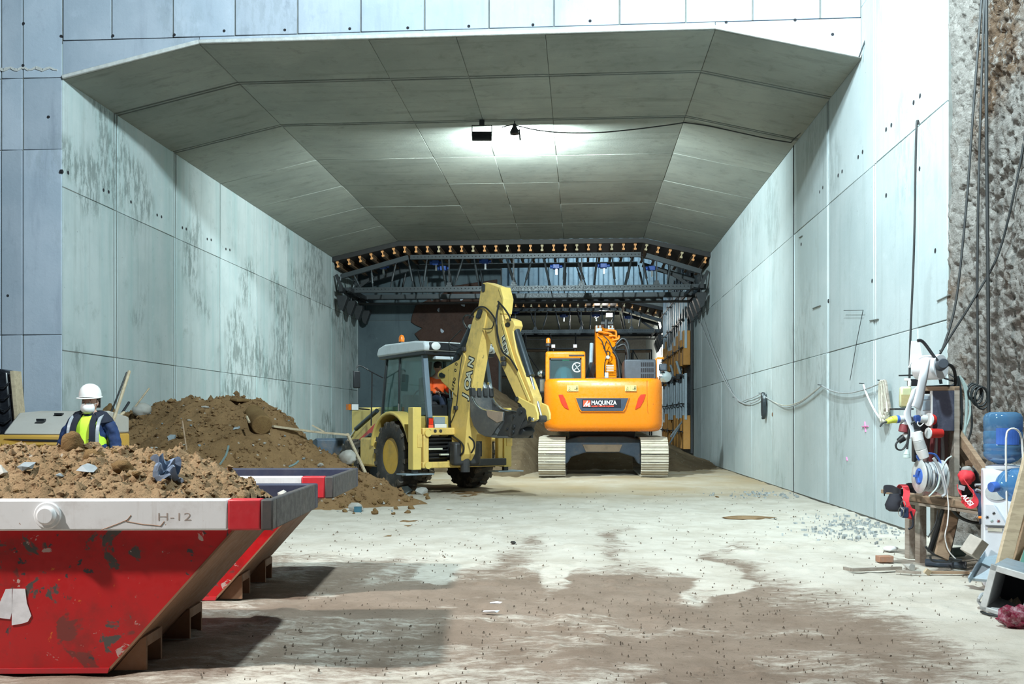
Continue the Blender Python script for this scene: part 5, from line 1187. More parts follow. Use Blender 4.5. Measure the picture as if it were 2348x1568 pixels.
# stones scattered on the floor
st = [(1177,1245,.07,'link','dark stone on the bare floor between the skips and the workbench'),(1645,1140,.07,'clod','brown stone on the pale floor right of the excavator track')]
for k, (px, py, d, m, lab) in enumerate(st): put(560+k, (d*1.6, d, d*.6), G(px, py), M[m], lab, 'stone')
scat = MB(); rr = random.Random(3)
for k in range(2000):
    px = rr.uniform(430, 2300); py = 1568-(1568-1125)*rr.random()**.8
    q = G(px, py)
    if q.x > 3.9 or q.x < -3.5 or (q.x < -2.2 and q.y < 9.2) or float(pile_h(np.array([q.x]), np.array([q.y]))[0]) > 0: continue
    d = rr.choice((.003, .004, .004, .005, .006, .009))*rr.uniform(.8, 1.4)*(1.0+.05*max(0, q.y-6)); c = [q+V(d*rr.uniform(.6, 1.2)*cos(a), d*rr.uniform(.6, 1.2)*sin(a), -.01) for a in (0, 1.5, 3.1, 4.6)]
    scat.add([tuple(u) for u in c]+[(q.x-d*.2, q.y, d*.38), (q.x+d*.5, q.y, d*.30)], [(0,1,5,4), (1,2,4,5), (2,3,4), (3,0,4)])
o = scat.build('ground_crumbs', M['link'] if 0 else plain('dark_crumb', (.15, .115, .085), .95, var=.5), origin=(0, 0, 0)); tag(o, 'crumbs of earth strewn over the floor', kind='stuff')
scat = MB()
for k in range(520):
    u = rr.random(); px = rr.gauss(1975, 70); py = rr.gauss(1207, 15); 
    if k > 400: px, py = rr.gauss(1760, 60), rr.gauss(1133, 4)
    q = G(px, max(py, 1110))
    if q.x > 4.1: continue
    d = rr.choice((.006, .008, .012, .018, .034))*rr.uniform(.8, 1.2); h = rr.uniform(.004, .014); a0 = rr.uniform(0, 6)
    c = [q+V(d*rr.uniform(.6, 1.2)*cos(a0+a), d*rr.uniform(.5, 1)*sin(a0+a), h) for a in (0, 1.2, 2.6, 4.2)]
    scat.add([tuple(u) for u in c]+[(u.x, u.y, -.02) for u in c], [(0,1,2,3), (0,4,5,1), (1,5,6,2), (2,6,7,3), (3,7,4,0)])
tag(scat.build('concrete_chips', plain('grey_chips', (.30, .33, .335), .85, var=.45), origin=(0, 0, 0)), 'broken concrete chips along the foot of the right wall', kind='stuff')
for k, (px, py, s, lab) in enumerate(((1128,1404,.085,'white lime splash on the damp floor, larger of two'), (1138,1383,.07,'white lime splash on the damp floor, smaller one behind'))):
    put(590+k, (s*2, s*1.1, .02), G(px, py), M['smear'], lab, 'splash', name='lime_splash', rot=(0, 0, .2), sink=.1)
put(595, (.75, .4, .05), G(1715, 1188), M['soil_skip'], 'flat little sand heap on the pale floor before the right wall', 'sand', name='sand_heap', rot=(0, 0, .1), kind='lump', sink=.3)

# crumbs of earth lying on the heaps: too many to count, one object for each heap
def crumbs(pts, name, label, m):
    q = MB(); r = random.Random(len(pts))
    for p, d in pts:
        o = len(q.v); ax = [Vector((r.gauss(0, 1), r.gauss(0, 1), r.gauss(0, .8))).normalized() for _ in range(1)][0]
        R_ = ax.to_track_quat('Z', 'Y').to_matrix()
        for v in ((1,0,0), (-1,0,0), (0,1,0), (0,-1,0), (0,0,1), (0,0,-1)): q.v.append(tuple(Vector(p)+(R_ @ Vector(v))*d*r.uniform(.6, 1.25)))
        q.f += [(o+a, o+b, o+c) for a, b, c in ((0,2,4), (2,1,4), (1,3,4), (3,0,4), (2,0,5), (1,2,5), (3,1,5), (0,3,5))]
    return tag(q.build(name, m, origin=(0, 0, 0), smooth=0), label, kind='stuff')
rr = np.random.RandomState(4)
lx, ly = rr.uniform(-3.2, -.24, 3800), rr.uniform(.09, 1.1, 3800); lz = load_h(lx, ly); ld_ = np.minimum(.004+rr.exponential(.0065, 3800), .03)
crumbs([(SW @ V(a, b, c+d*.3), d) for a, b, c, d in zip(lx, ly, lz, ld_)], 'skip_crumbs', 'loose crumbs on the sandy soil in the front skip', M['soil_skip'])
px_, py_ = rr.uniform(-8.0, -2.2, 5200), rr.uniform(12.2, 17.0, 5200); pz_ = pile_h(px_, py_); pd_ = np.minimum(.008+rr.exponential(.014, 5200), .075)
crumbs([((a, b, c+d*.3), d) for a, b, c, d in zip(px_, py_, pz_, pd_) if c > .02], 'pile_crumbs', 'loose crumbs on the big earth pile', M['soil'])
# ------------------------------------------------------------------ people
def skin_mesh(name, verts, edges, radii, root=0, sub=2):
    me = bpy.data.meshes.new(name); me.from_pydata([tuple(v) for v in verts], edges, [])
    o = bpy.data.objects.new(name, me); COL.objects.link(o)
    m = o.modifiers.new('skin', 'SKIN'); m.use_smooth_shade = True; m.use_x_symmetry = False
    if not me.skin_vertices: bpy.context.view_layer.objects.active = o; bpy.ops.object.select_all(action='DESELECT'); o.select_set(True); bpy.ops.mesh.customdata_skin_add()
    for i, sv in enumerate(me.skin_vertices[0].data):
        r = radii[i]; sv.radius = r if isinstance(r, tuple) else (r, r); sv.use_root = (i == root)
    s = o.modifiers.new('sub', 'SUBSURF'); s.levels = s.render_levels = sub
    bpy.context.view_layer.update(); dg = bpy.context.evaluated_depsgraph_get()
    m2 = bpy.data.meshes.new_from_object(o.evaluated_get(dg)); bpy.data.objects.remove(o); bpy.data.meshes.remove(me)
    m2.name = name; m2.materials.clear(); m2.polygons.foreach_set('use_smooth', [True]*len(m2.polygons)); return m2
M['skin'] = plain('skin', (.55, .33, .25), .55, var=.08); M['navy'] = plain('navy_jacket', (.012, .035, .12), .75, var=.3); M['navy_d'] = plain('dark_navy_collar', (.010, .014, .03), .85, var=.3)
M['hivis'] = plain('hi_vis_yellow', (.62, .92, .06), .65, var=.08); M['reflex'] = plain('grey_reflective_tape', (.36, .40, .44), .35); M['hat'] = plain('white_hard_hat', (.86, .86, .85), .32, var=.03)
M['mask'] = plain('white_face_mask', (.84, .87, .88), .8, var=.03); M['trou'] = plain('dark_work_trousers', (.02, .03, .06), .85); M['boot'] = plain('black_boots', (.02, .018, .016), .6); M['eye'] = plain('eye_white', (.75, .73, .70), .3); M['hivis_o'] = plain('hi_vis_orange', (1.0, .13, .02), .6, var=.1)
M['hair'] = plain('dark_hair', (.03, .022, .018), .8)
def head_into(q, c, s=1.0):
    "a face on a head centred at c, looking along -y: skull, jaw, nose, ears"
    bm = bmesh.new(); bmesh.ops.create_uvsphere(bm, u_segments=32, v_segments=24, radius=1)
    for v in bm.verts:
        x, y, z = v.co; w = .074*(1-.22*max(0, -z)**1.5); d = .096
        X_, Y_, Z_ = x*w, y*d, z*.118
        if y < 0: Y_ *= .92
        f = max(0, -y)
        Y_ -= .026*math.exp(-((x/.17)**2+((z+.12)/.26)**2))*f            # nose
        Y_ += .014*math.exp(-(((abs(x)-.40)/.20)**2+((z-.06)/.13)**2))*f  # eye sockets
        Y_ -= .008*math.exp(-((x/.40)**2+((z+.46)/.09)**2))*f             # lips
        Y_ -= .010*math.exp(-((x/.30)**2+((z+.80)/.2)**2))*f              # chin
        Y_ -= .007*math.exp(-((x/.7)**2+((z-.20)/.10)**2))*f              # brow
        v.co = Vector((X_, Y_, Z_))*s+Vector(c)
    me = bpy.data.meshes.new('t'); bm.to_mesh(me); bm.free()
    n = len(q.v); q.v += [tuple(v.co) for v in me.vertices]; q.f += [tuple(n+i for i in p.vertices) for p in me.polygons]; bpy.data.meshes.remove(me)
    for sx_ in (-1, 1): q.ball(V(c[0]+sx_*.075*s, c[1]+.012*s, c[2]+.0), .03*s, 10, (.35, .7, 1.1))
def mesh_add(q, me):
    n = len(q.v); q.v += [tuple(v.co) for v in me.vertices]; q.f += [tuple(n+i for i in p.vertices) for p in me.polygons]
def hand(q, w, d, s, fwd=(0, -1, 0)):
    "a relaxed hand from wrist w along d: palm, four curled fingers, thumb at the side"
    w, d, f = Vector(w), Vector(d).normalized(), Vector(fwd); side = d.cross(f).normalized()*s
    vs, es, rs = [w, w+d*.035, w+d*.085], [(0, 1), (1, 2)], [(.026, .02), (.036, .018), (.038, .016)]
    me = skin_mesh('palm', vs, es, rs, 0, 1); mesh_add(q, me)
    for k, (o_, L) in enumerate(((-.030, .062), (-.010, .072), (.010, .068), (.029, .052))):
        p = w+d*.08+f.cross(d).normalized()*o_
        me = skin_mesh('finger', [p, p+d*L*.45+f*.006, p+d*L*.75+f*.020, p+d*L*.85+f*.040], [(0, 1), (1, 2), (2, 3)], [.0095, .009, .008, .007], 0, 1); mesh_add(q, me)
    p = w+d*.025+f*.012; me = skin_mesh('thumb', [p, p+d*.025+f*.025, p+d*.05+f*.035, p+d*.072+f*.036], [(0, 1), (1, 2), (2, 3)], [.014, .012, .010, .009], 0, 1); mesh_add(q, me)

# the worker behind the skip, standing and facing the camera
pw = C2W((207-CX)/F*10.4, 10.4); wrz = YAW+radians(-22)*0+atan2(pw.x, -pw.y)*0
pr = thing('person', 'worker in white helmet and face mask, navy jacket and yellow vest, behind the front skip', 'person', pw, YAW+radians(-2)-radians(20)*0)
HZ = 1.595
q = MB()
head_into(q, (0, -.01, HZ), 1.02)
mesh_add(q, skin_mesh('body', [(0,0,.95), (0,0,1.15), (0,.01,1.36), (0,.01,1.46), (0,0,1.52), (0,-.005,1.58), (.13,.01,1.40), (.19,.01,1.37), (.25,.03,1.10), (.28,-.03,.87), (-.13,.01,1.40), (-.20,.01,1.35), (-.31,.03,1.10), (-.36,-.03,.89), (.10,0,.90), (.11,-.01,.50), (.12,.02,.10), (.12,-.12,.05), (-.10,0,.90), (-.11,-.01,.50), (-.12,.02,.10), (-.12,-.12,.05)],
    [(0,1),(1,2),(2,3),(3,4),(4,5),(2,6),(6,7),(7,8),(8,9),(2,10),(10,11),(11,12),(12,13),(0,14),(14,15),(15,16),(16,17),(0,18),(18,19),(19,20),(20,21)],
    [(.15,.11),(.14,.10),(.15,.10),(.075,.07),(.052,.055),(.055,.06),(.07,.07),.062,.046,.032,(.07,.07),.062,.046,.032,.085,.06,.045,.04,.085,.06,.045,.04]))
hand(q, (.282,-.035,.86), (.02,-.10,-1), 1); hand(q, (-.363,-.035,.88), (-.10,-.10,-1), -1)
body = q.build('body', M['skin'], pr, smooth=180)
jm = skin_mesh('jacket', [(0,0,.86), (0,0,1.05), (0,.01,1.28), (0,.015,1.40), (.15,.015,1.385), (.215,.015,1.345), (.275,.035,1.10), (.295,-.03,.91), (-.15,.015,1.385), (-.225,.015,1.33), (-.335,.035,1.10), (-.375,-.03,.93)],
    [(0,1),(1,2),(2,3),(3,4),(4,5),(5,6),(6,7),(3,8),(8,9),(9,10),(10,11)], [(.20,.155),(.20,.15),(.215,.15),(.15,.115),(.095,.10),(.080,.082),(.068,.068),.056,(.095,.10),(.080,.082),(.068,.068),.056], 0, 3)

no_ = np.array([v.normal[:] for v in jm.vertices]); co_ = np.array([v.co[:] for v in jm.vertices])
dz_ = .016*(np.abs(fbm(co_[:, 0]*9+co_[:, 1]*5, co_[:, 2]*16, 3, 201))-.25)+.010*fbm(co_[:, 0]*22, co_[:, 2]*26+co_[:, 1]*14, 2, 205)
jm.vertices.foreach_set('co', (co_+no_*dz_[:, None]).astype(np.float32).ravel()); jm.update()
link('jacket', jm, M['navy'], pr)
vm = skin_mesh('vest', [(0,0,.90), (0,0,1.08), (0,.01,1.27), (0,.015,1.385), (.12,.015,1.385), (-.12,.015,1.385)], [(0,1),(1,2),(2,3),(3,4),(3,5)], [(.208,.166),(.207,.162),(.205,.166),(.16,.125),(.10,.108),(.10,.108)])
vest = link('vest', vm, M['hivis'], pr)
for s in (-1, 1):      # dark jacket fronts and grey tapes over the vest
    MB().ribbon([(s*.085,-.05,1.475), (s*.098,-.148,1.38), (s*.105,-.178,1.27), (s*.10,-.178,1.10), (s*.10,-.182,.92)], (1, 0, 0), .060, .02).build('jacket_front', M['navy_d'], vest)
    MB().ribbon([(s*.150,.02,1.49), (s*.155,-.10,1.425), (s*.157,-.166,1.30), (s*.156,-.168,1.10), (s*.155,-.17,.92)], (1, 0, 0), .034, .012).build('reflective_tape', M['reflex'], vest)
# big turned-down collar
cm = MB(); n = 26
prof = [(.10, 1.515, .0), (.145, 1.50, .0), (.20, 1.43, .0), (.215, 1.40, 0), (.20, 1.395, 0), (.13, 1.45, 0), (.09, 1.47, 0)]
for j in range(n+1):
    a = radians(-52+284*j/n); k = 1+.10*abs(cos(a))
    for r, z, _ in prof: cm.v.append((r*k*cos(a)*1.05, .01+r*sin(a)*.80*(1.0 if sin(a) > -.2 else 1.02), z-.03*(sin(a) < 0)*abs(sin(a))))
m_ = len(prof); cm.f = [(j*m_+i, j*m_+(i+1) % m_, (j+1)*m_+(i+1) % m_, (j+1)*m_+i) for j in range(n) for i in range(m_)]+[tuple(range(m_)), tuple(range(n*m_+m_-1, n*m_-1, -1))]
cm.build('collar', M['navy_d'], pr, smooth=60)
MB().lathe([(.060, 1.43), (.078, 1.45), (.082, 1.475), (.068, 1.48), (.056, 1.46)], 20, Matrix.Translation((0, .005, 0)), close=True).build('polo_collar', M['trou'], pr, smooth=60)
tm = skin_mesh('trousers', [(0,0,.93), (.10,0,.84), (.11,-.01,.48), (.12,.02,.12), (-.10,0,.84), (-.11,-.01,.48), (-.12,.02,.12)], [(0,1),(1,2),(2,3),(0,4),(4,5),(5,6)], [(.17,.13),.105,.085,.075,.105,.085,.075]); link('trousers', tm, M['trou'], pr)
for s in (-1, 1): MB().ball((s*.12, -.06, .06), .09, 14, (.6, 1.5, .75)).box(s*.12-.05, s*.12+.05, -.19, .08, 0, .03).build('boot', M['boot'], pr, smooth=40)
# helmet
hc = V(0, .0, HZ+.070); hp = [(.108, -.012), (.112, .0), (.111, .03), (.105, .062), (.092, .092), (.072, .116), (.046, .132), (.02, .139), (0.0, .140)]
hm = MB().lathe(hp+[(0, .122), (.08, .10), (.10, .07), (.106, 0)][:1], 30, Matrix.Translation(hc) @ Matrix.Diagonal((1, 1.14, 1, 1))).build('helmet', M['hat'], pr, smooth=40)
bp_ = []
for j in range(31):
    a = 2*pi*j/30; e = .012+.036*max(0, -sin(a))**1.5; bp_.append((.110*cos(a)*(1+e/.11), .125*sin(a)*(1+e/.125)))
MB().prism(bp_[:-1], Matrix.Translation(hc+V(0, 0, -.014)) @ Matrix.Rotation(radians(7), 4, 'X'), 0, .010).build('helmet_brim', M['hat'], hm, bevel=.003)
MB().bar(hc+V(0, -.10, .072), hc+V(0, .09, .108), .022, .018).build('helmet_rib', M['hat'], hm, bevel=.006) if 0 else None
# mask, eyes, hair
kk = MB(); vs = []; nr, nc = 9, 13
for i in range(nr):
    v = i/(nr-1)*2-1
    for j in range(nc):
        u = j/(nc-1)*2-1; wv = .078*(1-.35*max(0, -v)**2-.28*max(0, v)**2)
        kk.v.append((u*wv, -.062-.066*(1-abs(u)**1.7)*(1-.30*v*v)+.02*max(0, -v)**2, HZ-.060+v*.056))
kk.f = [(i*nc+j, i*nc+j+1, (i+1)*nc+j+1, (i+1)*nc+j) for i in range(nr-1) for j in range(nc-1)]
mk = kk.build('face_mask', M['mask'], pr, smooth=60); so = mk.modifiers.new('s', 'SOLIDIFY'); so.thickness = .004; so.offset = 0
for s in (-1, 1):
    MB().tube([(s*.066, -.07, HZ-.02), (s*.082, -.01, HZ+.0), (s*.086, .02, HZ+.01)], .002, 5).build('mask_strap', M['mask'], mk)
    e = MB().ball((s*.030, -.0765, HZ+.006), .012, 12).build('eye', M['eye'], pr, smooth=60)
    MB().ball((s*.030, -.0865, HZ+.006), .0055, 10, (1, .5, 1)).build('iris', M['hair'], e, smooth=60)
    MB().bar((s*.014, -.088, HZ+.026), (s*.046, -.080, HZ+.028), .006, .009).build('eyebrow', M['hair'], pr)
MB().lathe([(.078, -.02), (.082, .02), (.080, .06), (.07, .07)], 24, Matrix.Translation((0, .018, HZ)) @ Matrix.Diagonal((1, 1.15, 1, 1))).build('hair', M['hair'], pr, smooth=60) if 0 else None
hb_ = MB()
for s in (-1, 1): hb_.box(s*.074-.005, s*.074+.005, .0, .08, HZ+.02, HZ+.065)
hb_.box(-.07, .07, .085, .098, HZ-.05, HZ+.06).build('hair', M['hair'], pr, bevel=.005)
# walkie-talkie clipped to the vest
rd = thing('radio', 'black two-way radio clipped slantwise on the worker\'s yellow vest', 'radio', pr.matrix_basis @ V(-.02, -.205, 1.13), pr.rotation_euler.z)
RM = Matrix.Rotation(radians(-36), 4, 'Y').inverted() if 0 else Matrix.Rotation(radians(-55), 4, 'Y')
q = MB().box(-.022, .022, -.016, .016, -.07, .06, RM).build('radio_body', M['black'], rd, bevel=.006)
MB().cyl(RM @ V(-.012, 0, .06), RM @ V(-.012, 0, .15), .005, n=6).build('antenna', M['black'], rd); MB().cyl(RM @ V(.012, 0, .06), RM @ V(.012, 0, .075), .006, n=8).build('knob', M['black'], rd)

# the driver of the yellow digger, seated, orange jacket
dp_ = thing('person', 'driver in orange hi-vis jacket sitting in the yellow digger\'s cab', 'person', dg_.matrix_basis @ V(-.02, -.12, 1.26), BA+pi)
q = MB(); hz = 1.22
bmv = [(0,0,.60), (0,-.02,.80), (0,-.02,1.0), (0,0,1.08), (0,.02,1.16), (.16,-.02,.98), (.23,.06,.78), (.16,.26,.72), (-.16,-.02,.98), (-.23,.06,.78), (-.16,.26,.72), (.10,.10,.60), (.12,.44,.58), (.12,.46,.22), (-.10,.10,.60), (-.12,.44,.58), (-.12,.46,.22)]
bme = [(0,1),(1,2),(2,3),(3,4),(2,5),(5,6),(6,7),(2,8),(8,9),(9,10),(0,11),(11,12),(12,13),(0,14),(14,15),(15,16)]
mesh_add(q, skin_mesh('b', bmv, bme, [(.13,.10),(.13,.10),(.14,.09),.055,.05,.065,.05,.035,.065,.05,.035,.08,.065,.05,.08,.065,.05]))
n0 = len(q.v); head_into(q, (0, 0, 0), 1.0)
for i in range(n0, len(q.v)): x, y, z = q.v[i]; q.v[i] = (-x, -y+.03, z+hz)
hand(q, (.155,.275,.715), (-.1, 1, .1), 1, (0, 0, -1)); hand(q, (-.155,.275,.715), (.1, 1, .1), -1, (0, 0, -1))
q.build('body', M['skin'], dp_, smooth=180)
jm = skin_mesh('j', bmv[:3]+[bmv[5], bmv[6], bmv[7], bmv[8], bmv[9], bmv[10]], [(0,1),(1,2),(2,3),(3,4),(4,5),(2,6),(6,7),(7,8)], [(.16,.13),(.17,.13),(.16,.11),.085,.07,.05,.085,.07,.05]); jk = link('jacket', jm, M['hivis_o'], dp_)
MB().ribbon([(-.10,-.135,.70), (-.10,-.145,.85), (-.10,-.11,1.02)], (1, 0, 0), .04, .01).build('reflective_tape', M['reflex'], jk)
tm = skin_mesh('t', [bmv[i] for i in (0, 11, 12, 13, 14, 15, 16)], [(0,1),(1,2),(2,3),(0,4),(4,5),(5,6)], [(.15,.12),.10,.08,.065,.10,.08,.065]); link('trousers', tm, M['trou'], dp_)
MB().lathe([(.09, -.02), (.095, .03), (.085, .08), (.05, .11), (0, .118)], 20, Matrix.Translation((0, .02, hz+.02)) @ Matrix.Diagonal((.9, 1.08, 1, 1))).build('hair', M['hair'], dp_, smooth=60)
for s in (-1, 1): MB().ball((s*.12, .50, .16), .08, 12, (.6, 1.4, .7)).build('boot', M['boot'], dp_, smooth=60)

# ------------------------------------------------------------------ left edge: machine hood and wrapped boards
hq = C2W((90-CX)/F*12.3, 12.3)
mh = thing('machine_hood', 'yellow machine hood with dusty grey top and two dark louvre slots, left of the worker', 'machine', hq, YAW)
M['hood_y'] = paint('dusty_yellow_hood', (.66, .38, .07), (.45, .36, .24), .5, .55); M['hood_g'] = paint('dust_grey_hood', (.50, .47, .43), (.42, .36, .28), .5, .7)
hx = lambda px: (px-90)*12.3/F
prof = [(-.05, .55), (-.05, 1.20), (.02, 1.27), (.35, 1.515), (.9, 1.56), (1.6, 1.5), (1.6, .55)]
fr_ = frame((0,1,0), (0,0,1), (1,0,0), (0, 0, 0))
MB().prism([(-.05, .55), (-.05, 1.225), (1.55, 1.225), (1.55, .55)], fr_, hx(0)-.02, hx(188)).build('hood_side', M['hood_y'], mh, bevel=.03)
MB().prism([(-.052, 1.225), (.0, 1.27), (.35, 1.505), (.9, 1.54), (1.55, 1.46), (1.55, 1.225)], fr_, hx(10), hx(186)).build('hood_top', M['hood_g'], mh, bevel=.03)
for z in (1.15, 1.035):
    MB().prism([(hx(14), z+.022), (hx(150), z+.012), (hx(150), z-.022), (hx(60), z-.006)], frame((1,0,0), (0,0,1), (0,-1,0), (0, -.052, 0)), 0, .012).build('louvre_slot', M['hole'], mh)
    MB().box(hx(10), hx(184), -.075, -.05, z-.062, z-.025).build('louvre_lip', M['hood_y'], mh, bevel=.01)
for px, y in ((110, .3), (82, .14)): MB().box(hx(px)-.05, hx(px)+.05, y-.03, y+.03, 1.40 if y < .2 else 1.48, 1.43 if y < .2 else 1.505).build('hood_catch', M['black'], mh)
MB().box(hx(20), hx(180), .1, 1.5, .2, .56).build('machine_chassis', M['black'], mh, bevel=.02)
for x in (hx(50), hx(150)): MB().cyl((x-.1, .8, .3), (x+.1, .8, .3), .3, n=24).build('wheel', M['tyre'], mh, bevel=.04)
M['wrap'] = plain('black_plastic_wrap', (.018, .02, .026), .22, var=.4)
bz_ = thing('wrapped_boards', 'stack of boards in black plastic leaning at the left edge behind the yellow hood', 'boards', C2W((10-CX)/F*13.8, 13.8), YAW)
q = MB().prism([(-.55, 0), (.20, 0), (.02, 2.12), (-.10, 2.16), (-.50, 2.05)], frame((1,0,0), (0,0,1), (0,-1,0), (0, 0, 0)), -.35, -.05)
wr_ = q.build('plastic_wrap', M['wrap'], bz_, bevel=.04)
MB().bar((.30, .12, .0), (.10, .12, 2.12), .05, .22).build('edge_board', M['wood'], bz_)
for k in range(7):
    z = .9+k*.17; MB().tube([(-.45, -.0, z), (-.2, -.0+.04, z+.05*sin(k*2)), (.0, -.0, z-.03), (.13-.08*(z-1), .02, z+.04)], .012, 5, sm=4).build('plastic_fold', M['wrap'], wr_)
q = MB().bar((-.42, -.06, .9), (-.22, -.06, 1.75), .10, .10).bar((-.22, -.06, 1.75), (-.05, -.06, 1.2), .09, .1).build('rolled_sheet', M['wrap'], bz_, bevel=.03)
# ------------------------------------------------------------------ right-hand corner: bench, cooler, timber, cables
def pp(px, py, D): return P(px, py, D)
# workbench along the wall
A_, C_ = C2W(3.93, 10.2), C2W(4.19, 8.55)
bu = (A_-C_).normalized(); bn = V(bu.y, -bu.x, 0)                  # along the bench, and towards the wall
bn = bn if bn.dot(RV) > 0 else -bn
brz = atan2(bu.y, bu.x)
wbn = thing('workbench', 'rough timber workbench against the right wall, carrying the cable reel and sockets', 'workbench', C_, brz)
Li = (A_-C_).length; ws = -1 if (Matrix.Rotation(brz, 3, 'Z') @ V(0, 1, 0)).dot(bn) < 0 else 1
def bb(x0, x1, y0, y1, z0, z1): return MB().box(x0, x1, min(ws*y0, ws*y1), max(ws*y0, ws*y1), z0, z1)
for k, (y0, y1, e0, e1) in enumerate(((0, .17, .0, .02), (.18, .36, .0, -.06), (.37, .56, .02, -.02))):
    bb(e0, Li+e1, y0, y1, .63, .672).build('top_plank', M['wood_b'], wbn, bevel=.006)
bb(.0, 1.18, -.05, -.005, .60, .668).build('front_rail', M['wood_b'], wbn, bevel=.006)
bb(-.0, Li-.4, -.03, .0, .565, .595).build('lower_rail', M['wood_g'], wbn, bevel=.004)
for x, y, t_ in ((1.00, .02, .085), (1.32, .10, .08), (.12, .5, .08), (1.5, .5, .08)):
    bb(x, x+t_, y, y+.075, -.02, .63).build('leg', M['wood_g'], wbn, bevel=.006)
zb = .672
# cabinet with slate panel on the bench
def pf(px, py, D): return P(px, py, D)
cbx = thing('socket_cabinet', 'narrow timber cabinet with dark slate panel and red sockets standing on the workbench', 'cabinet', pf(2150, 1143, 9.25)-V(0, 0, 0), YAW+radians(-8))
cbx.location.z = zb
ps = 9.25/F; cX = lambda px: (px-2150)*ps; cZ = lambda py: CAMH+(HY-py)*ps-zb
MB().box(cX(2184), cX(2196), -.03, .20, 0, cZ(888)).build('side_post', M['wood_g'], cbx, bevel=.004)
MB().box(cX(2120), cX(2196), -.03, .20, cZ(896), cZ(886)).build('top_board', M['wood_b'], cbx, bevel=.004)
MB().box(cX(2130), cX(2184), .16, .20, 0, cZ(896)).build('back_board', paint('board_pink_marks', (.30, .22, .20), (.62, .07, .14), .75, .8, sc=1.2), cbx)
MB().box(cX(2136), cX(2184), -.035, -.012, cZ(988), cZ(896)).build('slate_panel', paint('slate_panel_paint', (.05, .055, .085), (.18, .20, .27), .6, .55, sc=3), cbx, bevel=.004)
MB().box(cX(2133), cX(2136.5), -.036, -.0, cZ(989), cZ(896)).build('panel_trim', M['white_p'], cbx)
bxg = MB().box(cX(2112), cX(2134), -.02, .15, cZ(965), cZ(903)).build('breaker_box', M['wire_g'], cbx, bevel=.006)
for z0, z1 in ((916, 908), (940, 919)): MB().box(cX(2116), cX(2131), -.026, -.02, cZ(z0), cZ(z1)).build('breaker_cover', M['rail_b'], bxg)
MB().box(cX(2096), cX(2134), .05, .15, cZ(990), cZ(955)).box(cX(2100), cX(2115), .03, .12, cZ(1060), cZ(985)).build('fuse_block', M['black'], cbx, bevel=.008)
MB().box(cX(2062), cX(2104), .10, .30, cZ(939), cZ(935.5)).build('side_shelf', M['steel_d'], cbx)
def socket(px, py, r, L, d, col, nm):
    c = V(cX(px), -.02, cZ(py)); d = V(*d).normalized()
    o = MB().cyl(c, c+d*L, r, r*1.15, n=16).build(nm, M[col], cbx, bevel=.006); MB().cyl(c+d*L, c+d*(L+.012), r*1.3, n=16).build('socket_flange', M['white_p'], o, bevel=.004); return o
M['red_pl'] = plain('red_socket_plastic', (.62, .03, .025), .4); M['blue_pl'] = plain('blue_plug_plastic', (.05, .14, .50), .4); M['yel_pl'] = plain('yellow_green_plug', (.66, .74, .10), .45); M['mar_pl'] = plain('maroon_socket', (.24, .05, .06), .5); M['gry_pl'] = plain('grey_socket', (.52, .55, .55), .45)
socket(2140, 962, .05, .05, (-1, -.5, 0), 'red_pl', 'red_socket'); socket(2158, 993, .042, .14, (-1, -.35, 0), 'red_pl', 'red_socket')
MB().box(cX(2142), cX(2158), -.05, .05, cZ(1003), cZ(985)).build('socket_cover', M['red_pl'], cbx, bevel=.01)
for k, (a, b, c) in enumerate((((2145, 1003), (2140, 1060), (2136, 1110)), ((2152, 1004), (2150, 1060), (2142, 1120)), ((2160, 1004), (2158, 1050), (2150, 1110)), ((2168, 1000), (2170, 1050), (2160, 1100)))):
    MB().tube([(cX(x), .08+.02*k, cZ(y)) for x, y in (a, b, c)], .022, 8, sm=5).build('conduit', M['wire_g'] if k % 2 else M['mar_pl'], cbx)
# plugs hanging at the left of the cabinet: each pushed into a socket but pulled out at will
def plug(pts, r, cols, label, D=9.05, nm='plug'):
    q = thing(nm, label, 'plug', pf(*pts[0], D)); o0 = q.location
    n = len(pts)
    for i in range(n-1):
        a, b = pf(*pts[i], D)-o0, pf(*pts[i+1], D)-o0
        MB().cyl(a, b, r[i], r[i+1], n=14).build(('plug_body', 'collar', 'plug_grip', 'plug_ring')[i % 4], M[cols[i]], q, bevel=.004)
    return q
plug([(2033,967),(2046,962),(2056,961)], (.022,.034,.036), ('yel_pl','yel_pl'), 'yellow-green mains plug at the far left of the cabinet, above the maroon socket')
plug([(2055,961),(2062,961),(2072,960),(2084,960)], (.04,.036,.034,.038), ('blue_pl','gry_pl','blue_pl'), 'blue and grey coupler between the yellow plug and the paper strip')
plug([(2077,966),(2075,974),(2071,991)], (.024,.046,.046), ('gry_pl','mar_pl'), 'maroon square socket under the blue and grey coupler')
plug([(2060,1012),(2072,1003),(2082,998),(2092,994)], (.026,.034,.036,.03), ('hose','gry_pl','blue_pl'), 'grey and blue plug with a black tail below the maroon socket')
plug([(2097,961),(2108,959),(2124,961)], (.034,.036,.044), ('blue_pl','gry_pl'), 'grey coupler with a blue end beside the slate panel')
plug([(2101,990),(2106,1010),(2112,1030),(2120,1050)], (.046,.050,.054,.044), ('white_p','gry_pl','white_p'), 'big white three-phase coupler slanting down beside the fuse block', D=8.98)
plug([(2080,1030),(2079,1042),(2079,1050)], (.014,.030,.034), ('wire_t','wire_t'), 'small green plug dangling on a black lead left of the cabinet', D=9.0)
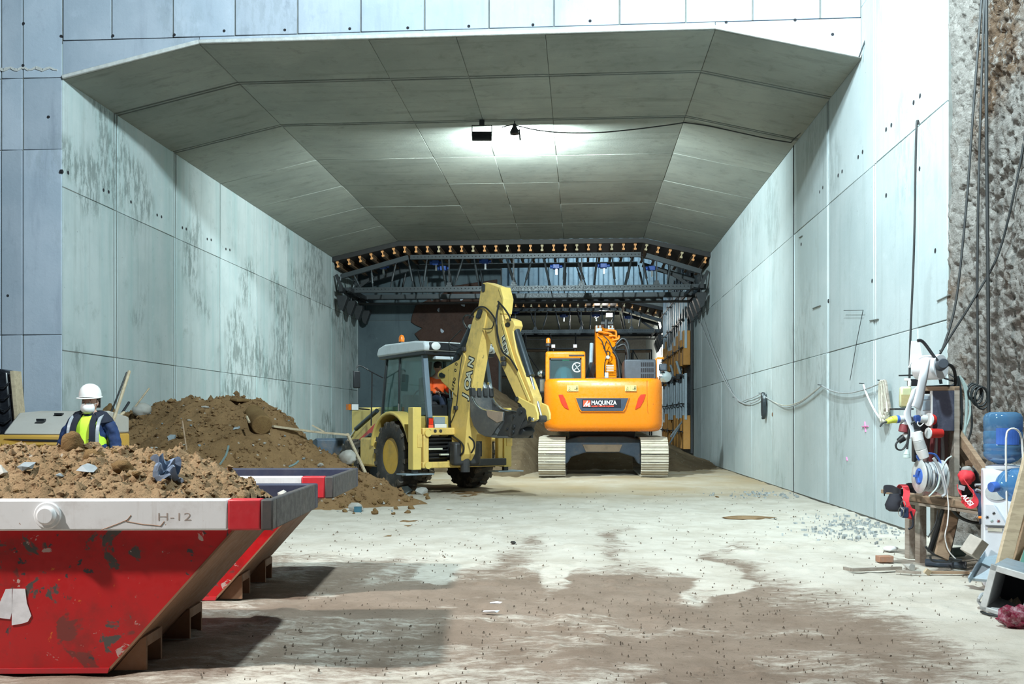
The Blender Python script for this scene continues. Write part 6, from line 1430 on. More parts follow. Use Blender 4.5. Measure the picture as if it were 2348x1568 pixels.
for pl, r, m, lab, nm in (([(2080,1030),(2083,1000),(2084,985),(2088,972),(2098,966)], .010, 'wire', 'black lead from which the small green plug dangles', 'lead'),
                          ([(2060,1010),(2054,1020),(2058,1030),(2070,1030),(2080,1015),(2084,990)], .009, 'wire', 'looped black lead behind the dangling green plug', 'lead'),
                          ([(2034,967),(2024,970),(2018,978)], .008, 'wire', 'short black tail of the yellow-green plug', 'lead'),
                          ([(2105,966),(2104,972),(2110,977),(2118,970)], .005, 'white_p', 'thin white tie wire under the grey coupler', 'lead')):
    tag(MB().tube([pf(a, b, 9.0) for a, b in pl], r, 6, sm=5).build(nm, M[m]), lab, 'cable')
# paper roll on its black tube stand
M['paper'] = plain('white_paper', (.80, .82, .86), .85, var=.03)
rs_ = thing('roll_stand', 'black bent-tube stand for the paper roll on top of the cabinet', 'stand', pf(2165, 886, 9.3))
o0 = rs_.location
def tb(pl, r, nm, m='black'): return MB().tube([pf(a, b, D)-o0 for a, b, D in pl], r, 8, sm=5).build(nm, M[m], rs_, smooth=60)
tb([(2104,781,9.15),(2112,781,9.15),(2122,790,9.15),(2140,815,9.12),(2155,834,9.1)], .016, 'upper_arm')
tb([(2168,835,9.1),(2180,838,9.15),(2188,850,9.2),(2191,872,9.3),(2186,884,9.3),(2160,886,9.3),(2122,888,9.3)], .016, 'base_tube')
tb([(2088,784,9.5),(2092,799,9.5)], .014, 'rear_arm'); tb([(2103,811,9.5),(2114,829,9.5)], .014, 'rear_arm'); tb([(2155,866,9.4),(2158,880,9.4)], .016, 'rear_arm')
tb([(2160,865,9.35),(2187,874,9.3)], .009, 'tear_bar'); tb([(2177,857,9.3),(2189,866,9.25)], .007, 'tear_bar')
MB().cyl(pf(2156, 839, 9.1)-o0, pf(2163, 833, 8.98)-o0, .052, .050, n=18).build('end_cap', M['grille'], rs_, bevel=.008)
pc = pf(2158, 841, 9.14); ax = (V(-.86, .0, 0)+FV*.45).normalized(); ax = (-RV*.52+FV*.85).normalized()
pR = MB().lathe([(.035, 0), (.116, 0), (.120, .012), (.120, .23), (.116, .242), (.035, .242)], 36, frame(ax.cross(UZ).normalized(), UZ, ax.cross(UZ).normalized().cross(V(0, 0, 1)), pc) if 0 else Matrix.Translation(pc) @ ax.to_track_quat('Z', 'Y').to_matrix().to_4x4(), close=True)
rl = tag(pR.build('paper_roll', M['paper'], smooth=40), 'big white paper roll on the black tube stand over the cabinet', 'paper roll')
ptop = pc+ax*.13
# strips of paper hanging from the roll
sh = MB()
rows = [((2112,829),(2142,818),9.15), ((2110,850),(2138,848),9.02), ((2104,880),(2126,880),8.98), ((2096,915),(2120,915),8.96), ((2086,940),(2114,938),8.95), ((2090,932),(2110,945),8.95)]
def sheet(rows, nm, lab):
    q = MB()
    pts = []
    L_, R_ = spline([pf(*a, d) for a, b, d in rows], 4), spline([pf(*b, d+.05) for a, b, d in rows], 4)
    for a, b in zip(L_, R_):
        for k in range(5): c = a.lerp(b, k/4); q.v.append(tuple(c-FV*.012*sin(pi*k/4)))
    n = len(L_); q.f = [(i*5+j, i*5+j+1, i*5+6+j, i*5+5+j) for i in range(n-1) for j in range(4)]
    o = q.build(nm, M['paper'], smooth=80); s = o.modifiers.new('s', 'SOLIDIFY'); s.thickness = .002; return tag(o, lab, 'paper')
sheet([((2116,836),(2134,818),9.06), ((2108,858),(2128,862),8.97), ((2102,890),(2122,892),8.95), ((2094,920),(2117,922),8.94), ((2090,930),(2111,943),8.94)], 'paper_strip', 'broad white paper strip hanging down from the big paper roll')
sheet([((2090,895),(2104,884),9.05), ((2084,915),(2096,915),9.0), ((2077,935),(2090,933),8.99), ((2072,952),(2089,955),8.98), ((2086,985),(2096,985),8.98), ((2087,1005),(2096,1005),8.98)], 'paper_strip', 'narrow trailing paper strip left of the broad one, reaching the plugs')
b2 = thing('soap_bottle', 'pale yellow liquid bottle with white pump behind the paper strip', 'bottle', pf(2076, 935, 9.48), YAW)
MB().box(-.055, .055, -.03, .03, 0, .21).build('bottle_body', plain('pale_yellow_plastic', (.66, .70, .42), .3), b2, bevel=.02); MB().cyl((.04, 0, .21), (.04, 0, .27), .018, n=10).box(-.01, .05, -.012, .012, .265, .29).build('pump', M['white_p'], b2, bevel=.005)
MB().box(-.05, .05, -.032, .032, .02, .13).build('liquid_label', plain('amber_liquid', (.52, .44, .22), .3), b2)
tag(MB().bar(pf(2061, 861, 9.7), pf(2104, 860, 9.7), .014, .014).build('steel_rod', M['steel_d']), 'thin dark rod sticking out sideways above the soap bottle', 'rod')
tag(MB().box(-.06, .05, -.04, .04, 0, .07, Matrix.Translation(pf(2096, 885, 9.6))).build('lamp_holder', M['grille'], bevel=.01), 'small dark box above the paper strips, behind the roll', 'box')
tag(MB().prism([(-.10, 0), (.10, 0), (.07, -.06), (-.07, -.06)], frame(RV, V(0, .3, -1).normalized(), V(0, -1, -.3).normalized(), pf(2105, 842, 9.45)), 0, .012).prism([(-.08, 0), (.06, 0), (.02, .25), (-.06, .25)], frame(RV, UZ, -FV, pf(2103, 840, 9.47)), 0, .01).build('folded_sheet', M['white_p']), 'folded white sheet with grey underside left of the paper roll', 'sheet')
# cable reel
rc = pf(2107, 1092, 9.0); rax = (RV*.99+FV*.03-V(0, 0, .03)).normalized()
rel = thing('cable_reel', 'grey cable reel with blue hub and wound grey cable on the workbench', 'cable reel', rc)
RMt = rax.to_track_quat('Z', 'Y').to_matrix().to_4x4()
for z in (0, .21):
    MB().lathe([(.075, 0), (.150, -.004), (.160, .004), (.150, .014), (.075, .012)], 32, RMt @ Matrix.Translation((0, 0, z)), close=True).build('flange', M['gry_pl'], rel, smooth=50)
MB().lathe([(.0, -.006), (.045, -.012), (.078, -.002), (.078, .22), (0, .22)], 24, RMt).build('hub', M['blue_pl'], rel, smooth=40)
hx_ = MB()
for k in range(3): a = k*2.1; hx_.bar(RMt @ V(.02*cos(a), .02*sin(a), -.01), RMt @ V(.07*cos(a), .07*sin(a), -.016), .022, .018, rax)
hx_.build('hub_spokes', M['blue_pl'], rel)
for k in range(9):
    r = .128+.012*(k % 2); z = .022+k*.0215; MB().lathe([(r-.012, z-.011), (r+.0, z-.004), (r+.003, z), (r, z+.006), (r-.012, z+.011)], 28, RMt, close=True).build('cable_turn', M['wire_g'], rel, smooth=60)
MB().tube([RMt @ V(.0, .15, .0)*1, V(-.03, 0, .20)+RV*.02, V(.06, 0, .21)+RV*.08, RMt @ V(.0, .12, .21)], .010, 6, sm=5).build('carry_handle', M['blue_pl'], rel)
for pl, r, m, lab in (([(2140,1050),(2152,1070),(2162,1100),(2168,1130),(2160,1138)], .013, 'wire_g', 'grey cable arch behind the cable reel'),
                      ([(2130,1138),(2150,1115),(2158,1080),(2170,1055),(2182,1046)], .008, 'wire_t', 'pale thin cable rising from the reel to the cabinet post'),
                      ([(2162,1075),(2168,1110),(2173,1140),(2175,1170),(2172,1205)], .006, 'white_p', 'thin white cord hanging over the front of the workbench')):
    tag(MB().tube([pf(a, b, 8.82) for a, b in pl], r, 6, sm=5).build('cable', M[m]), lab, 'cable')
# harness straps
M['web_r'] = plain('red_webbing', (.70, .035, .05), .7); M['web_k'] = plain('black_webbing', (.018, .02, .03), .8); M['web_b'] = plain('navy_webbing', (.02, .035, .085), .7); M['org'] = plain('orange_buckle', (.85, .25, .03), .4)
hs = thing('harness', 'black and red safety harness draped over the left end of the workbench', 'harness', pf(2050, 1150, 9.4))
o0 = hs.location; hp_ = lambda a, b, D: pf(a, b, D)-o0
MB().ribbon([hp_(2027,1131,9.75), hp_(2030,1121,9.7), hp_(2045,1121,9.6), hp_(2062,1129,9.35), hp_(2075,1127,9.4), hp_(2083,1116,9.4), hp_(2093,1118,9.4), hp_(2092,1130,9.4)], (0, 0, 1), .075, .01).build('black_strap', M['web_k'], hs)
MB().ribbon([hp_(2060,1120,9.5), hp_(2068,1111,9.4), hp_(2076,1116,9.2), hp_(2079,1130,9.08), hp_(2077,1143,8.98), hp_(2080,1158,8.95), hp_(2087,1172,8.95)], (1, .2, 0), .058, .006).build('red_strap', M['web_r'], hs)
MB().lathe([(.055, 0), (.085, .02), (.095, .06), (.07, .12), (.05, .17)], 14, Matrix.Translation(hp_(2052, 1172, 9.35))).build('shock_pack', M['web_k'], hs, smooth=40)
MB().box(-.045, .045, -.03, .03, 0, .10, Matrix.Translation(hp_(2081, 1188, 8.98)) @ Matrix.Rotation(.3, 4, 'Y')).build('red_pouch', M['web_r'], hs, bevel=.012); MB().box(-.03, .03, -.035, .03, 0, .10, Matrix.Translation(hp_(2074, 1187, 8.95))).build('navy_pouch', M['web_b'], hs, bevel=.012)
for c, r, t_ in (((2071, 1158), .030, .2), ((2066, 1174), .034, .5)):
    q = hp_(*c, 8.9); MB().tube([q+RV*r*cos(a)*.75+V(0, 0, r*1.3*sin(a)) for a in [k*pi/8 for k in range(17)]], .004, 6).build('steel_ring', M['chrome'], hs)
MB().tube([hp_(2088,1172,8.95), hp_(2093,1190,8.95), hp_(2092,1207,8.95), hp_(2083,1213,8.95)], .010, 6, sm=5).build('lanyard', M['web_k'], hs)
st_ = thing('red_strap', 'red strap with white letters draped over the right end of the workbench', 'strap', pf(2220, 1150, 8.55)); o0 = st_.location; hp_ = lambda a, b, D: pf(a, b, D)-o0
MB().ribbon([hp_(2199,1118,8.6), hp_(2203,1136,8.4), hp_(2214,1149,8.35), hp_(2226,1157,8.33), hp_(2236,1150,8.36), hp_(2237,1136,8.42), hp_(2228,1125,8.5), hp_(2218,1112,8.6), hp_(2214,1103,8.65)], (-.45, .2, 1), .072, .005).build('webbing', M['web_r'], st_)
a, b = hp_(2201,1136.5,8.33), hp_(2220,1158,8.26); u = (b-a).normalized(); n = (-FV); v = n.cross(u).normalized(); n = u.cross(v)
text('AUSI', .058, frame(u, v, n, a-FV*.02), 'lettering', M['sign_w'], st_, .0015, .001, space=1.0)
MB().bar(hp_(2197,1116,8.5), hp_(2211,1120,8.5), .02, .04).build('buckle', M['chrome'], st_)
ns = thing('navy_strap', 'navy strap with orange buckle hanging over the bench edge beside the red strap', 'strap', pf(2250, 1175, 8.45)); o0 = ns.location; hp_ = lambda a, b, D: pf(a, b, D)-o0
MB().ribbon([hp_(2234,1122,8.7), hp_(2240,1135,8.5), hp_(2247,1152,8.4), hp_(2250,1172,8.36), hp_(2251,1182,8.36)], (1, 0, 0), .055, .006).build('webbing', M['web_b'], ns)
q = hp_(2252, 1186, 8.36); MB().box(q.x-.03, q.x+.03, q.y-.014, q.y+.014, q.z-.010, q.z+.010).build('orange_buckle', M['org'], ns, bevel=.005)
MB().box(q.x-.024, q.x+.024, q.y-.014, q.y+.014, q.z-.06, q.z-.010).build('buckle_body', M['web_k'], ns, bevel=.008)
# dark work clothes and a lamp-like grey ball heaped on the bench end
cm_ = link('work_clothes', rock(801, (.22, .24, .27), 12, 'lump'), M['web_k']); cm_.location = V(*pf(2215, 1120, 9.25).xy, zb-.01); tag(cm_, 'heap of black work clothes on the bench right of the cabinet', 'clothes')
put(802, (.12, .10, .09), pf(2218, 1090, 9.1), plain('grey_cap', (.30, .30, .29), .7), 'round grey cap on the heap of black clothes', 'cap', kind='lump', name='cap', sink=0)
cm2 = link('red_cloth', rock(803, (.15, .12, .14), 12, 'lump'), M['web_r']); cm2.location = pf(2216, 1112, 8.75); tag(cm2, 'crumpled dark red cloth in front of the black clothes on the bench', 'cloth')
for k, pl in enumerate(([(2238,1122),(2255,1128),(2275,1131)], [(2240,1130),(2256,1138),(2276,1141)], [(2244,1140),(2260,1146),(2276,1148)], [(2236,1112),(2252,1112),(2265,1116)])):
    tag(MB().tube([pf(a, b, 8.55) for a, b in pl], .014, 6, sm=5).build('cable', M['wire_g'] if k != 1 else M['wire']), ('grey', 'dark', 'lowest grey', 'topmost grey')[k]+' cable strand lying on the bench end beside the water cooler', 'cable')
tag(MB().bar(pf(2259,1112,8.5), pf(2268,1105,8.5), .022, .02).build('hand_tool', M['web_r']), 'small red hand tool beside the blue bottle cap', 'tool')
# timber props over the bench
tag(MB().bar(pf(2194,992,9.35), pf(2268,1098,8.75), .05, .085).build('timber_prop', M['wood_b']), 'long brown timber slanting from the cabinet post down to the water cooler', 'timber')
tag(MB().bar(pf(2192,1030,9.5), pf(2222,1076,9.2), .05, .10).build('timber_prop', M['wood_b']), 'short brown timber under the long slanting one, beside the cabinet', 'timber')
# water cooler with bottle
cd = 8.05
wc = thing('water_cooler', 'white water cooler between the workbench and the leaning planks', 'water cooler', V(*C2W((2322-CX)/F*cd, cd+.16).xy, 0), YAW+radians(-22))
M['cool'] = plain('white_cooler_plastic', (.70, .74, .80), .4, var=.05); M['bottle'] = glass('blue_bottle_plastic', (.22, .52, .86), .12, .55); M['bottle_s'] = plain('blue_bottle_shell', (.10, .32, .62), .18)
cz = lambda py: CAMH+(HY-py)/F*cd
MB().prism([(-.15, 0), (.15, 0), (.15, .93), (.12, .99), (-.12, .99), (-.15, .93)], frame((0,1,0), (0,0,1), (1,0,0), (0, 0, 0)), -.16, .16).build('cabinet_body', M['cool'], wc, bevel=.012)
MB().lathe([(.0, 0), (.075, 0), (.075, .012), (0, .012)], 24, frame((1,0,0), (0,0,1), (0,-1,0), (-.06, -.148, .80)) @ Matrix.Diagonal((1.2, .9, 1, 1))).build('tap_recess', M['gry_pl'], wc)
MB().box(-.155, .03, -.165, -.15, .08, .50).build('front_panel', M['cool'], wc, bevel=.006); MB().box(-.13, -.02, -.172, -.165, .47, .50).build('panel_slot', M['rope'], wc)
MB().prism([(-.155, .52), (.02, .52), (-.04, .62), (-.085, .70), (-.155, .70)], frame((1,0,0), (0,0,1), (0,-1,0), (0, -.155, 0)), 0, .03).build('sticker_panel', M['cool'], wc, bevel=.006)
for k, (x, z, m) in enumerate(((-.135, .59, 'ink'), (-.085, .625, 'ink'), (-.05, .56, 'mar_pl'), (-.10, .56, 'wire_t'))):
    g = MB()
    for a in (0, 1.05, 2.1): g.bar((x-.013*cos(a), -.187, z-.013*sin(a)), (x+.013*cos(a), -.187, z+.013*sin(a)), .003, .005, (0, 1, 0))
    g.build('sticker_mark', M[m], wc)
MB().lathe([(.10, .985), (.135, .99), (.138, 1.01), (.06, 1.03)], 24).build('bottle_collar', M['cool'], wc, smooth=40)
jb = thing('water_bottle', 'large blue water bottle upside down on the water cooler', 'water bottle', V(wc.location.x, wc.location.y, 1.0), wc.rotation_euler.z)
JR = .152; h0 = 1.0; zt = cz(944)
MB().lathe([(.03, .01), (.04, .03), (.11, .06), (JR-.004, .10), (JR, .13), (JR-.006, .145), (JR, .16), (JR, .20), (JR-.006, .21), (JR, .22), (JR, .31), (JR-.006, .32), (JR, .335), (JR, .43), (JR-.015, .465), (JR-.05, .48), (0, .482)], 32, Matrix.Scale((zt-h0)/.482, 4, V(0, 0, 1))).build('bottle_shell', M['bottle'], jb, smooth=50)
MB().lathe([(.02, .02), (.10, .065), (JR-.012, .11), (JR-.012, .24), (0, .241)], 28).build('water', M['bottle_s'], jb, smooth=50)
MB().add([((JR+.002)*cos(a), (JR+.002)*sin(a), z) for z in (.20, .34) for a in [radians(-115+9*k) for k in range(9)]], [(i, i+1, i+10, i+9) for i in range(8)]).build('blue_label', M['blue_pl'], jb)
# wire rack with a second bottle lying in it
rk = thing('bottle_rack', 'white wire rack standing in front of the water cooler', 'rack', V(*C2W((2322-CX)/F*7.75, 7.75).xy, 0)); o0 = rk.location; rp = lambda a, b, D: pf(a, b, D)-o0
for pl in ([(2307,1090,7.7), (2307,1005,7.7), (2314,985,7.7), (2330,984,7.7), (2342,1003,7.75), (2346,1060,7.75)], [(2305,1064,7.7), (2345,1069,7.9)], [(2307,1090,7.7), (2309,1180,7.7), (2312,1392,7.7)], [(2346,1060,7.75), (2347,1390,7.75)]):
    MB().tube([rp(*q) for q in pl], .008, 6, sm=3).build('rack_wire', M['white_p'], rk)
b2_ = thing('water_bottle', 'second blue water bottle lying on its side, blue cap to the left', 'water bottle', pf(2272, 1117, 7.72)); o0 = b2_.location
bax = (RV*.95+FV*.25+V(0, 0, .06)).normalized(); BM = bax.to_track_quat('Z', 'Y').to_matrix().to_4x4()
MB().lathe([(.036, .05), (.036, .075), (.05, .09), (.10, .13), (.13, .18), (.135, .22), (.135, .42), (.12, .45), (0, .45)], 30, BM).build('bottle_shell', M['bottle'], b2_, smooth=50)
MB().lathe([(0, 0), (.038, .0), (.042, .01), (.042, .055), (.036, .06), (0, .06)], 20, BM).build('bottle_cap', M['blue_pl'], b2_, smooth=40)
MB().lathe([(0, 0), (.055, 0), (.055, .02), (0, .02)], 18, BM @ Matrix.Translation((0, .0, .30)) @ Matrix.Translation((.0, -.10, 0))).build('inner_mark', M['blue_pl'], b2_)
# leaning planks at the right edge
WP = M['wood']
for k, (a, da, b, db, w_, t_, lab) in enumerate((((2296,1312), 7.35, (2372,1010), 7.75, .105, .04, 'widest pale plank leaning at the right edge, leftmost and nearest of the leaning planks'),
        ((2306,1312), 7.5, (2372,1060), 7.95, .07, .04, 'pale plank leaning just behind the widest one at the right edge'),
        ((2322,1318), 7.45, (2376,1110), 7.9, .06, .045, 'third leaning plank from the left, in front of the wire rack'),
        ((2337,1318), 7.4, (2380,1150), 7.9, .06, .045, 'fourth leaning plank, above the open square duct'),
        ((2350,1318), 7.4, (2385,1190), 7.85, .06, .05, 'rightmost leaning plank, cut off by the picture edge'))):
    p0, p1 = pf(*a, da), pf(*b, db); d = (p1-p0).normalized(); p0 = p0-d*(p0.z/d.z) if p0.z > 0 else p0
    o = MB().bar(p0, p1, w_, t_, -FV).build('plank', WP, bevel=.003); tag(o, lab, 'plank', 'planks leaning at the right edge')
tag(MB().bar(pf(2336,1325,7.2), pf(2362,1240,7.4), .035, .035).build('green_pole', plain('green_paint', (.03, .17, .13), .5)), 'dark green pole leaning among the planks at the right edge', 'pole')
# lying and leaning odds and ends
p0, p1 = pf(2247, 1330, 7.9), pf(2287, 1262, 8.15)
gs = MB().bar(p0, p1, .19, .03, (-.5, -.5, .5)).build('steel_shutter_board', paint('blue_grey_steel', (.34, .42, .48), (.10, .12, .13), .6, .5, sc=2.5), bevel=.004); tag(gs, 'blue-grey steel board leaning beside the concrete block', 'board')
for s in (-1, 1): MB().bar(p0+RV*s*.09-V(0, 0, .0), p1+RV*s*.09, .012, .05, (-.5, -.5, .5)).build('board_flange', M['rail_b'], gs).matrix_parent_inverse = Matrix.Translation(-gs.location)
cb_ = MB().box(-.052, .052, -.065, .065, -.078, .078, Matrix.Rotation(radians(33), 4, 'Y') @ Matrix.Rotation(.5, 4, 'Z')).build('concrete_block', plain('pale_block', (.46, .43, .38), .9), bevel=.006); cb_.location = pf(2234, 1283, 7.95); tag(cb_, 'pale rectangular concrete block tilted against the blue-grey board', 'block')
# open square duct lying on its side
dq = thing('square_duct', 'open grey square duct lying at the right edge, its dark mouth towards the camera', 'duct', V(*G(2300, 1412).xy, 0), YAW-radians(38))
DM = Matrix.Rotation(radians(13), 4, 'Y')
for x0, x1, z0, z1, nm in ((-.13, -.112, 0, .30, 'duct_side'), (.112, .13, 0, .30, 'duct_side'), (-.13, .13, 0, .016, 'duct_bottom'), (-.13, .13, .285, .30, 'duct_top')):
    MB().box(x0, x1, 0, .45, z0+.02, z1+.02, DM).build(nm, paint('dull_zinc', (.34, .36, .37), (.16, .16, .16), .5, .5, sc=3), dq, bevel=.003)
for x0, x1, z0, z1 in ((-.155, -.11, -.0, .345), (.11, .155, 0, .345), (-.155, .155, 0, .03), (-.155, .155, .30, .345)):
    MB().box(x0, x1, -.03, .0, z0, z1, DM).build('duct_flange', M['gry_pl'], dq, bevel=.004)
MB().box(-.115, .115, .40, .42, .03, .3, DM).build('duct_back', M['hole'], dq); MB().box(-.135, .135, .0, .42, .335, .345, DM).build('duct_lid', M['rail_b'], dq)
tag(MB().tube([G(2258,1402)+V(0,0,.02), G(2244,1395)+V(0,0,.05), P(2245,1372,7.1), P(2252,1362,7.15), P(2264,1360,7.2)], .012, 6, sm=5).build('steel_hoop', M['wire_g']), 'grey bent steel hoop at the left side of the square duct', 'hoop')
tag(MB().tube([G(2250,1406)+V(0,0,.012), G(2266,1412)+V(0,0,.012), G(2290,1416)+V(0,0,.012)], .010, 6, sm=4).build('steel_rod', M['steel_d']), 'short dark rod lying on the floor in front of the square duct', 'rod')
bm = bmesh.new(); bmesh.ops.create_icosphere(bm, subdivisions=3, radius=1)
co = np.array([v.co[:] for v in bm.verts]); dd = 1-.55*np.abs(fbm(co[:,0]*2.6+9, co[:,1]*2.6+co[:,2]*2, 4, 61))-.45*np.abs(fbm(co[:,0]*5, co[:,2]*6+co[:,1]*3, 3, 66))
for v, k in zip(bm.verts, dd): v.co = Vector((v.co.x*.17, v.co.y*.13, (v.co.z+.8)*.095))*float(k)
me = bpy.data.meshes.new('plastic_bag'); bm.to_mesh(me); bm.free(); o = link('plastic_bag', me, paint('maroon_film', (.16, .012, .035), (.55, .46, .50), 1.0, .2, sc=7)); o.location = G(2338, 1438); tag(o, 'crumpled maroon and clear plastic bag at the right edge of the floor', 'bag')
br_ = MB().box(-.075, .075, -.045, .045, 0, .062).build('brick', paint('worn_brick', (.36, .19, .12), (.30, .27, .24), .95, .9, sc=9), bevel=.006); br_.location = G(2028, 1288); br_.rotation_euler = (0, 0, YAW+.1); tag(br_, 'single worn brick on the floor left of the bench leg', 'brick')
put(811, (.16, .10, .06), G(2042, 1263), M['sign_w'], 'scrap of crumpled white paper on the floor left of the bench', 'paper', name='paper_scrap', kind='lump', sink=.15, rot=(0, 0, .3))
put(812, (.20, .14, .09), G(2082, 1305), M['stone_w'], 'pale concrete lump on the floor between brick and front bench leg', 'stone', sink=.1)
put(813, (.20, .12, .08), G(2098, 1238), M['stone_w'], 'pale lump on the floor behind the bench legs', 'stone', sink=.1)
o = MB().box(-.03, .03, -.012, .012, 0, .05).build('wood_chip', WP); o.location = G(2123, 1316); o.rotation_euler = (.3, .5, .4); tag(o, 'small square wood chip in front of the bench leg', 'wood chip')
tag(MB().bar(G(1936,1306)+V(0,0,.015), G(1953,1310)+V(0,0,.015), .03, .028).bar(G(1952,1310)+V(0,0,.015), G(2066,1306)+V(0,0,.015), .035, .03).build('broken_stick', M['wood_g']), 'long broken stick lying on the floor left of the bench', 'stick')
tag(MB().bar(G(2054,1312)+V(0,0,.012), G(2112,1316)+V(0,0,.012), .03, .024).build('lath', M['wood_g']), 'short grey lath lying in front of the bench leg', 'lath')
tag(MB().cyl(G(2122,1296)+V(0,0,.03), G(2216,1303)+V(0,0,.03), .035, n=12).build('steel_pipe', M['frame_b']), 'dark steel pipe lying on the floor under the bench', 'pipe')
tag(MB().bar(G(2130,1315)+V(0,0,.012), G(2222,1316)+V(0,0,.012), .03, .024).build('lath', M['wood_b']), 'brown lath lying before the dark pipe under the bench', 'lath')
tag(MB().cyl(pf(2164,1168,9.3), pf(2132,1264,9.5), .026, n=10).build('steel_pole', M['steel_d']), 'dark round pole leaning under the bench, left of the wide board', 'pole')
tag(MB().bar(pf(2184,1168,9.2), pf(2158,1278,9.0), .13, .035, -FV).build('board', M['wood_b']), 'wide brown board leaning under the bench', 'board')
tag(MB().bar(pf(2194,1168,9.25), pf(2170,1278,9.05), .035, .07, -FV).build('black_bar', M['black']), 'black steel bar leaning beside the wide board under the bench', 'bar')
tag(MB().cyl(G(2178,1278)+V(0,0,.05), G(2208,1276)+V(0,0,.05), .05, n=12).build('pipe_piece', plain('dark_green_pipe', (.07, .12, .12), .5)), 'short dark green pipe piece on the floor beneath the bench', 'pipe')
for pl, r, m, lab in (([(2122,1253),(2140,1270),(2170,1280),(2205,1284)], .011, 'wire', 'dark cable running along the floor under the bench'), ([(2133,1275),(2137,1285),(2160,1288),(2200,1286)], .010, 'wire', 'second dark cable on the floor under the bench, looping nearer'),
                      ([(2182,1166),(2200,1185),(2225,1196),(2250,1199),(2275,1192)], .016, 'wire', 'thick black cable sagging under the bench edge'), ([(2172,1205),(2167,1230),(2175,1262),(2196,1286)], .006, 'white_p', 'thin pale cord trailing from the bench to the floor'),
                      ([(2150,1170),(2145,1200),(2128,1232)], .006, 'wire', 'thin dark wire hanging under the left part of the bench')):
    tag(MB().tube([pf(a, b, 9.0) for a, b in pl], r, 6, sm=5).build('cable', M[m]), lab, 'cable')
# cables on the rock and wall
def run(pl, D, r, m, lab, nm='cable', sm=6): return tag(MB().tube([pf(a, b, d) for (a, b), d in zip(pl, D)] if isinstance(D, (list, tuple)) else [pf(a, b, D) for a, b in pl], r, 6, sm=sm).build(nm, M[m]), lab, 'cable')
run([(2253,-30),(2232,250),(2215,480),(2192,690),(2165,790),(2155,805)], 9.75, .012, 'wire', 'black cable hanging down the rock, leftmost of the three at the top edge')
run([(2258,-30),(2247,300),(2241,600),(2242,850),(2240,880)], 9.6, .012, 'wire', 'black cable hanging straight down the rock to the black coil')
run([(2262,-30),(2262,300),(2265,600),(2267,945)], 9.3, .016, 'wire', 'thick black cable hanging straight down the rock to the blue bottle')
run([(2352,300),(2330,420),(2290,580),(2230,690),(2180,770),(2155,812)], [9.3,9.35,9.5,9.6,9.7,9.75], .011, 'wire', 'black cable slanting across the rock from the right edge')
run([(2107,285),(2101,300),(2096,560),(2088,760),(2085,890)], 10.2, .011, 'wire', 'black cable hanging straight down the cast wall beside the cabinet')
run([(2030,-20),(2010,30),(1985,90),(1970,130)], 14.2, .012, 'wire', 'short black cable slanting into the upper corner of the portal')
cc_ = thing('cable_coil', 'black cable coil hanging on the rock above the hoses', 'cable coil', pf(2238, 902, 9.45))
for k in range(5):
    c0 = V(0, 0, 0); r1, r2 = .09+.012*k, .15+.016*k; ofs = V(.02*(k-2), -.01*k, -.01*k)
    pts = [c0+ofs+RV*(r1*.62*sin(a)*(1 if k % 2 else .8))+V(0, 0, -r2*.5*(1-cos(a))+.10) for a in [i*2*pi/20 for i in range(21)]]
    MB().tube(pts, .010, 6).build('cable_loop', M['wire'], cc_)
for k, (pl, r, m) in enumerate((([(2196,862),(2203,900),(2205,960),(2200,1010)], .014, 'wire'), ([(2200,862),(2212,890),(2216,930),(2212,990),(2205,1030)], .014, 'wire_t'), ([(2205,868),(2220,900),(2224,950),(2206,1000)], .012, 'wire_t'), ([(2194,868),(2198,920),(2196,980)], .013, 'wire'), ([(2226,930),(2228,980),(2214,1030),(2206,1075)], .010, 'wire'))):
    run(pl, 9.45, r, m, ('leftmost dark hose of the bundle right of the cabinet', 'thick pale teal hose in the bundle right of the cabinet', 'thin pale hose crossing the bundle right of the cabinet', 'dark hose nearest to the cabinet post', 'thin black cable curving down right of the hose bundle')[k], 'hose')
# on the cast wall
wx_ = XR-.045
def wall_run(pl, r, m, lab, sm=6): return tag(MB().tube([onx(a, b, wx_) for a, b in pl], r, 6, sm=sm).build('wall_cable', M[m]), lab, 'cable')
wall_run([(1602,728),(1630,800),(1660,870),(1688,912),(1710,926),(1738,918),(1746,904)], .012, 'wire_g', 'dark cable sagging from the truss shoes to the dark coil on the right wall')
wall_run([(1612,728),(1640,810),(1685,911),(1715,915),(1746,902)], .010, 'wire_g', 'second cable from the truss shoes to the dark coil, slightly straighter')
wall_run([(1746,904),(1775,922),(1800,934),(1830,926),(1860,905),(1884,884)], .012, 'wire_g', 'cable sagging along the right wall between the dark coil and the upper hook')
wall_run([(1746,904),(1790,928),(1832,922),(1884,884)], .010, 'rope', 'pale cable beside the dark one between the coil and the upper hook')
wall_run([(1884,884),(1910,897),(1945,901),(1985,892),(2025,876)], .012, 'wire_g', 'cable sagging along the right wall from the upper hook to the pale rope coil')
wall_run([(1980,882),(1988,905),(2005,940),(2020,962)], .014, 'white_p', 'white hose hanging on the right wall below the sagging cable')
wall_run([(1935,712),(1979,711),(1966,775),(1949,872)], .005, 'wire', 'thin bent wire high on the right wall', 0)
cc2 = thing('cable_coil', 'dark oval cable coil hung on the middle of the right wall', 'cable coil', onx(1752, 930, XR-.05)); c0 = V(0, 0, 0)
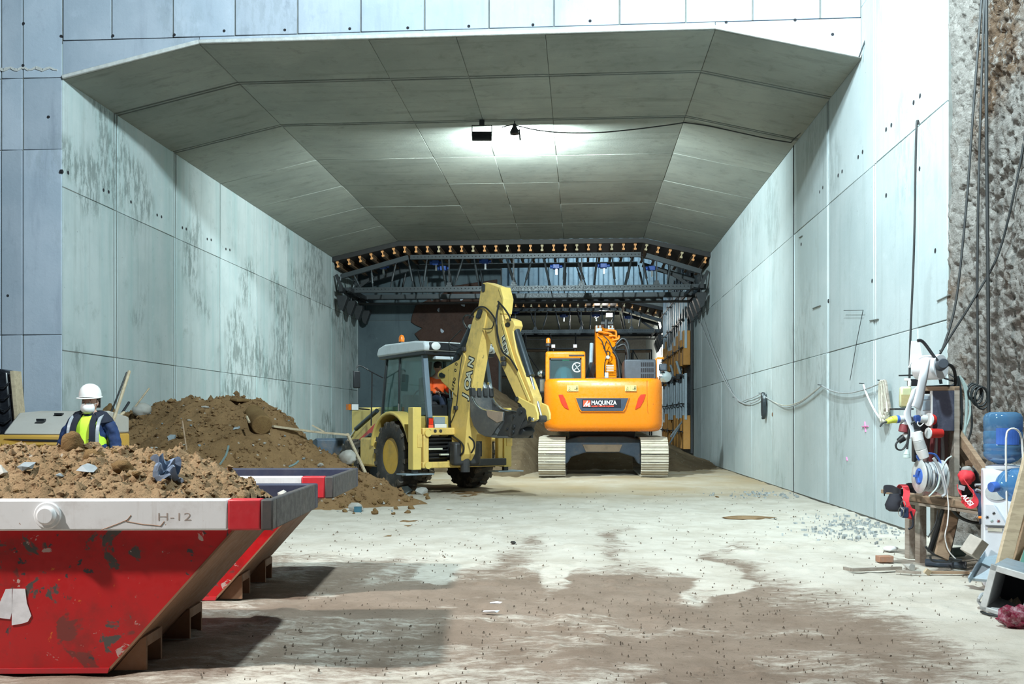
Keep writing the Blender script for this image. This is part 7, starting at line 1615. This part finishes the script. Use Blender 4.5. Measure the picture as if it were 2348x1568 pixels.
for k in range(16):
    a0 = k*.5; pts = [c0+V(0,1,0)*(.13+.012*(k % 3))*cos(a)+V(0, 0, (.27+.012*(k % 4))*sin(a)-.0)+V(-.012*(k % 4), 0, 0) for a in [i*2*pi/22 for i in range(23)]] if 0 else [c0+V(-.012*(k % 4), (.135-.016*(k % 8)+.01*(k % 3))*cos(a), (.29-.012*(k % 8)+.014*(k % 4))*sin(a)) for a in [i*2*pi/22 for i in range(23)]]
    MB().tube(pts, .017, 6).build('cable_loop', M['cyl'], cc2)
rc_ = thing('rope_coil', 'pale rope coil hung on a nail in the right wall left of the cabinet', 'rope', onx(2030, 876, XR-.06)); c0 = V(0, 0, 0)
for k in range(6):
    dx = .036*(k-2.5); L_ = .36+.05*(k % 3)
    pts = [c0+V(-.02*(k % 2), -.10+dx, -L_), c0+V(-.03, -.085+dx, -.16), c0+V(-.04, -.05+dx, -.01), c0+V(-.04, .0+dx, .0), c0+V(-.03, .06+dx, -.14), c0+V(-.02, .07+dx, -L_*.95), c0+V(-.02, -.01+dx, -L_-.08), c0+V(-.02*(k % 2), -.10+dx, -L_)]
    MB().tube(pts, .020, 6, sm=4).build('rope_strand', M['rope'] if k % 3 else M['wood_g'], rc_)
for px, py in ((1746, 902), (1884, 883), (2024, 873), (1685, 911), (1981, 880)):
    q = onx(px, py, XR); tag(MB().cyl(q+V(.02, 0, 0), q+V(-.07, 0, .01), .008, n=6).build('wall_nail', M['steel_d']), 'steel nail in the right wall that carries the cables', 'nail', 'cable nails in the right wall')
q = onx(1771, 950, XR-.004); MB().cyl(q, q+V(-.006, 0, 0), .045, n=10).build('rust_plug', M['skip_u'], wr)
for pl in ([(1983,967),(1985,990)], [(1977,978),(1991,977)], [(1941,1048),(1943,1056)]):
    a, b = [onx(*c, XR-.004) for c in pl]; MB().bar(a, b, .012, .02, (1, 0, 0)).build('spray_mark', plain('pink_spray', (.85, .25, .50), .7), wr)
for (a, b) in (((1864,707),(1882,700)), ((1833,545),(1840,540)), ((1995,735),(2015,731)), ((2150,690),(2178,676))):
    MB().bar(onx(*a, XR-.003), onx(*b, XR-.003), .01, .025, (1, 0, 0)).build('mortar_scar', M['joint'], wr)
# ------------------------------------------------------------------ lamps under the soffit
fd = thing('flood_lamp', 'black flood lamp hanging under the concrete soffit, seen from behind', 'lamp', P(1105, 312, 18.85), YAW)
zt = 7.31-fd.location.z
MB().box(-.195, .195, -.03, .05, -.085, .085).build('lamp_housing', M['black'], fd, bevel=.012)
for z in (-.05, -.02, .01, .04): MB().box(-.18, .18, -.045, -.03, z, z+.008).build('cooling_fin', M['black'], fd)
MB().box(-.20, -.185, -.01, .02, 0, zt-.1).box(.185, .20, -.01, .02, 0, zt-.1).box(-.2, .2, -.01, .02, zt-.11, zt-.1).box(-.05, .05, -.03, .04, zt-.1, zt).build('lamp_bracket', M['steel_d'], fd)
MB().box(-.17, .17, .05, .056, -.07, .07).build('lamp_lens', plain('lamp_lens_lit', (.9, 1, 1), .3, emit=8), fd)
cl2 = thing('clamp_lamp', 'small black clamp lamp with dangling plug right of the flood lamp on the soffit', 'lamp', P(1180, 303, 18.9), YAW)
MB().lathe([(.03, .16), (.05, .10), (.10, .0), (.09, -.04), (0, -.05)], 14).build('lamp_shade', M['black'], cl2, smooth=40)
MB().cyl((0, 0, .14), (.0, 0, 7.31-cl2.location.z), .012, n=6).build('lamp_hanger', M['black'], cl2); MB().bar((.09, 0, .06), (.11, 0, -.16), .03, .02).build('plug', M['black'], cl2); MB().tube([(0, 0, -.05), (-.03, 0, -.10), (.02, 0, -.13), (.09, 0, -.08)], .006, 5, sm=4).build('lead', M['wire'], cl2)
run([(1150,292),(1166,288),(1180,287),(1230,298),(1290,304),(1370,304),(1450,297),(1530,287),(1569,281)], [18.9]*9, .012, 'wire', 'black cable sagging along the soffit from the clamp lamp to the crown edge', 'ceiling_cable')
run([(1569,281),(1620,288),(1700,305),(1760,318),(1815,327)], [18.9,18.85,18.75,18.7,18.6], .012, 'wire', 'black cable on the sloping soffit down to the right wall', 'ceiling_cable')
run([(1815,325),(1840,300),(1880,262),(1897,236)], [18.6,18.0,17.0,16.6], .012, 'wire', 'black cable up along the corner of soffit and right wall', 'ceiling_cable')
dl = thing('site_lamp', 'bright lit lamp under the second truss, above the excavator boom', 'lamp', V(1.47, 48.6, 6.74))
MB().box(-.17, .17, -.05, .05, -.11, .11).build('lamp_housing', M['black'], dl, bevel=.01); MB().box(-.15, .15, -.06, -.05, -.09, .09).build('lamp_lens', plain('far_lamp_lens', (1, .97, .9), .3, emit=60), dl); MB().cyl((0, 0, .1), (0, 0, .66), .02, n=6).build('lamp_hanger', M['steel_d'], dl)
